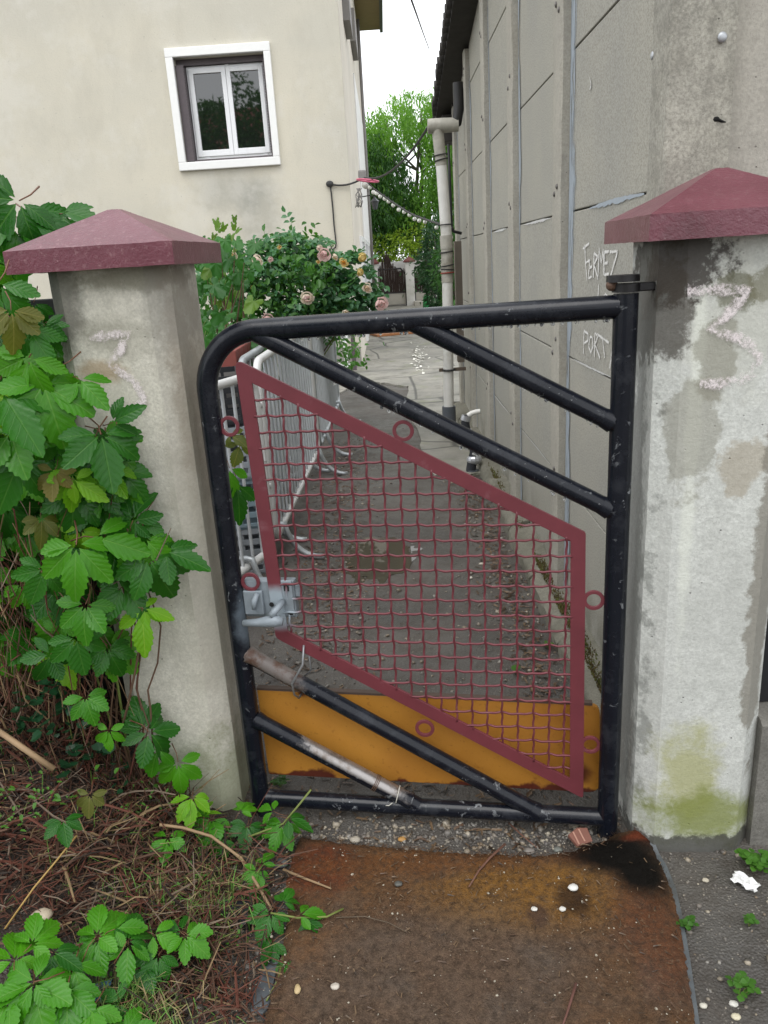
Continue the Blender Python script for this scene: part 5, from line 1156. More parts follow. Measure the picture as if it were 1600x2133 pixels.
q_ = on_z(196, 2078, .03); mb = MB(); jr = random.Random(3); vs_ = [(q_.x + (i / 4 - .5) * .07 + jr.uniform(-.004, .004), q_.y + (j / 4 - .5) * .05, hz(q_.x, q_.y) + .02 + jr.uniform(-.008, .012)) for j in range(5) for i in range(5)]
mb.add(vs_, [(j * 5 + i, j * 5 + i + 1, j * 5 + i + 6, j * 5 + i + 5) for j in range(4) for i in range(4)]); o = mb.build('plastic_scrap', simple('blue_plastic_film', (.10, .25, .48), .35, bump=0)); o.modifiers.new('thick', 'SOLIDIFY').thickness = .001; tag(o, 'crumpled blue plastic scrap under the low creeper leaves', 'scrap')
# ================================================================== FOLIAGE HELPERS
def leaf_material(name, base, dark, vein, rough=.36, trans=.28, veins=True, sheen=.32):
    m = Mt(name); c = m.mix(m.ramp(m.rand(), [(0.0, 0.0), (1.0, 1.0)]), base, dark)
    c = m.mix(m.ma('MULTIPLY', m.ramp(m.noise(16, 4), [(.35, 0.0), (.7, 1.0)]), .4), c, dark)
    if veins:
        m.cr = m.noise(38, 4, .6); u = m.sep(m.uv()); au = m.ma('ABSOLUTE', m.ma('SUBTRACT', u[0], .5)); midr = m.rng(au, .012, .035, 1.0, 0.0)
        lat = m.ma('SINE', m.ma('MULTIPLY', m.ma('SUBTRACT', u[1], m.ma('MULTIPLY', au, .62)), 42.0)); latm = m.rng(lat, .95, 1.0)
        vv = m.ma('MAXIMUM', midr, m.ma('MULTIPLY', latm, .40)); c = m.mix(m.ma('MULTIPLY', vv, .6), c, vein)
        m.bump(m.ma('ADD', m.ma('MULTIPLY', m.ma('MAXIMUM', midr, latm), -.8), m.ma('ADD', m.ma('MULTIPLY', lat, .22), m.ma('MULTIPLY', m.cr, 1.4))), .35, .003)
    m.set(Base_Color=c, Roughness=rough, Specular_IOR_Level=sheen)
    if trans:
        tr = m.n('ShaderNodeBsdfTranslucent'); mx = m.n('ShaderNodeMixShader'); mx.inputs[0].default_value = trans
        c2 = m.mix(1.0, c, (.9, 1.0, .35), 'MULTIPLY'); sc2 = m.mix(1.0, c2, (1.6, 1.6, 1.6), 'MULTIPLY'); m.nt.links.new(sc2, tr.inputs[0])
        m.nt.links.new(m.b.outputs[0], mx.inputs[1]); m.nt.links.new(tr.outputs[0], mx.inputs[2]); m.nt.links.new(mx.outputs[0], m.out.inputs[0])
    return m.m
def leaflet(mb, base, d, nrm, L, W, jr, serr=.10, fold=.25, droop=.25, n=16):
    """a toothed leaflet: from base along d, facing nrm"""
    d = d.normalized(); s = d.cross(nrm).normalized(); nn = s.cross(d).normalized(); vs = []; uv = []; tw = jr.uniform(-.12, .12)
    for i in range(n + 1):
        v = i / n; w_ = W * (math.sin(math.pi * min(1, v ** 1.12)) ** .85) * (1.06 - .10 * v) if 0 < v < 1 else 0.0
        tooth = 1 + (serr if i % 2 else -serr * .8) * (1 if v > .42 else .25)
        z_ = -droop * L * v * v + .02 * L * math.sin(5 * v + tw * 20); c = base + d * (L * v) + nn * z_
        e = d * (L * .035 if i % 2 else 0)
        for sg in (-1, 0, 1):
            ww = w_ * tooth * (1 + tw * sg); vs.append(c + s * (sg * ww) + nn * (abs(sg) * fold * ww + tw * ww * sg) + (e if sg else Vector())); uv.append((.5 + sg * .5 * max(w_, .0001) / W, max(v, .001)))
    fs = []
    for i in range(n):
        a = i * 3; fs += [(a, a + 1, a + 4, a + 3), (a + 1, a + 2, a + 5, a + 4)]
    mb.add(vs, fs, uv)
def compound_leaf(seed, nl=5, spread=150):
    """palmate creeper leaf in local space: joint at the origin, middle leaflet along -Y, facing +Z; its middle leaflet is 1 long"""
    jr = random.Random(seed); mb = MB()
    for k in range(nl):
        a = -spread / 2 + spread * k / (nl - 1) + jr.uniform(-8, 8); q = 1 - .42 * abs(a) / (spread / 2) * jr.uniform(.8, 1.1)
        d = Vector((math.sin(rad(a)), -math.cos(rad(a)), jr.uniform(-.25, .12))); nrm = Vector((jr.uniform(-.25, .25), jr.uniform(-.2, .2), 1))
        leaflet(mb, d * .08, d, nrm, q, q * jr.uniform(.235, .30), jr, .085, jr.uniform(.12, .42), jr.uniform(.05, .55))
    pet = [Vector((0, 0, 0)), Vector((.02, .25, -.10)), Vector((jr.uniform(-.1, .1), .55, -.30))]
    mb.cm = 1; mb.tube(pet, [.012, .014, .018], 5); mb.cm = 0
    return mb
M_LD = leaf_material('creeper_leaf_dark', (.034, .165, .012), (.016, .098, .009), (.07, .20, .03), .27)
M_LM = leaf_material('creeper_leaf_mid', (.080, .290, .010), (.042, .190, .009), (.12, .30, .04), .32)
M_LY = leaf_material('creeper_leaf_lime', (.200, .420, .012), (.115, .320, .010), (.27, .46, .05), .35, .35)
M_LB = leaf_material('creeper_leaf_bronze', (.180, .150, .032), (.100, .130, .026), (.26, .22, .07), .38, .35)
M_PET = simple('reddish_leaf_stalk', (.16, .07, .035), .6, bump=0)
LEAFM = {}
for ck, mt in (('d', M_LD), ('m', M_LM), ('y', M_LY), ('b', M_LB)):
    LEAFM[ck] = []
    for sd_, nl, spd in ((1, 5, 195), (2, 5, 175), (3, 5, 215), (4, 3, 120), (5, 5, 160)):
        me = compound_leaf(sd_ * 10 + ord(ck), nl, spd).mesh('creeper_leaf', True); me.materials.append(mt); me.materials.append(M_PET); LEAFM[ck].append(me)
def put_leaf(parent, mesh, pos, down, face, size, name='leaf'):
    down = down.normalized(); zc_ = (face - down * face.dot(down)).normalized(); yc = -down; xc = yc.cross(zc_)
    M_ = Matrix(((xc.x, yc.x, zc_.x, pos.x), (xc.y, yc.y, zc_.y, pos.y), (xc.z, yc.z, zc_.z, pos.z), (0, 0, 0, 1))) @ Matrix.Scale(size, 4)
    o = bpy.data.objects.new(name, mesh); COL.objects.link(o); o.parent = parent; o.matrix_local = WM[parent].inverted() @ M_; return o
def img_dir(a):       # direction in the picture plane, degrees, 0 = right, 90 = up
    return C_R * math.cos(rad(a)) + C_U * math.sin(rad(a))
lr = random.Random(77)
# ================================================================== FENCE AND CREEPER ON THE LEFT
fe = thing('dark_fence', 'dark boarded fence almost hidden behind the creeper left of the pillar', 'fence', (-1.6, 2.16, 0))
M_FEN = simple('dark_stained_board', (.016, .017, .018), .7, var=.3, sc_=20)
for k in range(13): MB().box((-.835 - .135 * (k + 1) + .004, 2.15, -.05), (-.835 - .135 * k, 2.172, 1.5 + .01 * (k % 3))).build('board', M_FEN, fe, bevel=.003)
for z_ in (.4, 1.25): MB().box((-2.6, 2.174, z_), (-.83, 2.21, z_ + .08)).build('rail', M_FEN, fe)
vine = thing('creeper_vine', 'large five leaved creeper covering the fence and left pillar', 'creeper', (-.95, 1.95, .2))
KEY = [  # joint x, y, depth, length px, direction, colour, shape
 (40, 418, 2.36, 110, 235, 'd', 0), (62, 445, 2.38, 112, 325, 'd', 3), (130, 445, 2.40, 85, 345, 'd', 3), (30, 470, 2.36, 110, 275, 'd', 2), (-10, 470, 2.36, 110, 250, 'd', 1), (90, 470, 2.39, 100, 300, 'd', 4), (23, 646, 1.74, 95, 275, 'b', 1), (62, 689, 1.78, 80, 300, 'd', 3), (-5, 590, 1.80, 115, 255, 'd', 0), (70, 630, 1.90, 70, 250, 'd', 1),
 (120, 765, 1.80, 95, 215, 'm', 1), (165, 790, 1.79, 80, 325, 'm', 3), (3, 817, 1.72, 150, 305, 'd', 3), (90, 800, 1.76, 115, 290, 'm', 0), (60, 745, 1.75, 105, 250, 'm', 1), (210, 905, 1.77, 105, 290, 'd', 0), (235, 880, 1.80, 75, 20, 'd', 3), (120, 890, 1.79, 100, 240, 'd', 2),
 (113, 981, 1.74, 55, 265, 'b', 0), (154, 1000, 1.75, 78, 330, 'y', 3), (150, 985, 1.76, 80, 285, 'y', 4), (40, 960, 1.74, 120, 250, 'd', 0), (20, 900, 1.74, 110, 300, 'm', 2), (277, 1084, 1.81, 80, 60, 'd', 2), (290, 1075, 1.83, 85, 230, 'd', 0), (159, 1135, 1.72, 115, 278, 'm', 1), (200, 1120, 1.76, 100, 350, 'm', 3), (310, 1161, 1.79, 98, 300, 'd', 1), (300, 1120, 1.80, 95, 275, 'm', 4),
 (345, 1150, 1.81, 92, 340, 'd', 3), (94, 1185, 1.76, 70, 250, 'd', 0), (178, 1259, 1.74, 78, 265, 'm', 0), (296, 1273, 1.78, 78, 280, 'y', 3), (300, 1268, 1.78, 66, 345, 'y', 3), (159, 1329, 1.75, 82, 280, 'd', 0), (105, 1364, 1.76, 66, 240, 'd', 2), (224, 1350, 1.80, 70, 300, 'd', 1), (178, 1451, 1.75, 66, 290, 'm', 0), (227, 1521, 1.74, 52, 270, 'm', 2), (310, 1525, 1.80, 75, 310, 'd', 2), (300, 1520, 1.82, 70, 100, 'd', 4), (371, 1588, 1.82, 72, 285, 'm', 1), (330, 1560, 1.80, 62, 255, 'm', 3), (188, 1655, 1.60, 42, 265, 'b', 0), (255, 1220, 1.80, 80, 310, 'd', 0), (240, 1150, 1.82, 90, 200, 'd', 1), (205, 1010, 1.83, 80, 250, 'd', 2), (250, 980, 1.84, 70, 320, 'd', 1), (85, 1080, 1.80, 60, 280, 'b', 4), (130, 1200, 1.82, 65, 230, 'd', 1)]
for (px, py, y_, lp2, a, ck, sh) in KEY:
    p_ = on_y(px, py, y_); dist = (p_ - CAM).dot(C_F); L = lp2 / FPX * dist * lr.uniform(.88, 1.12)
    fc = -ray(px, py).normalized() + Vector((lr.uniform(-.3, .3), lr.uniform(-.2, .1), lr.uniform(.1, .5)))
    put_leaf(vine, LEAFM[ck][sh], p_, img_dir(a) + C_F * lr.uniform(-.35, .1), fc, L)
nfill = 0
while nfill < 235:
    px, py = lr.uniform(-170, 250), lr.uniform(430, 1420)
    lim = 250 if 800 < py < 1250 else 170 + (60 if py > 1250 else 0)
    if px > lim or (py < 580 and px > 110) or (py > 1250 and lr.random() < .55): continue
    if py < 620 and px > -40: continue
    if py < 780 and px > 95: continue
    if py < 900 and px > 150: continue
    y_ = lr.uniform(1.84, 2.09) if px < 115 else lr.uniform(1.80, 1.87); p_ = on_y(px, py, y_); dist = (p_ - CAM).dot(C_F); L = lr.choice((lr.uniform(34, 60), lr.uniform(55, 105), lr.uniform(60, 100))) / FPX * dist
    if p_.z < .3: continue
    fc = -ray(px, py).normalized() + Vector((lr.uniform(-.6, .6), lr.uniform(-.2, .3), lr.uniform(-.1, .8)))
    put_leaf(vine, LEAFM[lr.choice('dddddmmmmy' if py > 700 else 'ddddm')][lr.randrange(5)], p_, img_dir(lr.uniform(215, 325)) + C_F * lr.uniform(-.4, .2), fc, L); nfill += 1
M_STEM = simple('brown_vine_stem', (.12, .066, .036), .8, var=.3, sc_=50); M_STEMG = simple('green_vine_stem', (.16, .20, .045), .6, sc_=50); M_STEMR = simple('red_brown_stem', (.13, .045, .03), .7, sc_=50)
for k in range(40):
    px0 = lr.uniform(-120, 300); py0 = lr.uniform(1450, 1750); y_ = lr.uniform(1.86, 2.08) if px0 < 130 else lr.uniform(1.84, 1.88)
    n_ = 9; P_ = []; px, py = px0, py0; dx = lr.uniform(-9, 9) - px0 * .02
    for i in range(n_):
        q_ = on_y(px, py, y_ + .03 * math.sin(i * 1.1 + k)); P_.append(q_); px += dx + lr.uniform(-26, 26); py -= lr.uniform(35, 85)
    if P_[-1].x > -.62 or max(p.x for p in P_) > -.55: continue
    P_[0].z = min(P_[0].z, hz(P_[0].x, P_[0].y) - .01)
    r_ = lr.uniform(.0016, .0042); MB().tube(P_, [r_ * (1 - .5 * i / n_) for i in range(n_)], 6).build('stem', lr.choice((M_STEM, M_STEM, M_STEM, M_STEMR, M_STEMG)), vine, smooth=True)
# runners on the ground
runner = thing('creeper_runner', 'creeper runner trailing over the ground to the gate foot and mat', 'creeper', (-.5, 1.6, 0))
def gp(px, py, h): 
    q_ = on_z(px, py, h); return on_z(px, py, max(0, hz(q_.x, q_.y)) + h)
RUN = [(442, 1705, .07, 58, 250, 'm', 0), (425, 1700, .10, 55, 100, 'y', 3), (516, 1718, .06, 48, 270, 'd', 0), (590, 1716, .07, 56, 255, 'm', 1), (600, 1705, .10, 52, 340, 'd', 3), (570, 1690, .11, 42, 160, 'm', 3), (350, 1744, .06, 52, 280, 'm', 2), (536, 1814, .05, 38, 250, 'm', 0), (545, 1800, .06, 40, 70, 'm', 3), (564, 1902, .05, 55, 250, 'd', 0), (625, 1906, .05, 52, 20, 'm', 3), (632, 1915, .035, 48, 335, 'd', 3), (590, 1880, .06, 40, 60, 'd', 4), (570, 1960, .03, 50, 240, 'd', 4), (600, 2000, .02, 42, 280, 'd', 3), (470, 1745, .05, 46, 230, 'd', 1), (500, 1690, .08, 40, 60, 'm', 4), (540, 1850, .03, 42, 290, 'd', 3), (131, 1709, .05, 50, 300, 'd', 0), (400, 1660, .12, 55, 285, 'y', 1)]
low = thing('creeper_patch', 'low creeper patch with drooping leaves in the bottom left corner', 'creeper', (-.75, 1.35, 0))
LOW = [(201, 1950, .13, 78, 60, 'm', 0), (205, 1955, .12, 75, 250, 'm', 1), (267, 1967, .12, 70, 290, 'm', 3), (265, 1960, .13, 68, 80, 'd', 4), (320, 1945, .11, 62, 350, 'm', 3), (385, 1948, .10, 60, 330, 'm', 0), (380, 1940, .10, 55, 160, 'd', 3), (66, 1967, .13, 70, 60, 'm', 0), (70, 2050, .13, 100, 300, 'm', 0), (72, 2045, .14, 90, 200, 'm', 2), (150, 2010, .12, 95, 270, 'm', 1), (140, 2060, .12, 95, 290, 'm', 4), (20, 2080, .12, 90, 250, 'm', 0), (250, 2090, .07, 60, 200, 'd', 2), (330, 1990, .08, 60, 250, 'd', 0), (30, 2000, .13, 80, 120, 'm', 2), (300, 2015, .07, 50, 300, 'd', 4), (240, 1935, .14, 60, 20, 'm', 3), (110, 1985, .13, 66, 340, 'd', 3), (190, 2100, .10, 85, 255, 'm', 0), (255, 2160, .06, 70, 20, 'm', 2)]
def ground_leaf(parent, px, py, h, lp2, a, ck, sh):
    p_ = gp(px, py, h); dist = (p_ - CAM).dot(C_F); L = lp2 / FPX * dist * 1.05
    fc = -ray(px, py).normalized() * .55 + Vector((lr.uniform(-.3, .3), lr.uniform(-.3, .3), .8))
    dr = img_dir(a); dr = Vector((dr.x, dr.y + dr.z * .8, dr.z * .25 - .12)); put_leaf(parent, LEAFM[ck][sh], p_, dr, fc, L)
for r_ in RUN: ground_leaf(runner, *r_)
for r_ in LOW: ground_leaf(low, *r_)
M_CANE = simple('straw_cane', (.30, .20, .11), .7, sc_=60)
def cane(parent, pts, r_, mt): MB().tube([gp(*p_) for p_ in pts], r_, 7).build('stem', mt, parent, smooth=True)
cane(runner, [(332, 1718, .06), (380, 1724, .09), (440, 1742, .08), (503, 1788, .05), (540, 1850, .04), (566, 1895, .03)], .0042, M_CANE)
cane(runner, [(500, 1750, .03), (540, 1735, .05), (590, 1716, .07), (620, 1680, .11), (648, 1645, .15)], .003, M_STEMG); cane(runner, [(330, 1790, .03), (328, 1850, .03), (335, 1945, .02)], .003, M_CANE); cane(runner, [(440, 1720, .06), (500, 1725, .05), (560, 1718, .05)], .003, M_STEM)
cane(runner, [(564, 1902, .05), (620, 1912, .04), (680, 1910, .035), (715, 1893, .03)], .0025, M_STEMG); cane(runner, [(520, 1820, .02), (528, 1880, .02), (527, 1940, .015)], .0028, M_CANE); cane(runner, [(590, 1990, .015), (580, 2040, .012), (555, 2085, .01)], .0022, M_STEMG)
cane(low, [(0, 1965, .04), (60, 1970, .08), (140, 1975, .09), (210, 1955, .10), (300, 1950, .08), (390, 1945, .06)], .003, M_STEM); cane(low, [(-20, 2100, .05), (70, 2050, .09), (150, 2010, .09)], .003, M_STEMG); cane(low, [(200, 2070, .03), (260, 2070, .04), (330, 2090, .02)], .0028, M_STEM)
twig2 = [('thick straw coloured cane sloping through the dry twigs at the left edge', [(-10, 1518, .10), (50, 1560, .09), (112, 1602, .06)], .0075, M_CANE, 'cane'), ('long thin yellow straw stem lying diagonally over the brown twigs', [(10, 1935, .05), (70, 1850, .07), (120, 1790, .08), (160, 1740, .08)], .0022, simple('yellow_straw', (.38, .24, .07), .6), 'straw')]
for lb, pts, r_, mt, nm in twig2: tag(MB().tube([gp(*p_) for p_ in pts], r_, 7).build(nm, mt, smooth=True), lb, nm)
# ---- dry brush, grass and small weeds: uncountable
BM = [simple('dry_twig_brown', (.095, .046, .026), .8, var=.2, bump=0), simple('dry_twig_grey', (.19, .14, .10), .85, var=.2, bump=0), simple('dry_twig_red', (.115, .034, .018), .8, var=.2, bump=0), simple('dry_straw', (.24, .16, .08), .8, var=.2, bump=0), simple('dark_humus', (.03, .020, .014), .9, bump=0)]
def zs_of(P2): A = np.array(P2); return hf(A[:, 0], A[:, 1])
cand = []
while len(cand) < 4200:
    px, py = lr.uniform(-150, 560), lr.uniform(1330, 1960)
    if px > 300 + (py - 1400) * .33 or lr.random() < max(0, (py - 1800) / 260): continue
    q_ = on_z(px, py, .12 if py < 1700 else .05)
    if q_.y > 1.9 and q_.x > -.85: continue
    if q_.y > 2.1: continue
    cand.append((q_.x, q_.y))
while len(cand) < 5000:     # thinner scatter towards the mat
    px, py = lr.uniform(300, 640), lr.uniform(1760, 2150); q_ = on_z(px, py)
    if q_.x < -.37 - .06 * (px > 600): cand.append((q_.x, q_.y))
ZB = zs_of(cand); mb = MB()
for k in range(150):      # longer arching dead canes over the bank
    px, py = lr.uniform(-100, 400), lr.uniform(1420, 1860)
    if px > 120 + (py - 1420) * .7: continue
    q_ = on_z(px, py, .10); p_ = Vector((q_.x, q_.y, hz(q_.x, q_.y) + lr.uniform(.0, .03))); a = lr.uniform(0, 6.283); L = lr.uniform(.12, .34); el = lr.uniform(.05, .5); d_ = Vector((math.cos(a), math.sin(a) * .6, el)); e_ = p_ + d_ * L
    if e_.x > -.5 or e_.y > 1.95 or (e_.y > 1.84 and e_.x > -.86) or p_.y > 1.84: continue
    e_.z = max(hz(e_.x, e_.y) + .01, e_.z - L * .25); r_ = lr.uniform(.0014, .0042); mb.cm = lr.choice((0, 1, 1, 2, 2, 3)); m_ = p_.lerp(e_, .5) + Vector((lr.gauss(0, .03), lr.gauss(0, .02), L * lr.uniform(.05, .22))); mb.tube([p_, p_.lerp(m_, .5) + Vector((0, 0, .01)), m_, m_.lerp(e_, .5) + Vector((0, 0, .008)), e_], [r_, r_, r_ * .9, r_ * .8, r_ * .6], 5, caps=False)
for k in range(900):      # steep dead stems hanging below the leaves
    px, py = lr.uniform(-140, 215), lr.uniform(1120, 1520); p_ = on_y(px, py, lr.uniform(1.80, 2.08)); mb.cm = lr.choice((0, 0, 1, 2, 2, 3)); L = lr.uniform(.06, .26); r_ = lr.uniform(.0006, .0022)
    if p_.x > -.86 and p_.y > 1.84: continue
    d_ = Vector((lr.gauss(0, .45), lr.gauss(0, .2), lr.choice((1, -1)))).normalized(); q_ = p_ + d_ * L * .5 + Vector((lr.gauss(0, .02), lr.gauss(0, .02), 0)); mb.tube([p_, q_, p_ + d_ * L], [r_, r_, r_ * .6], 4, caps=False)
for (x_, y_), z_ in zip(cand, ZB.tolist()):
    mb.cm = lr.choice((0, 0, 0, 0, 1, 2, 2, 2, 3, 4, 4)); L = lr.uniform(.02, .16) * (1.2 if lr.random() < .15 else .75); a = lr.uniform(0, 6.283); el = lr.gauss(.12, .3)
    if y_ > 1.8: el = lr.uniform(.2, 1.35)
    d_ = Vector((math.cos(a) * math.cos(el), math.sin(a) * math.cos(el), abs(math.sin(el)))); p_ = Vector((x_, y_, z_ + lr.uniform(.0, .045))); b_ = Vector((lr.uniform(-.3, .3), lr.uniform(-.3, .3), lr.uniform(-.2, .3))) * L * .4
    r_ = lr.uniform(.0006, .0024) * (2.0 if lr.random() < .05 else 1); mb.tube([p_, p_ + d_ * L * .5 + b_, p_ + d_ * L], [r_, r_, r_ * .6], 4, caps=False)
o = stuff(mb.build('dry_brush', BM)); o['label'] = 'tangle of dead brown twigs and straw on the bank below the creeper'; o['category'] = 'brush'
mb = MB(); GM = [simple('fresh_grass', (.10, .24, .035), .5, bump=0), simple('olive_grass', (.16, .19, .05), .6, bump=0), simple('dry_grass', (.30, .23, .11), .7, bump=0)]
cand = []
while len(cand) < 1500:
    px, py = lr.choice(((lr.gauss(70, 110), lr.gauss(1600, 90)), (lr.gauss(400, 90), lr.gauss(1840, 50)), (lr.uniform(-60, 560), lr.uniform(1500, 2150)), (lr.gauss(240, 60), lr.gauss(2080, 30)), (lr.gauss(330, 60), lr.gauss(1640, 40)))); q_ = on_z(px, py, .08)
    if q_.x > -.42 or q_.y > 1.93 or (q_.y > 1.86 and q_.x > -.84): continue
    cand.append((q_.x, q_.y))
for (x_, y_), z_ in zip(cand, zs_of(cand).tolist()):
    mb.cm = lr.choice((0, 0, 1, 1, 2)); L = lr.uniform(.03, .13); a = lr.uniform(0, 6.283); d_ = Vector((math.cos(a), math.sin(a), 0)); w_ = Vector((-d_.y, d_.x, 0)) * lr.uniform(.0006, .0018); p_ = Vector((x_, y_, z_)); b_ = lr.uniform(.2, .9)
    q1 = p_ + d_ * L * .3 * b_ + Vector((0, 0, L * .55)); q2 = p_ + d_ * L * b_ + Vector((0, 0, L * (1 - .6 * b_))); mb.add([p_ - w_, p_ + w_, q1 + w_ * .8, q1 - w_ * .8, q2], [(0, 1, 2, 3), (3, 2, 4)])
o = stuff(mb.build('verge_grass', GM)); o['label'] = 'thin green and dry grass blades on the bank'; o['category'] = 'grass'
def mini_leaves(mb, p_, n_, s_, jr, up=.6, spread=.03, ratio=.55):
    for k in range(n_):
        a = jr.uniform(0, 6.283); e = jr.uniform(.1, up); d_ = Vector((math.cos(a), math.sin(a), e)).normalized(); b_ = p_ + Vector((jr.gauss(0, spread * 1.25), jr.gauss(0, spread), abs(jr.gauss(0, spread * .6)))); L = s_ * jr.uniform(.35, 1.25); s2 = d_.cross(Vector((0, 0, 1))).normalized() * L * ratio; u_ = Vector((0, 0, L * .12))
        mb.add([b_, b_ + d_ * L * .3 + s2 * .75 + u_, b_ + d_ * L * .75 + s2 * .8 + u_, b_ + d_ * L, b_ + d_ * L * .75 - s2 * .8 + u_, b_ + d_ * L * .3 - s2 * .75 + u_], [(0, 1, 2, 3), (0, 3, 4, 5)])
M_WEED = leaf_material('small_weed_leaf', (.07, .19, .022), (.03, .10, .012), (.1, .2, .05), .45, .25, False); M_IVY = leaf_material('dark_ivy_leaf', (.022, .085, .030), (.012, .05, .02), (.06, .12, .05), .3, .15, False)
mb = MB()
for (px, py, n_, s_) in ((15, 1690, 40, .014), (60, 1720, 30, .012), (90, 1660, 30, .012), (420, 1800, 40, .012), (455, 1830, 30, .010), (380, 1870, 40, .012), (450, 1955, 40, .010), (500, 1960, 26, .010), (330, 1650, 40, .012), (365, 1690, 40, .012), (240, 2090, 30, .012), (160, 1640, 20, .02), (290, 1700, 24, .012), (420, 1640, 26, .013), (30, 1480, 30, .012)):
    mini_leaves(mb, gp(px, py, .02), int(n_ * .6), s_ * 1.05, lr, .9, .03, .34)
o = stuff(mb.build('verge_weeds', M_WEED)); o['label'] = 'small leafy weeds low among the twigs'; o['category'] = 'weeds'
mb = MB()
for (px, py, n_, s_) in ((110, 1440, 14, .03), (60, 1480, 14, .03), (150, 1530, 12, .028), (130, 1590, 12, .03), (30, 1540, 10, .03), (170, 1575, 10, .026), (95, 1520, 14, .03), (210, 1590, 10, .026), (250, 1640, 8, .024)): 
    p_ = on_y(px, py, 1.80); mini_leaves(mb, p_, n_, s_, lr, 1.0, .03, .8)
o = stuff(mb.build('dark_ivy', M_IVY)); o['label'] = 'dark ivy leaves deep among the dry stems'; o['category'] = 'ivy'
def clover(label, px, py, n_, s_, spr):
    q_ = on_z(px, py); t = thing('weed_plant', label, 'weed', (q_.x, q_.y, 0), 0, 'weeds right of the mat'); jr = random.Random(px); mb = MB(); st = MB()
    for k in range(n_):
        a = jr.uniform(0, 6.283); r_ = spr * jr.random() ** .5; tip = Vector((q_.x + r_ * math.cos(a), q_.y + r_ * math.sin(a), .012 + jr.uniform(.2, 1.0) * spr)); st.tube([Vector((q_.x, q_.y, .0)), tip], .0008, 4)
        for j in range(3): 
            b_ = a + j * 2.09; d_ = Vector((math.cos(b_), math.sin(b_), jr.uniform(-.1, .4))); leaflet(mb, tip, d_, Vector((jr.uniform(-.3, .3), jr.uniform(-.3, .3), 1)), s_, s_ * .5, jr, .02, .1, .2, 5)
    mb.build('leaves', M_WEED, t, smooth=True); st.build('stalks', M_STEMG, t)
clover('bushy clover weed against the foot of the low wall', 1570, 1812, 26, .016, .035); clover('small weed sprig right of the mat edge', 1432, 1936, 7, .013, .016); clover('tiny clover on the dark ground near the right edge', 1560, 1930, 6, .012, .012); clover('faded weed at the lower right corner', 1540, 2075, 8, .016, .025); clover('weed sprouting behind the gate foot near the orange board', 585, 1640, 9, .014, .02); clover('green sprig on the alley ground behind the wire panel', 1073, 1405, 7, .016, .02); clover('small weed at the footing beside the alley', 1142, 1352, 7, .014, .018)
# moss on the footing
mb = MB(); MM = [simple('brown_moss', (.085, .062, .018), .9, bump=0), simple('green_moss', (.10, .115, .022), .9, bump=0)]
for (y0, n_, sp) in ((5.0, 420, .16), (3.45, 420, .10), (3.05, 300, .08), (2.75, 420, .12), (2.5, 480, .16), (2.35, 260, .06), (4.2, 160, .06), (6.2, 120, .1)):
    for k in range(n_):
        x_, y_ = .655 + abs(lr.gauss(0, .022)), lr.gauss(y0, sp)
        if not 2.25 < y_ < 7.8 or x_ > .715: continue
        p_ = Vector((x_, y_, .086 + lr.uniform(-.004, .012))); h_ = lr.uniform(.004, .014); s_ = lr.uniform(.002, .005); a = lr.uniform(0, 6.28); mb.cm = lr.random() < .3
        u_ = Vector((math.cos(a) * s_, math.sin(a) * s_, 0)); w_ = Vector((-u_.y, u_.x, 0)); mb.add([p_ + u_, p_ - u_ * .5 + w_ * .87, p_ - u_ * .5 - w_ * .87, p_ + Vector((lr.uniform(-.004, .004), lr.uniform(-.004, .004), h_))], [(0, 1, 3), (1, 2, 3), (2, 0, 3)])
o = stuff(mb.build('footing_moss', MM)); o['label'] = 'brown green moss cushions on top of the footing'; o['category'] = 'moss'
# ================================================================== PLANTS BEHIND THE BARRIERS
def lobed_leaf(seed):
    """grape-like lobed leaf, joint at origin, tip along -Y, facing +Z, about 1 long"""
    jr = random.Random(seed); rim = []; N = 40
    for k in range(N + 1):
        a = -155 + 310 * k / N; base = .50 + .40 * max(0, math.cos(rad(a * 2.45))) ** .8 + .12 * math.cos(rad(a)); t = 1 + (.06 if k % 2 else -.05)
        r = base * t * (1 + jr.uniform(-.03, .03)); rim.append(Vector((math.sin(rad(a)) * r * .95, -math.cos(rad(a)) * r * .9 - .08, -.18 * r * r + .05 * math.sin(a * .1))))
    mb = MB(); vs = [Vector((0, 0, 0))] + [q * .5 + Vector((0, 0, .03)) for q in rim] + rim; n = N + 1; fs = [(0, 1 + k, 2 + k) for k in range(N)] + [(1 + k, 1 + n + k, 2 + n + k, 2 + k) for k in range(N)]
    uv = [(.5, .001)] + [(.5 + q.x * .25, .5 - q.y * .25) for q in rim] + [(.5 + q.x * .5, .5 - q.y * .5) for q in rim]
    mb.add(vs, [tuple(reversed(f_)) for f_ in fs], uv); mb.cm = 1; mb.tube([(0, 0, 0), (0, .3, -.1), (.05, .6, -.3)], .014, 4); return mb
M_GV = leaf_material('grape_leaf', (.050, .190, .030), (.026, .110, .020), (.10, .22, .06), .38, .3, False); M_GVL = leaf_material('young_grape_leaf', (.13, .24, .035), (.09, .17, .025), (.2, .3, .1), .4, .35, False)
GL = []
for mt in (M_GV, M_GV, M_GV, M_GVL):
    me = lobed_leaf(len(GL) + 1).mesh('grape_leaf', True); me.materials.append(mt); me.materials.append(M_STEMG); GL.append(me)
gv = thing('grape_vine', 'broad lobed grape vine growing behind the pillar and near barrier', 'vine', (-1.0, 4.7, 0))
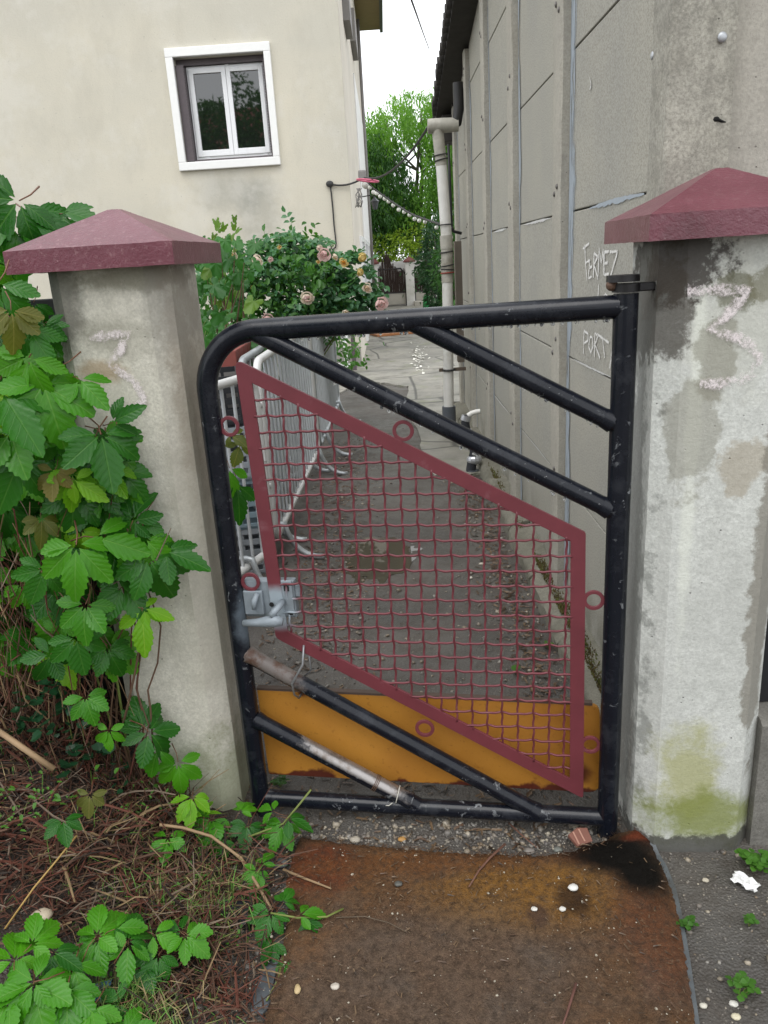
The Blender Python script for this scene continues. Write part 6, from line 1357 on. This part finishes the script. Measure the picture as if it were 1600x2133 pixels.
for k in range(164):
    if k < 120: px, py = lr.gauss(455, 42), lr.uniform(500, 790)
    elif k < 150: px, py = lr.gauss(520, 35), lr.uniform(690, 790)
    else: px, py = lr.gauss(470, 16), lr.uniform(450, 520)
    if px < 395 or (px > 545 and py < 690) or px > 600: continue
    if py > 740 and px > 545: continue
    y_ = lr.uniform(4.5, 5.5); p_ = on_y(px, py, y_); L = lr.uniform(.055, .095) * (.42 if k >= 150 else 1)
    put_leaf(gv, GL[3 if (k >= 150 or lr.random() < .10) else lr.randrange(3)], p_, Vector((lr.uniform(-.6, .6), lr.uniform(-.6, 0), -1 + lr.uniform(-.2, .6))), Vector((lr.uniform(-.5, .5), -1, lr.uniform(-.1, .9))), L)
for (px, py, lp2, a_, ck) in ((478, 975, 60, 285, 'm'), (492, 1010, 78, 275, 'd'), (500, 925, 46, 250, 'b'), (480, 905, 40, 320, 'b')): p_ = on_y(px, py, 2.55); put_leaf(gv, LEAFM[ck][3], p_, img_dir(a_), -ray(px, py).normalized() + Vector((.2, 0, .2)), lp2 / FPX * 2.7)
for k in range(12):
    a = on_y(lr.uniform(430, 520), 800, lr.uniform(4.6, 5.3)); b = on_y(lr.uniform(415, 520), lr.uniform(470, 600), lr.uniform(4.6, 5.3)); MB().tube([Vector((a.x, a.y, 0)), a, a.lerp(b, .5) + Vector((lr.uniform(-.1, .1), 0, 0)), b], [.008, .007, .005, .002], 6).build('stem', M_STEM, gv, smooth=True)

def leaf_mass(name, C0, D, N_, L, W, mat, parent, hexa=True):
    """many small leaves as one mesh; numpy arrays of centres, directions, normals, sizes"""
    C0 = np.asarray(C0); D = np.asarray(D); N_ = np.asarray(N_); L = np.asarray(L)[:, None]; W = np.asarray(W)[:, None]
    D = D / np.linalg.norm(D, axis=1, keepdims=True); S = np.cross(D, N_); S /= np.linalg.norm(S, axis=1, keepdims=True) + 1e-9; Nn = np.cross(S, D); f_ = Nn * W * .35
    if hexa: V = np.stack([C0, C0 + D * L * .3 + S * W * .85 + f_, C0 + D * L * .7 + S * W * .75 + f_, C0 + D * L - Nn * L * .12, C0 + D * L * .7 - S * W * .75 + f_, C0 + D * L * .3 - S * W * .85 + f_], 1); pat = [(0, 3, 2, 1), (0, 5, 4, 3)]; k = 6
    else: V = np.stack([C0, C0 + D * L * .45 + S * W + f_, C0 + D * L - Nn * L * .12, C0 + D * L * .45 - S * W + f_], 1); pat = [(0, 2, 1), (0, 3, 2)]; k = 4
    n = len(C0); F = (np.arange(n)[:, None, None] * k + np.array(pat)[None]).reshape(-1, len(pat[0]))
    V = V.reshape(-1, 3)
    if parent is not None: I = np.array(WM[parent].inverted()); V = V @ I[:3, :3].T + I[:3, 3]
    me = bpy.data.meshes.new(name); me.vertices.add(len(V)); me.vertices.foreach_set('co', V.astype(np.float32).ravel())
    nf, fl_ = F.shape; me.loops.add(nf * fl_); me.loops.foreach_set('vertex_index', F.astype(np.int32).ravel()); me.polygons.add(nf); me.polygons.foreach_set('loop_start', np.arange(0, nf * fl_, fl_, dtype=np.int32))
    me.polygons.foreach_set('use_smooth', [True] * nf); me.materials.append(mat); me.update(calc_edges=True); me.validate()
    o = bpy.data.objects.new(name, me); COL.objects.link(o); o.parent = parent; WM[o] = WM[parent].copy() if parent is not None else Matrix.Identity(4); return stuff(o)
def mass_mat(name, a, b, trans=.25, rough=.4, sc_=3.0):
    m = Mt(name); v = m.noise(sc_, 4, .6); w_ = m.noise(40, 2); c = m.mix(m.ramp(m.ma('ADD', m.ma('MULTIPLY', v, .6), m.ma('MULTIPLY', w_, .4)), [(.38, 0.0), (.62, 1.0)]), a, b)
    m.set(Base_Color=c, Roughness=rough, Specular_IOR_Level=.4); tr = m.n('ShaderNodeBsdfTranslucent'); mx = m.n('ShaderNodeMixShader'); mx.inputs[0].default_value = trans
    m.nt.links.new(m.mix(1.0, c, (1.5, 1.6, .7), 'MULTIPLY'), tr.inputs[0]); m.nt.links.new(m.b.outputs[0], mx.inputs[1]); m.nt.links.new(tr.outputs[0], mx.inputs[2]); m.nt.links.new(mx.outputs[0], m.out.inputs[0]); return m.m
nr = np.random.RandomState(5)
# ---- rose bush
rose = thing('rose_bush', 'rose bush with pink and yellow blooms between house and barriers', 'rose bush', (-.9, 6.8, 0))
cl = [(600, 510, 6.9, .17, 26), (545, 545, 6.8, .22, 30), (590, 590, 6.7, .25, 34), (520, 590, 6.6, .25, 30), (640, 560, 7.0, .2, 22), (670, 535, 6.9, .15, 20), (690, 580, 6.8, .2, 24), (720, 610, 6.8, .2, 26), (660, 620, 6.7, .24, 30), (720, 650, 6.8, .2, 24), (765, 630, 6.8, .14, 14), (560, 640, 6.7, .25, 26), (480, 620, 6.6, .2, 18), (735, 535, 6.8, .12, 10), (760, 560, 6.8, .10, 8), (790, 610, 6.8, .08, 6), (615, 500, 6.9, .10, 10), (500, 540, 6.7, .16, 14), (660, 515, 6.8, .08, 8), (690, 650, 6.8, .2, 20), (620, 655, 6.7, .22, 22), (780, 640, 6.8, .1, 8), (470, 560, 6.6, .16, 16), (700, 560, 6.8, .14, 14), (740, 590, 6.8, .14, 14), (560, 510, 6.8, .12, 10), (590, 680, 6.7, .2, 18), (660, 690, 6.8, .18, 14)]
C0, D, N_, L, W = [], [], [], [], []
CB, DB, NB, LB, WB = [], [], [], [], []
for (px, py, y_, r_, n_) in cl:
    c_ = on_y(px, py, y_); tgt = (C0, D, N_, L, W)
    for k in range(int(n_ * 1.35)):
        p_ = np.array(c_) + nr.normal(0, r_ * .50, 3) * np.array([1, 1.2, .85]); d_ = nr.normal(0, 1, 3) * np.array([1, 1, .5]) + np.array([0, -.3, -.1]); d_ /= np.linalg.norm(d_); nn = nr.normal(0, .5, 3) + np.array([0, -.5, 1]); s_ = np.cross(d_, nn); s_ /= np.linalg.norm(s_); q_ = nr.uniform(.046, .070)
        for (t_, sd_) in ((0, 1), (0, -1), (.045, 1), (.045, -1), (.085, 0)):
            tgt[0].append(p_ + d_ * t_); tgt[1].append(d_ * (.35 if sd_ else 1) + s_ * sd_ * .9); tgt[2].append(nn + nr.normal(0, .3, 3)); tgt[3].append(q_); tgt[4].append(q_ * .40)
leaf_mass('foliage', C0, D, N_, L, W, mass_mat('blue_green_rose_leaf', (.11, .265, .12), (.05, .145, .068), .25, .35, 6), rose)
for k in range(26):
    q_ = rnd.choice(cl); b = on_y(q_[0], q_[1], q_[2]); a = Vector((min(-.78, b.x * .4 - .75 + rnd.uniform(-.2, .2)), 6.9, 0)); MB().tube([a, Vector((a.x + (b.x - a.x) * .15, a.y, b.z * .55)), a.lerp(b, .6) + Vector((rnd.uniform(-.05, .05), 0, b.z * .25)), b], [.009, .007, .005, .003], 6).build('cane', M_STEMG if k % 3 else M_STEM, rose, smooth=True)
shr = thing('leafy_shrub', 'bright green leafy shrub showing through behind the roses', 'shrub', (-.75, 7.4, 0)); C0, D, N_, L, W = [], [], [], [], []
for (px, py, y_, r_, n_) in ((625, 540, 7.4, .22, 260), (640, 570, 6.5, .20, 200), (590, 620, 6.6, .22, 170), (500, 650, 6.5, .3, 260), (700, 630, 6.7, .16, 90), (560, 560, 6.7, .2, 90), (450, 640, 6.6, .25, 240), (655, 670, 7.3, .2, 200), (545, 670, 7.2, .3, 260), (700, 700, 8.6, .25, 160), (722, 735, 9.0, .2, 150), (430, 720, 6.2, .25, 160)):
    c_ = on_y(px, py, y_)
    for k in range(n_): C0.append(np.array(c_) + nr.normal(0, r_ * .6, 3)); D.append(nr.normal(0, 1, 3) + np.array([0, 0, -.5])); N_.append(nr.normal(0, .5, 3) + np.array([0, -.4, 1])); q_ = nr.uniform(.04, .085); L.append(q_); W.append(q_ * .30)
leaf_mass('foliage', C0, D, N_, L, W, mass_mat('bright_shrub_leaf', (.085, .23, .035), (.035, .12, .022), .3, .4, 4), shr)
MB().tube([(-.75, 7.4, 0), (-.72, 7.4, .6), on_y(630, 580, 7.4)], [.012, .01, .005], 6).build('stem', M_STEM, shr, smooth=True)
def rose_mesh(seed, cols):
    """a full cupped bloom of overlapping petals, opening along +Z"""
    jr = random.Random(seed); mb = MB()
    for ri, (n_, R_, th0, th1, flare) in enumerate(((3, .34, .05, 1.5, .0), (4, .46, .22, 1.6, .04), (5, .60, .42, 1.7, .08), (6, .74, .70, 1.85, .22), (6, .88, 1.10, 2.0, .42))):
        for k in range(n_):
            a = 2 * math.pi * (k + .37 * ri) / n_ + jr.uniform(-.12, .12); mb.cm = 0 if ri < 3 else 1; nu, nv = 5, 4; vs = []; wd = 1.25 * math.pi / n_; e0 = th0 + jr.uniform(-.12, .28) * (1 + .3 * ri); R_ *= jr.uniform(.9, 1.1)
            for j in range(nv + 1):
                v = j / nv; th = th1 + (e0 - th1) * v
                for i in range(nu + 1):
                    u = 2 * i / nu - 1; b = a + u * wd * (.55 + .45 * math.sin(math.pi * min(1, .25 + v * .6))); t2 = th + .22 * u * u * v; r2 = R_ * (1 + flare * v ** 3 + .03 * u + jr.uniform(-.02, .02))
                    vs.append(Vector((r2 * math.sin(t2) * math.cos(b), r2 * math.sin(t2) * math.sin(b), .25 + r2 * math.cos(t2) * .85)))
            w_ = nu + 1; mb.add(vs, [(j * w_ + i, j * w_ + i + 1, (j + 1) * w_ + i + 1, (j + 1) * w_ + i) for j in range(nv) for i in range(nu)])
    me = mb.mesh('rose_bloom', True)
    for c_ in cols: me.materials.append(c_)
    return me
def petal(name, c_):
    m = Mt(name); m.set(Base_Color=m.mix(m.noise(25, 3), c_, tuple(k * .8 for k in c_)), Roughness=.6, Specular_IOR_Level=.25)
    tr = m.n('ShaderNodeBsdfTranslucent'); mx = m.n('ShaderNodeMixShader'); mx.inputs[0].default_value = .35; tr.inputs[0].default_value = (*c_, 1); m.nt.links.new(m.b.outputs[0], mx.inputs[1]); m.nt.links.new(tr.outputs[0], mx.inputs[2]); m.nt.links.new(mx.outputs[0], m.out.inputs[0]); return m.m
PP, PY_, PO, PC = petal('pink_petal', (.93, .66, .63)), petal('yellow_petal', (.88, .70, .30)), petal('orange_petal', (.78, .34, .05)), petal('cream_petal', (.92, .80, .66)); PBR = petal('faded_petal', (.74, .54, .36))
RM = {'p': rose_mesh(1, (PP, PP)), 'k': rose_mesh(2, (PP, PC)), 'y': rose_mesh(3, (PY_, PC)), 'o': rose_mesh(4, (PO, PY_)), 'f': rose_mesh(5, (PBR, PC)), 'c': rose_mesh(6, (PY_, PY_))}
z5 = lambda x_, y_: (400 + x_ / 3.636, 440 + y_ / 3.636)
for (x_, y_, wpx, ck) in ((298, 312, 100, 'y'), (500, 352, 90, 'k'), (590, 356, 40, 'p'), (660, 262, 34, 'o'), (1000, 306, 95, 'p'), (966, 268, 46, 'k'), (1090, 335, 60, 'y'), (1150, 370, 70, 'o'), (955, 376, 30, 'o'), (1282, 330, 84, 'c'), (1268, 450, 66, 'c'), (868, 632, 100, 'k'), (1332, 565, 84, 'f'), (1425, 680, 104, 'p'), (1160, 757, 60, 'y'), (570, 797, 104, 'p'), (452, 568, 28, 'o')):
    px, py = z5(x_, y_); yy = 6.25; p_ = on_y(px, py, yy); s_ = wpx / 3.636 / FPX * yy * .42
    put_leaf(rose, RM[ck], p_ - Vector((0, -.01, s_ * .35)), Vector((.05, -.4, -.35 + rnd.uniform(-.15, .2))) * -1 if False else Vector((rnd.uniform(-.2, .2), rnd.uniform(-.2, .2) + .6, -.8)), Vector((rnd.uniform(-.4, .4), -.95, .55)), s_, 'rose_bloom')
# ================================================================== TREES AT THE ALLEY END
M_BARK = simple('grey_green_bark', (.12, .11, .085), .85, var=.3, sc_=8)
def droop_tree(label, base, h0, h1, rx, nst, nlv, mat, trunks, seed, leafL=.16, gaps=()):
    t = thing('weeping_tree', label, 'tree', base, 0, 'trees at the alley end'); r_ = np.random.RandomState(seed); mb = MB(); tips = []
    for k in range(trunks):
        a = 6.283 * k / trunks + seed; sp = rx * .28; P_ = [Vector(base)]
        for i in range(1, 8): u = i / 7; P_.append(Vector((base[0] + math.cos(a) * sp * u ** 1.3 + r_.normal(0, .05), base[1] + math.sin(a) * sp * u ** 1.3, (h1 * .86) * u)))
        mb.tube(P_, [.13 * (1 - .8 * i / 7) for i in range(8)], 8)
        for j in range(9):
            s_ = P_[2 + j % 4]; b = r_.uniform(0, 6.283); e = s_ + Vector((math.cos(b) * rx * .6, math.sin(b) * rx * .6, rx * r_.uniform(.1, .5))); mb.tube([s_, s_.lerp(e, .5) + Vector((0, 0, .25)), e], [.045, .03, .012], 6)
    mb.build('trunk', M_BARK, t, smooth=True)
    C0, D, N_, L, W = [], [], [], [], []; c = 0
    while c < nst:
        u = r_.uniform(-1, 1, 3)
        if np.linalg.norm(u) > 1 or np.linalg.norm(u) < .35: continue
        p_ = np.array([base[0] + u[0] * rx, base[1] + u[1] * rx, (h0 + h1) / 2 + u[2] * (h1 - h0) / 2]); bad = False
        for (gx, gz_, gr) in gaps:
            if math.hypot(p_[0] - gx, (p_[2] - gz_)) < gr * r_.uniform(.5, 1.2): bad = True
        if bad: continue
        c += 1; ln = r_.uniform(.5, 1.3); sway = r_.normal(0, .18, 3)
        for k in range(nlv):
            v = r_.random(); q_ = p_ + np.array([sway[0] * v, sway[1] * v, -ln * v]) + r_.normal(0, .09, 3); C0.append(q_); D.append(np.array([0, 0, -1]) + r_.normal(0, .42, 3)); N_.append(r_.normal(0, 1, 3)); l_ = leafL * r_.uniform(.6, 1.25); L.append(l_); W.append(l_ * .17)
    leaf_mass('crown', C0, D, N_, L, W, mat, t, False); return t
M_T1 = mass_mat('willowy_leaf', (.19, .37, .06), (.10, .24, .04), .55, .45, .7); M_T2 = mass_mat('dark_tree_leaf', (.07, .18, .038), (.034, .105, .022), .35, .45, .8); M_T3 = mass_mat('yellow_green_hedge_leaf', (.30, .42, .035), (.16, .27, .03), .35, .45, 1.5)
gp1 = on_y(848, 345, 31.0); gp2 = on_y(835, 310, 31.0)
droop_tree('tall light green weeping tree filling the gap at the alley end', (1.15, 31.0, 0), 2.4, 7.3, 3.0, 640, 50, M_T1, 3, 3, gaps=((gp1.x, gp1.z, 1.0), (gp2.x + .2, gp2.z, .75), (gp1.x + .7, gp1.z + .6, .6)))
droop_tree('darker weeping tree at the alley end, against the house side', (-.9, 30.0, 0), 1.7, 6.2, 2.1, 480, 50, M_T2, 2, 6)
droop_tree('weeping tree behind the downpipe at the right of the gap', (3.6, 30.0, 0), 2.0, 7.8, 2.3, 360, 46, M_T1, 2, 9)
def bush(name, label, base, rad_, n_, lf, wf, mat, cat='shrub', dz=-.4, stems=5, grp=None):
    t = thing(name, label, cat, base, 0, grp); r_ = np.random.RandomState(int(abs(base[0]) * 100) + n_); u = r_.normal(0, 1, (n_, 3)); u /= np.linalg.norm(u, axis=1, keepdims=True); u *= r_.uniform(.25, 1, (n_, 1)) ** .5
    lump = 1 + .22 * np.sin(u[:, :1] * 7 + 1) * np.cos(u[:, 2:] * 6); C0 = np.array(base) + np.array([0, 0, rad_[2]]) + u * lump * np.array(rad_); D = r_.normal(0, .8, (n_, 3)) + u * .6 + np.array([0, 0, dz]); N_ = r_.normal(0, .6, (n_, 3)) + np.array([0, -.2, .8]); L = lf * r_.uniform(.6, 1.3, n_)
    leaf_mass('foliage', C0, D, N_, L, L * wf, mat, t, False); mb = MB()
    for k in range(stems): 
        a = r_.uniform(0, 6.28); b_ = Vector(base); mb.tube([b_, b_ + Vector((math.cos(a) * rad_[0] * .3, math.sin(a) * rad_[1] * .3, rad_[2] * .9)), b_ + Vector((math.cos(a) * rad_[0] * .6, math.sin(a) * rad_[1] * .6, rad_[2] * 1.6))], [.03, .02, .008], 6)
    mb.build('stem', M_BARK, t, smooth=True); return t
bush('yellow_hedge', 'sunlit yellow green hedge just beyond the far wall', (.9, 28.6, .6), (2.6, .7, .95), 5200, .10, .38, M_T3, 'hedge')
M_OL = mass_mat('oleander_leaf', (.040, .125, .038), (.016, .060, .020), .2, .35, 1.6)
q_ = on_z(905, 640); bush('oleander_shrub', 'dark long leaved shrub beside the downpipe near the alley end', (1.42, 21.5, 0), (.55, .7, 1.25), 2600, .17, .13, M_OL, 'shrub')
bush('oleander_shrub', 'bright tipped long leaved shrub directly behind the downpipe', (1.55, 17.5, .1), (.55, .6, 1.15), 2200, .15, .13, mass_mat('bright_oleander_leaf', (.075, .21, .040), (.03, .10, .025), .3, .35, 2), 'shrub')
yt = thing('young_tree', 'slender young tree stem standing before the second brushwood gate', 'sapling', (on_z(900, 641).x, 24.0, 0)); q_ = on_y(900, 640, 24.0)
MB().tube([(q_.x, 24.0, 0), (q_.x + .02, 24.0, .7), (q_.x - .03, 24.0, 1.4)], [.03, .025, .015], 7).build('trunk', M_BARK, yt, smooth=True)
r_ = np.random.RandomState(8); n_ = 500; C0 = np.array([q_.x - .05, 24.0, 1.05]) + r_.normal(0, 1, (n_, 3)) * np.array([.25, .25, .3]); leaf_mass('crown', C0, r_.normal(0, 1, (n_, 3)) + np.array([0, 0, -.4]), r_.normal(0, 1, (n_, 3)), r_.uniform(.1, .18, n_), r_.uniform(.015, .025, n_), M_OL, yt, False)
# ================================================================== STREET SIDE BEHIND THE VIEWER (mirrored in the window)
oh = thing('opposite_house', 'white house with red roof across the street, mirrored in the window', 'house', (-9, -20, 0))
MB().box((-16, -24, 0), (-1.5, -18, 7.0)).build('wall', M_FWALL, oh); MB().add([(-16.4, -24.4, 7), (-1.1, -24.4, 7), (-1.1, -17.6, 7), (-16.4, -17.6, 7), (-16.4, -21, 9.4), (-1.1, -21, 9.4)], [(0, 3, 2, 1), (2, 3, 4, 5), (0, 1, 5, 4), (1, 2, 5), (3, 0, 4)]).build('roof', M_TILE, oh)
for x_ in (-12, -8, -4.5): MB().box((x_, -18.001, 4.6), (x_ + 1.1, -17.95, 6.2)).build('window', M_GLASS, oh)
bush('street_tree', 'dark leafy street tree across the street, mirrored in the window', (-5.2, -9.0, 2.2), (2.6, 2.4, 2.9), 9000, .22, .3, M_T2, 'tree', stems=4)
MB()
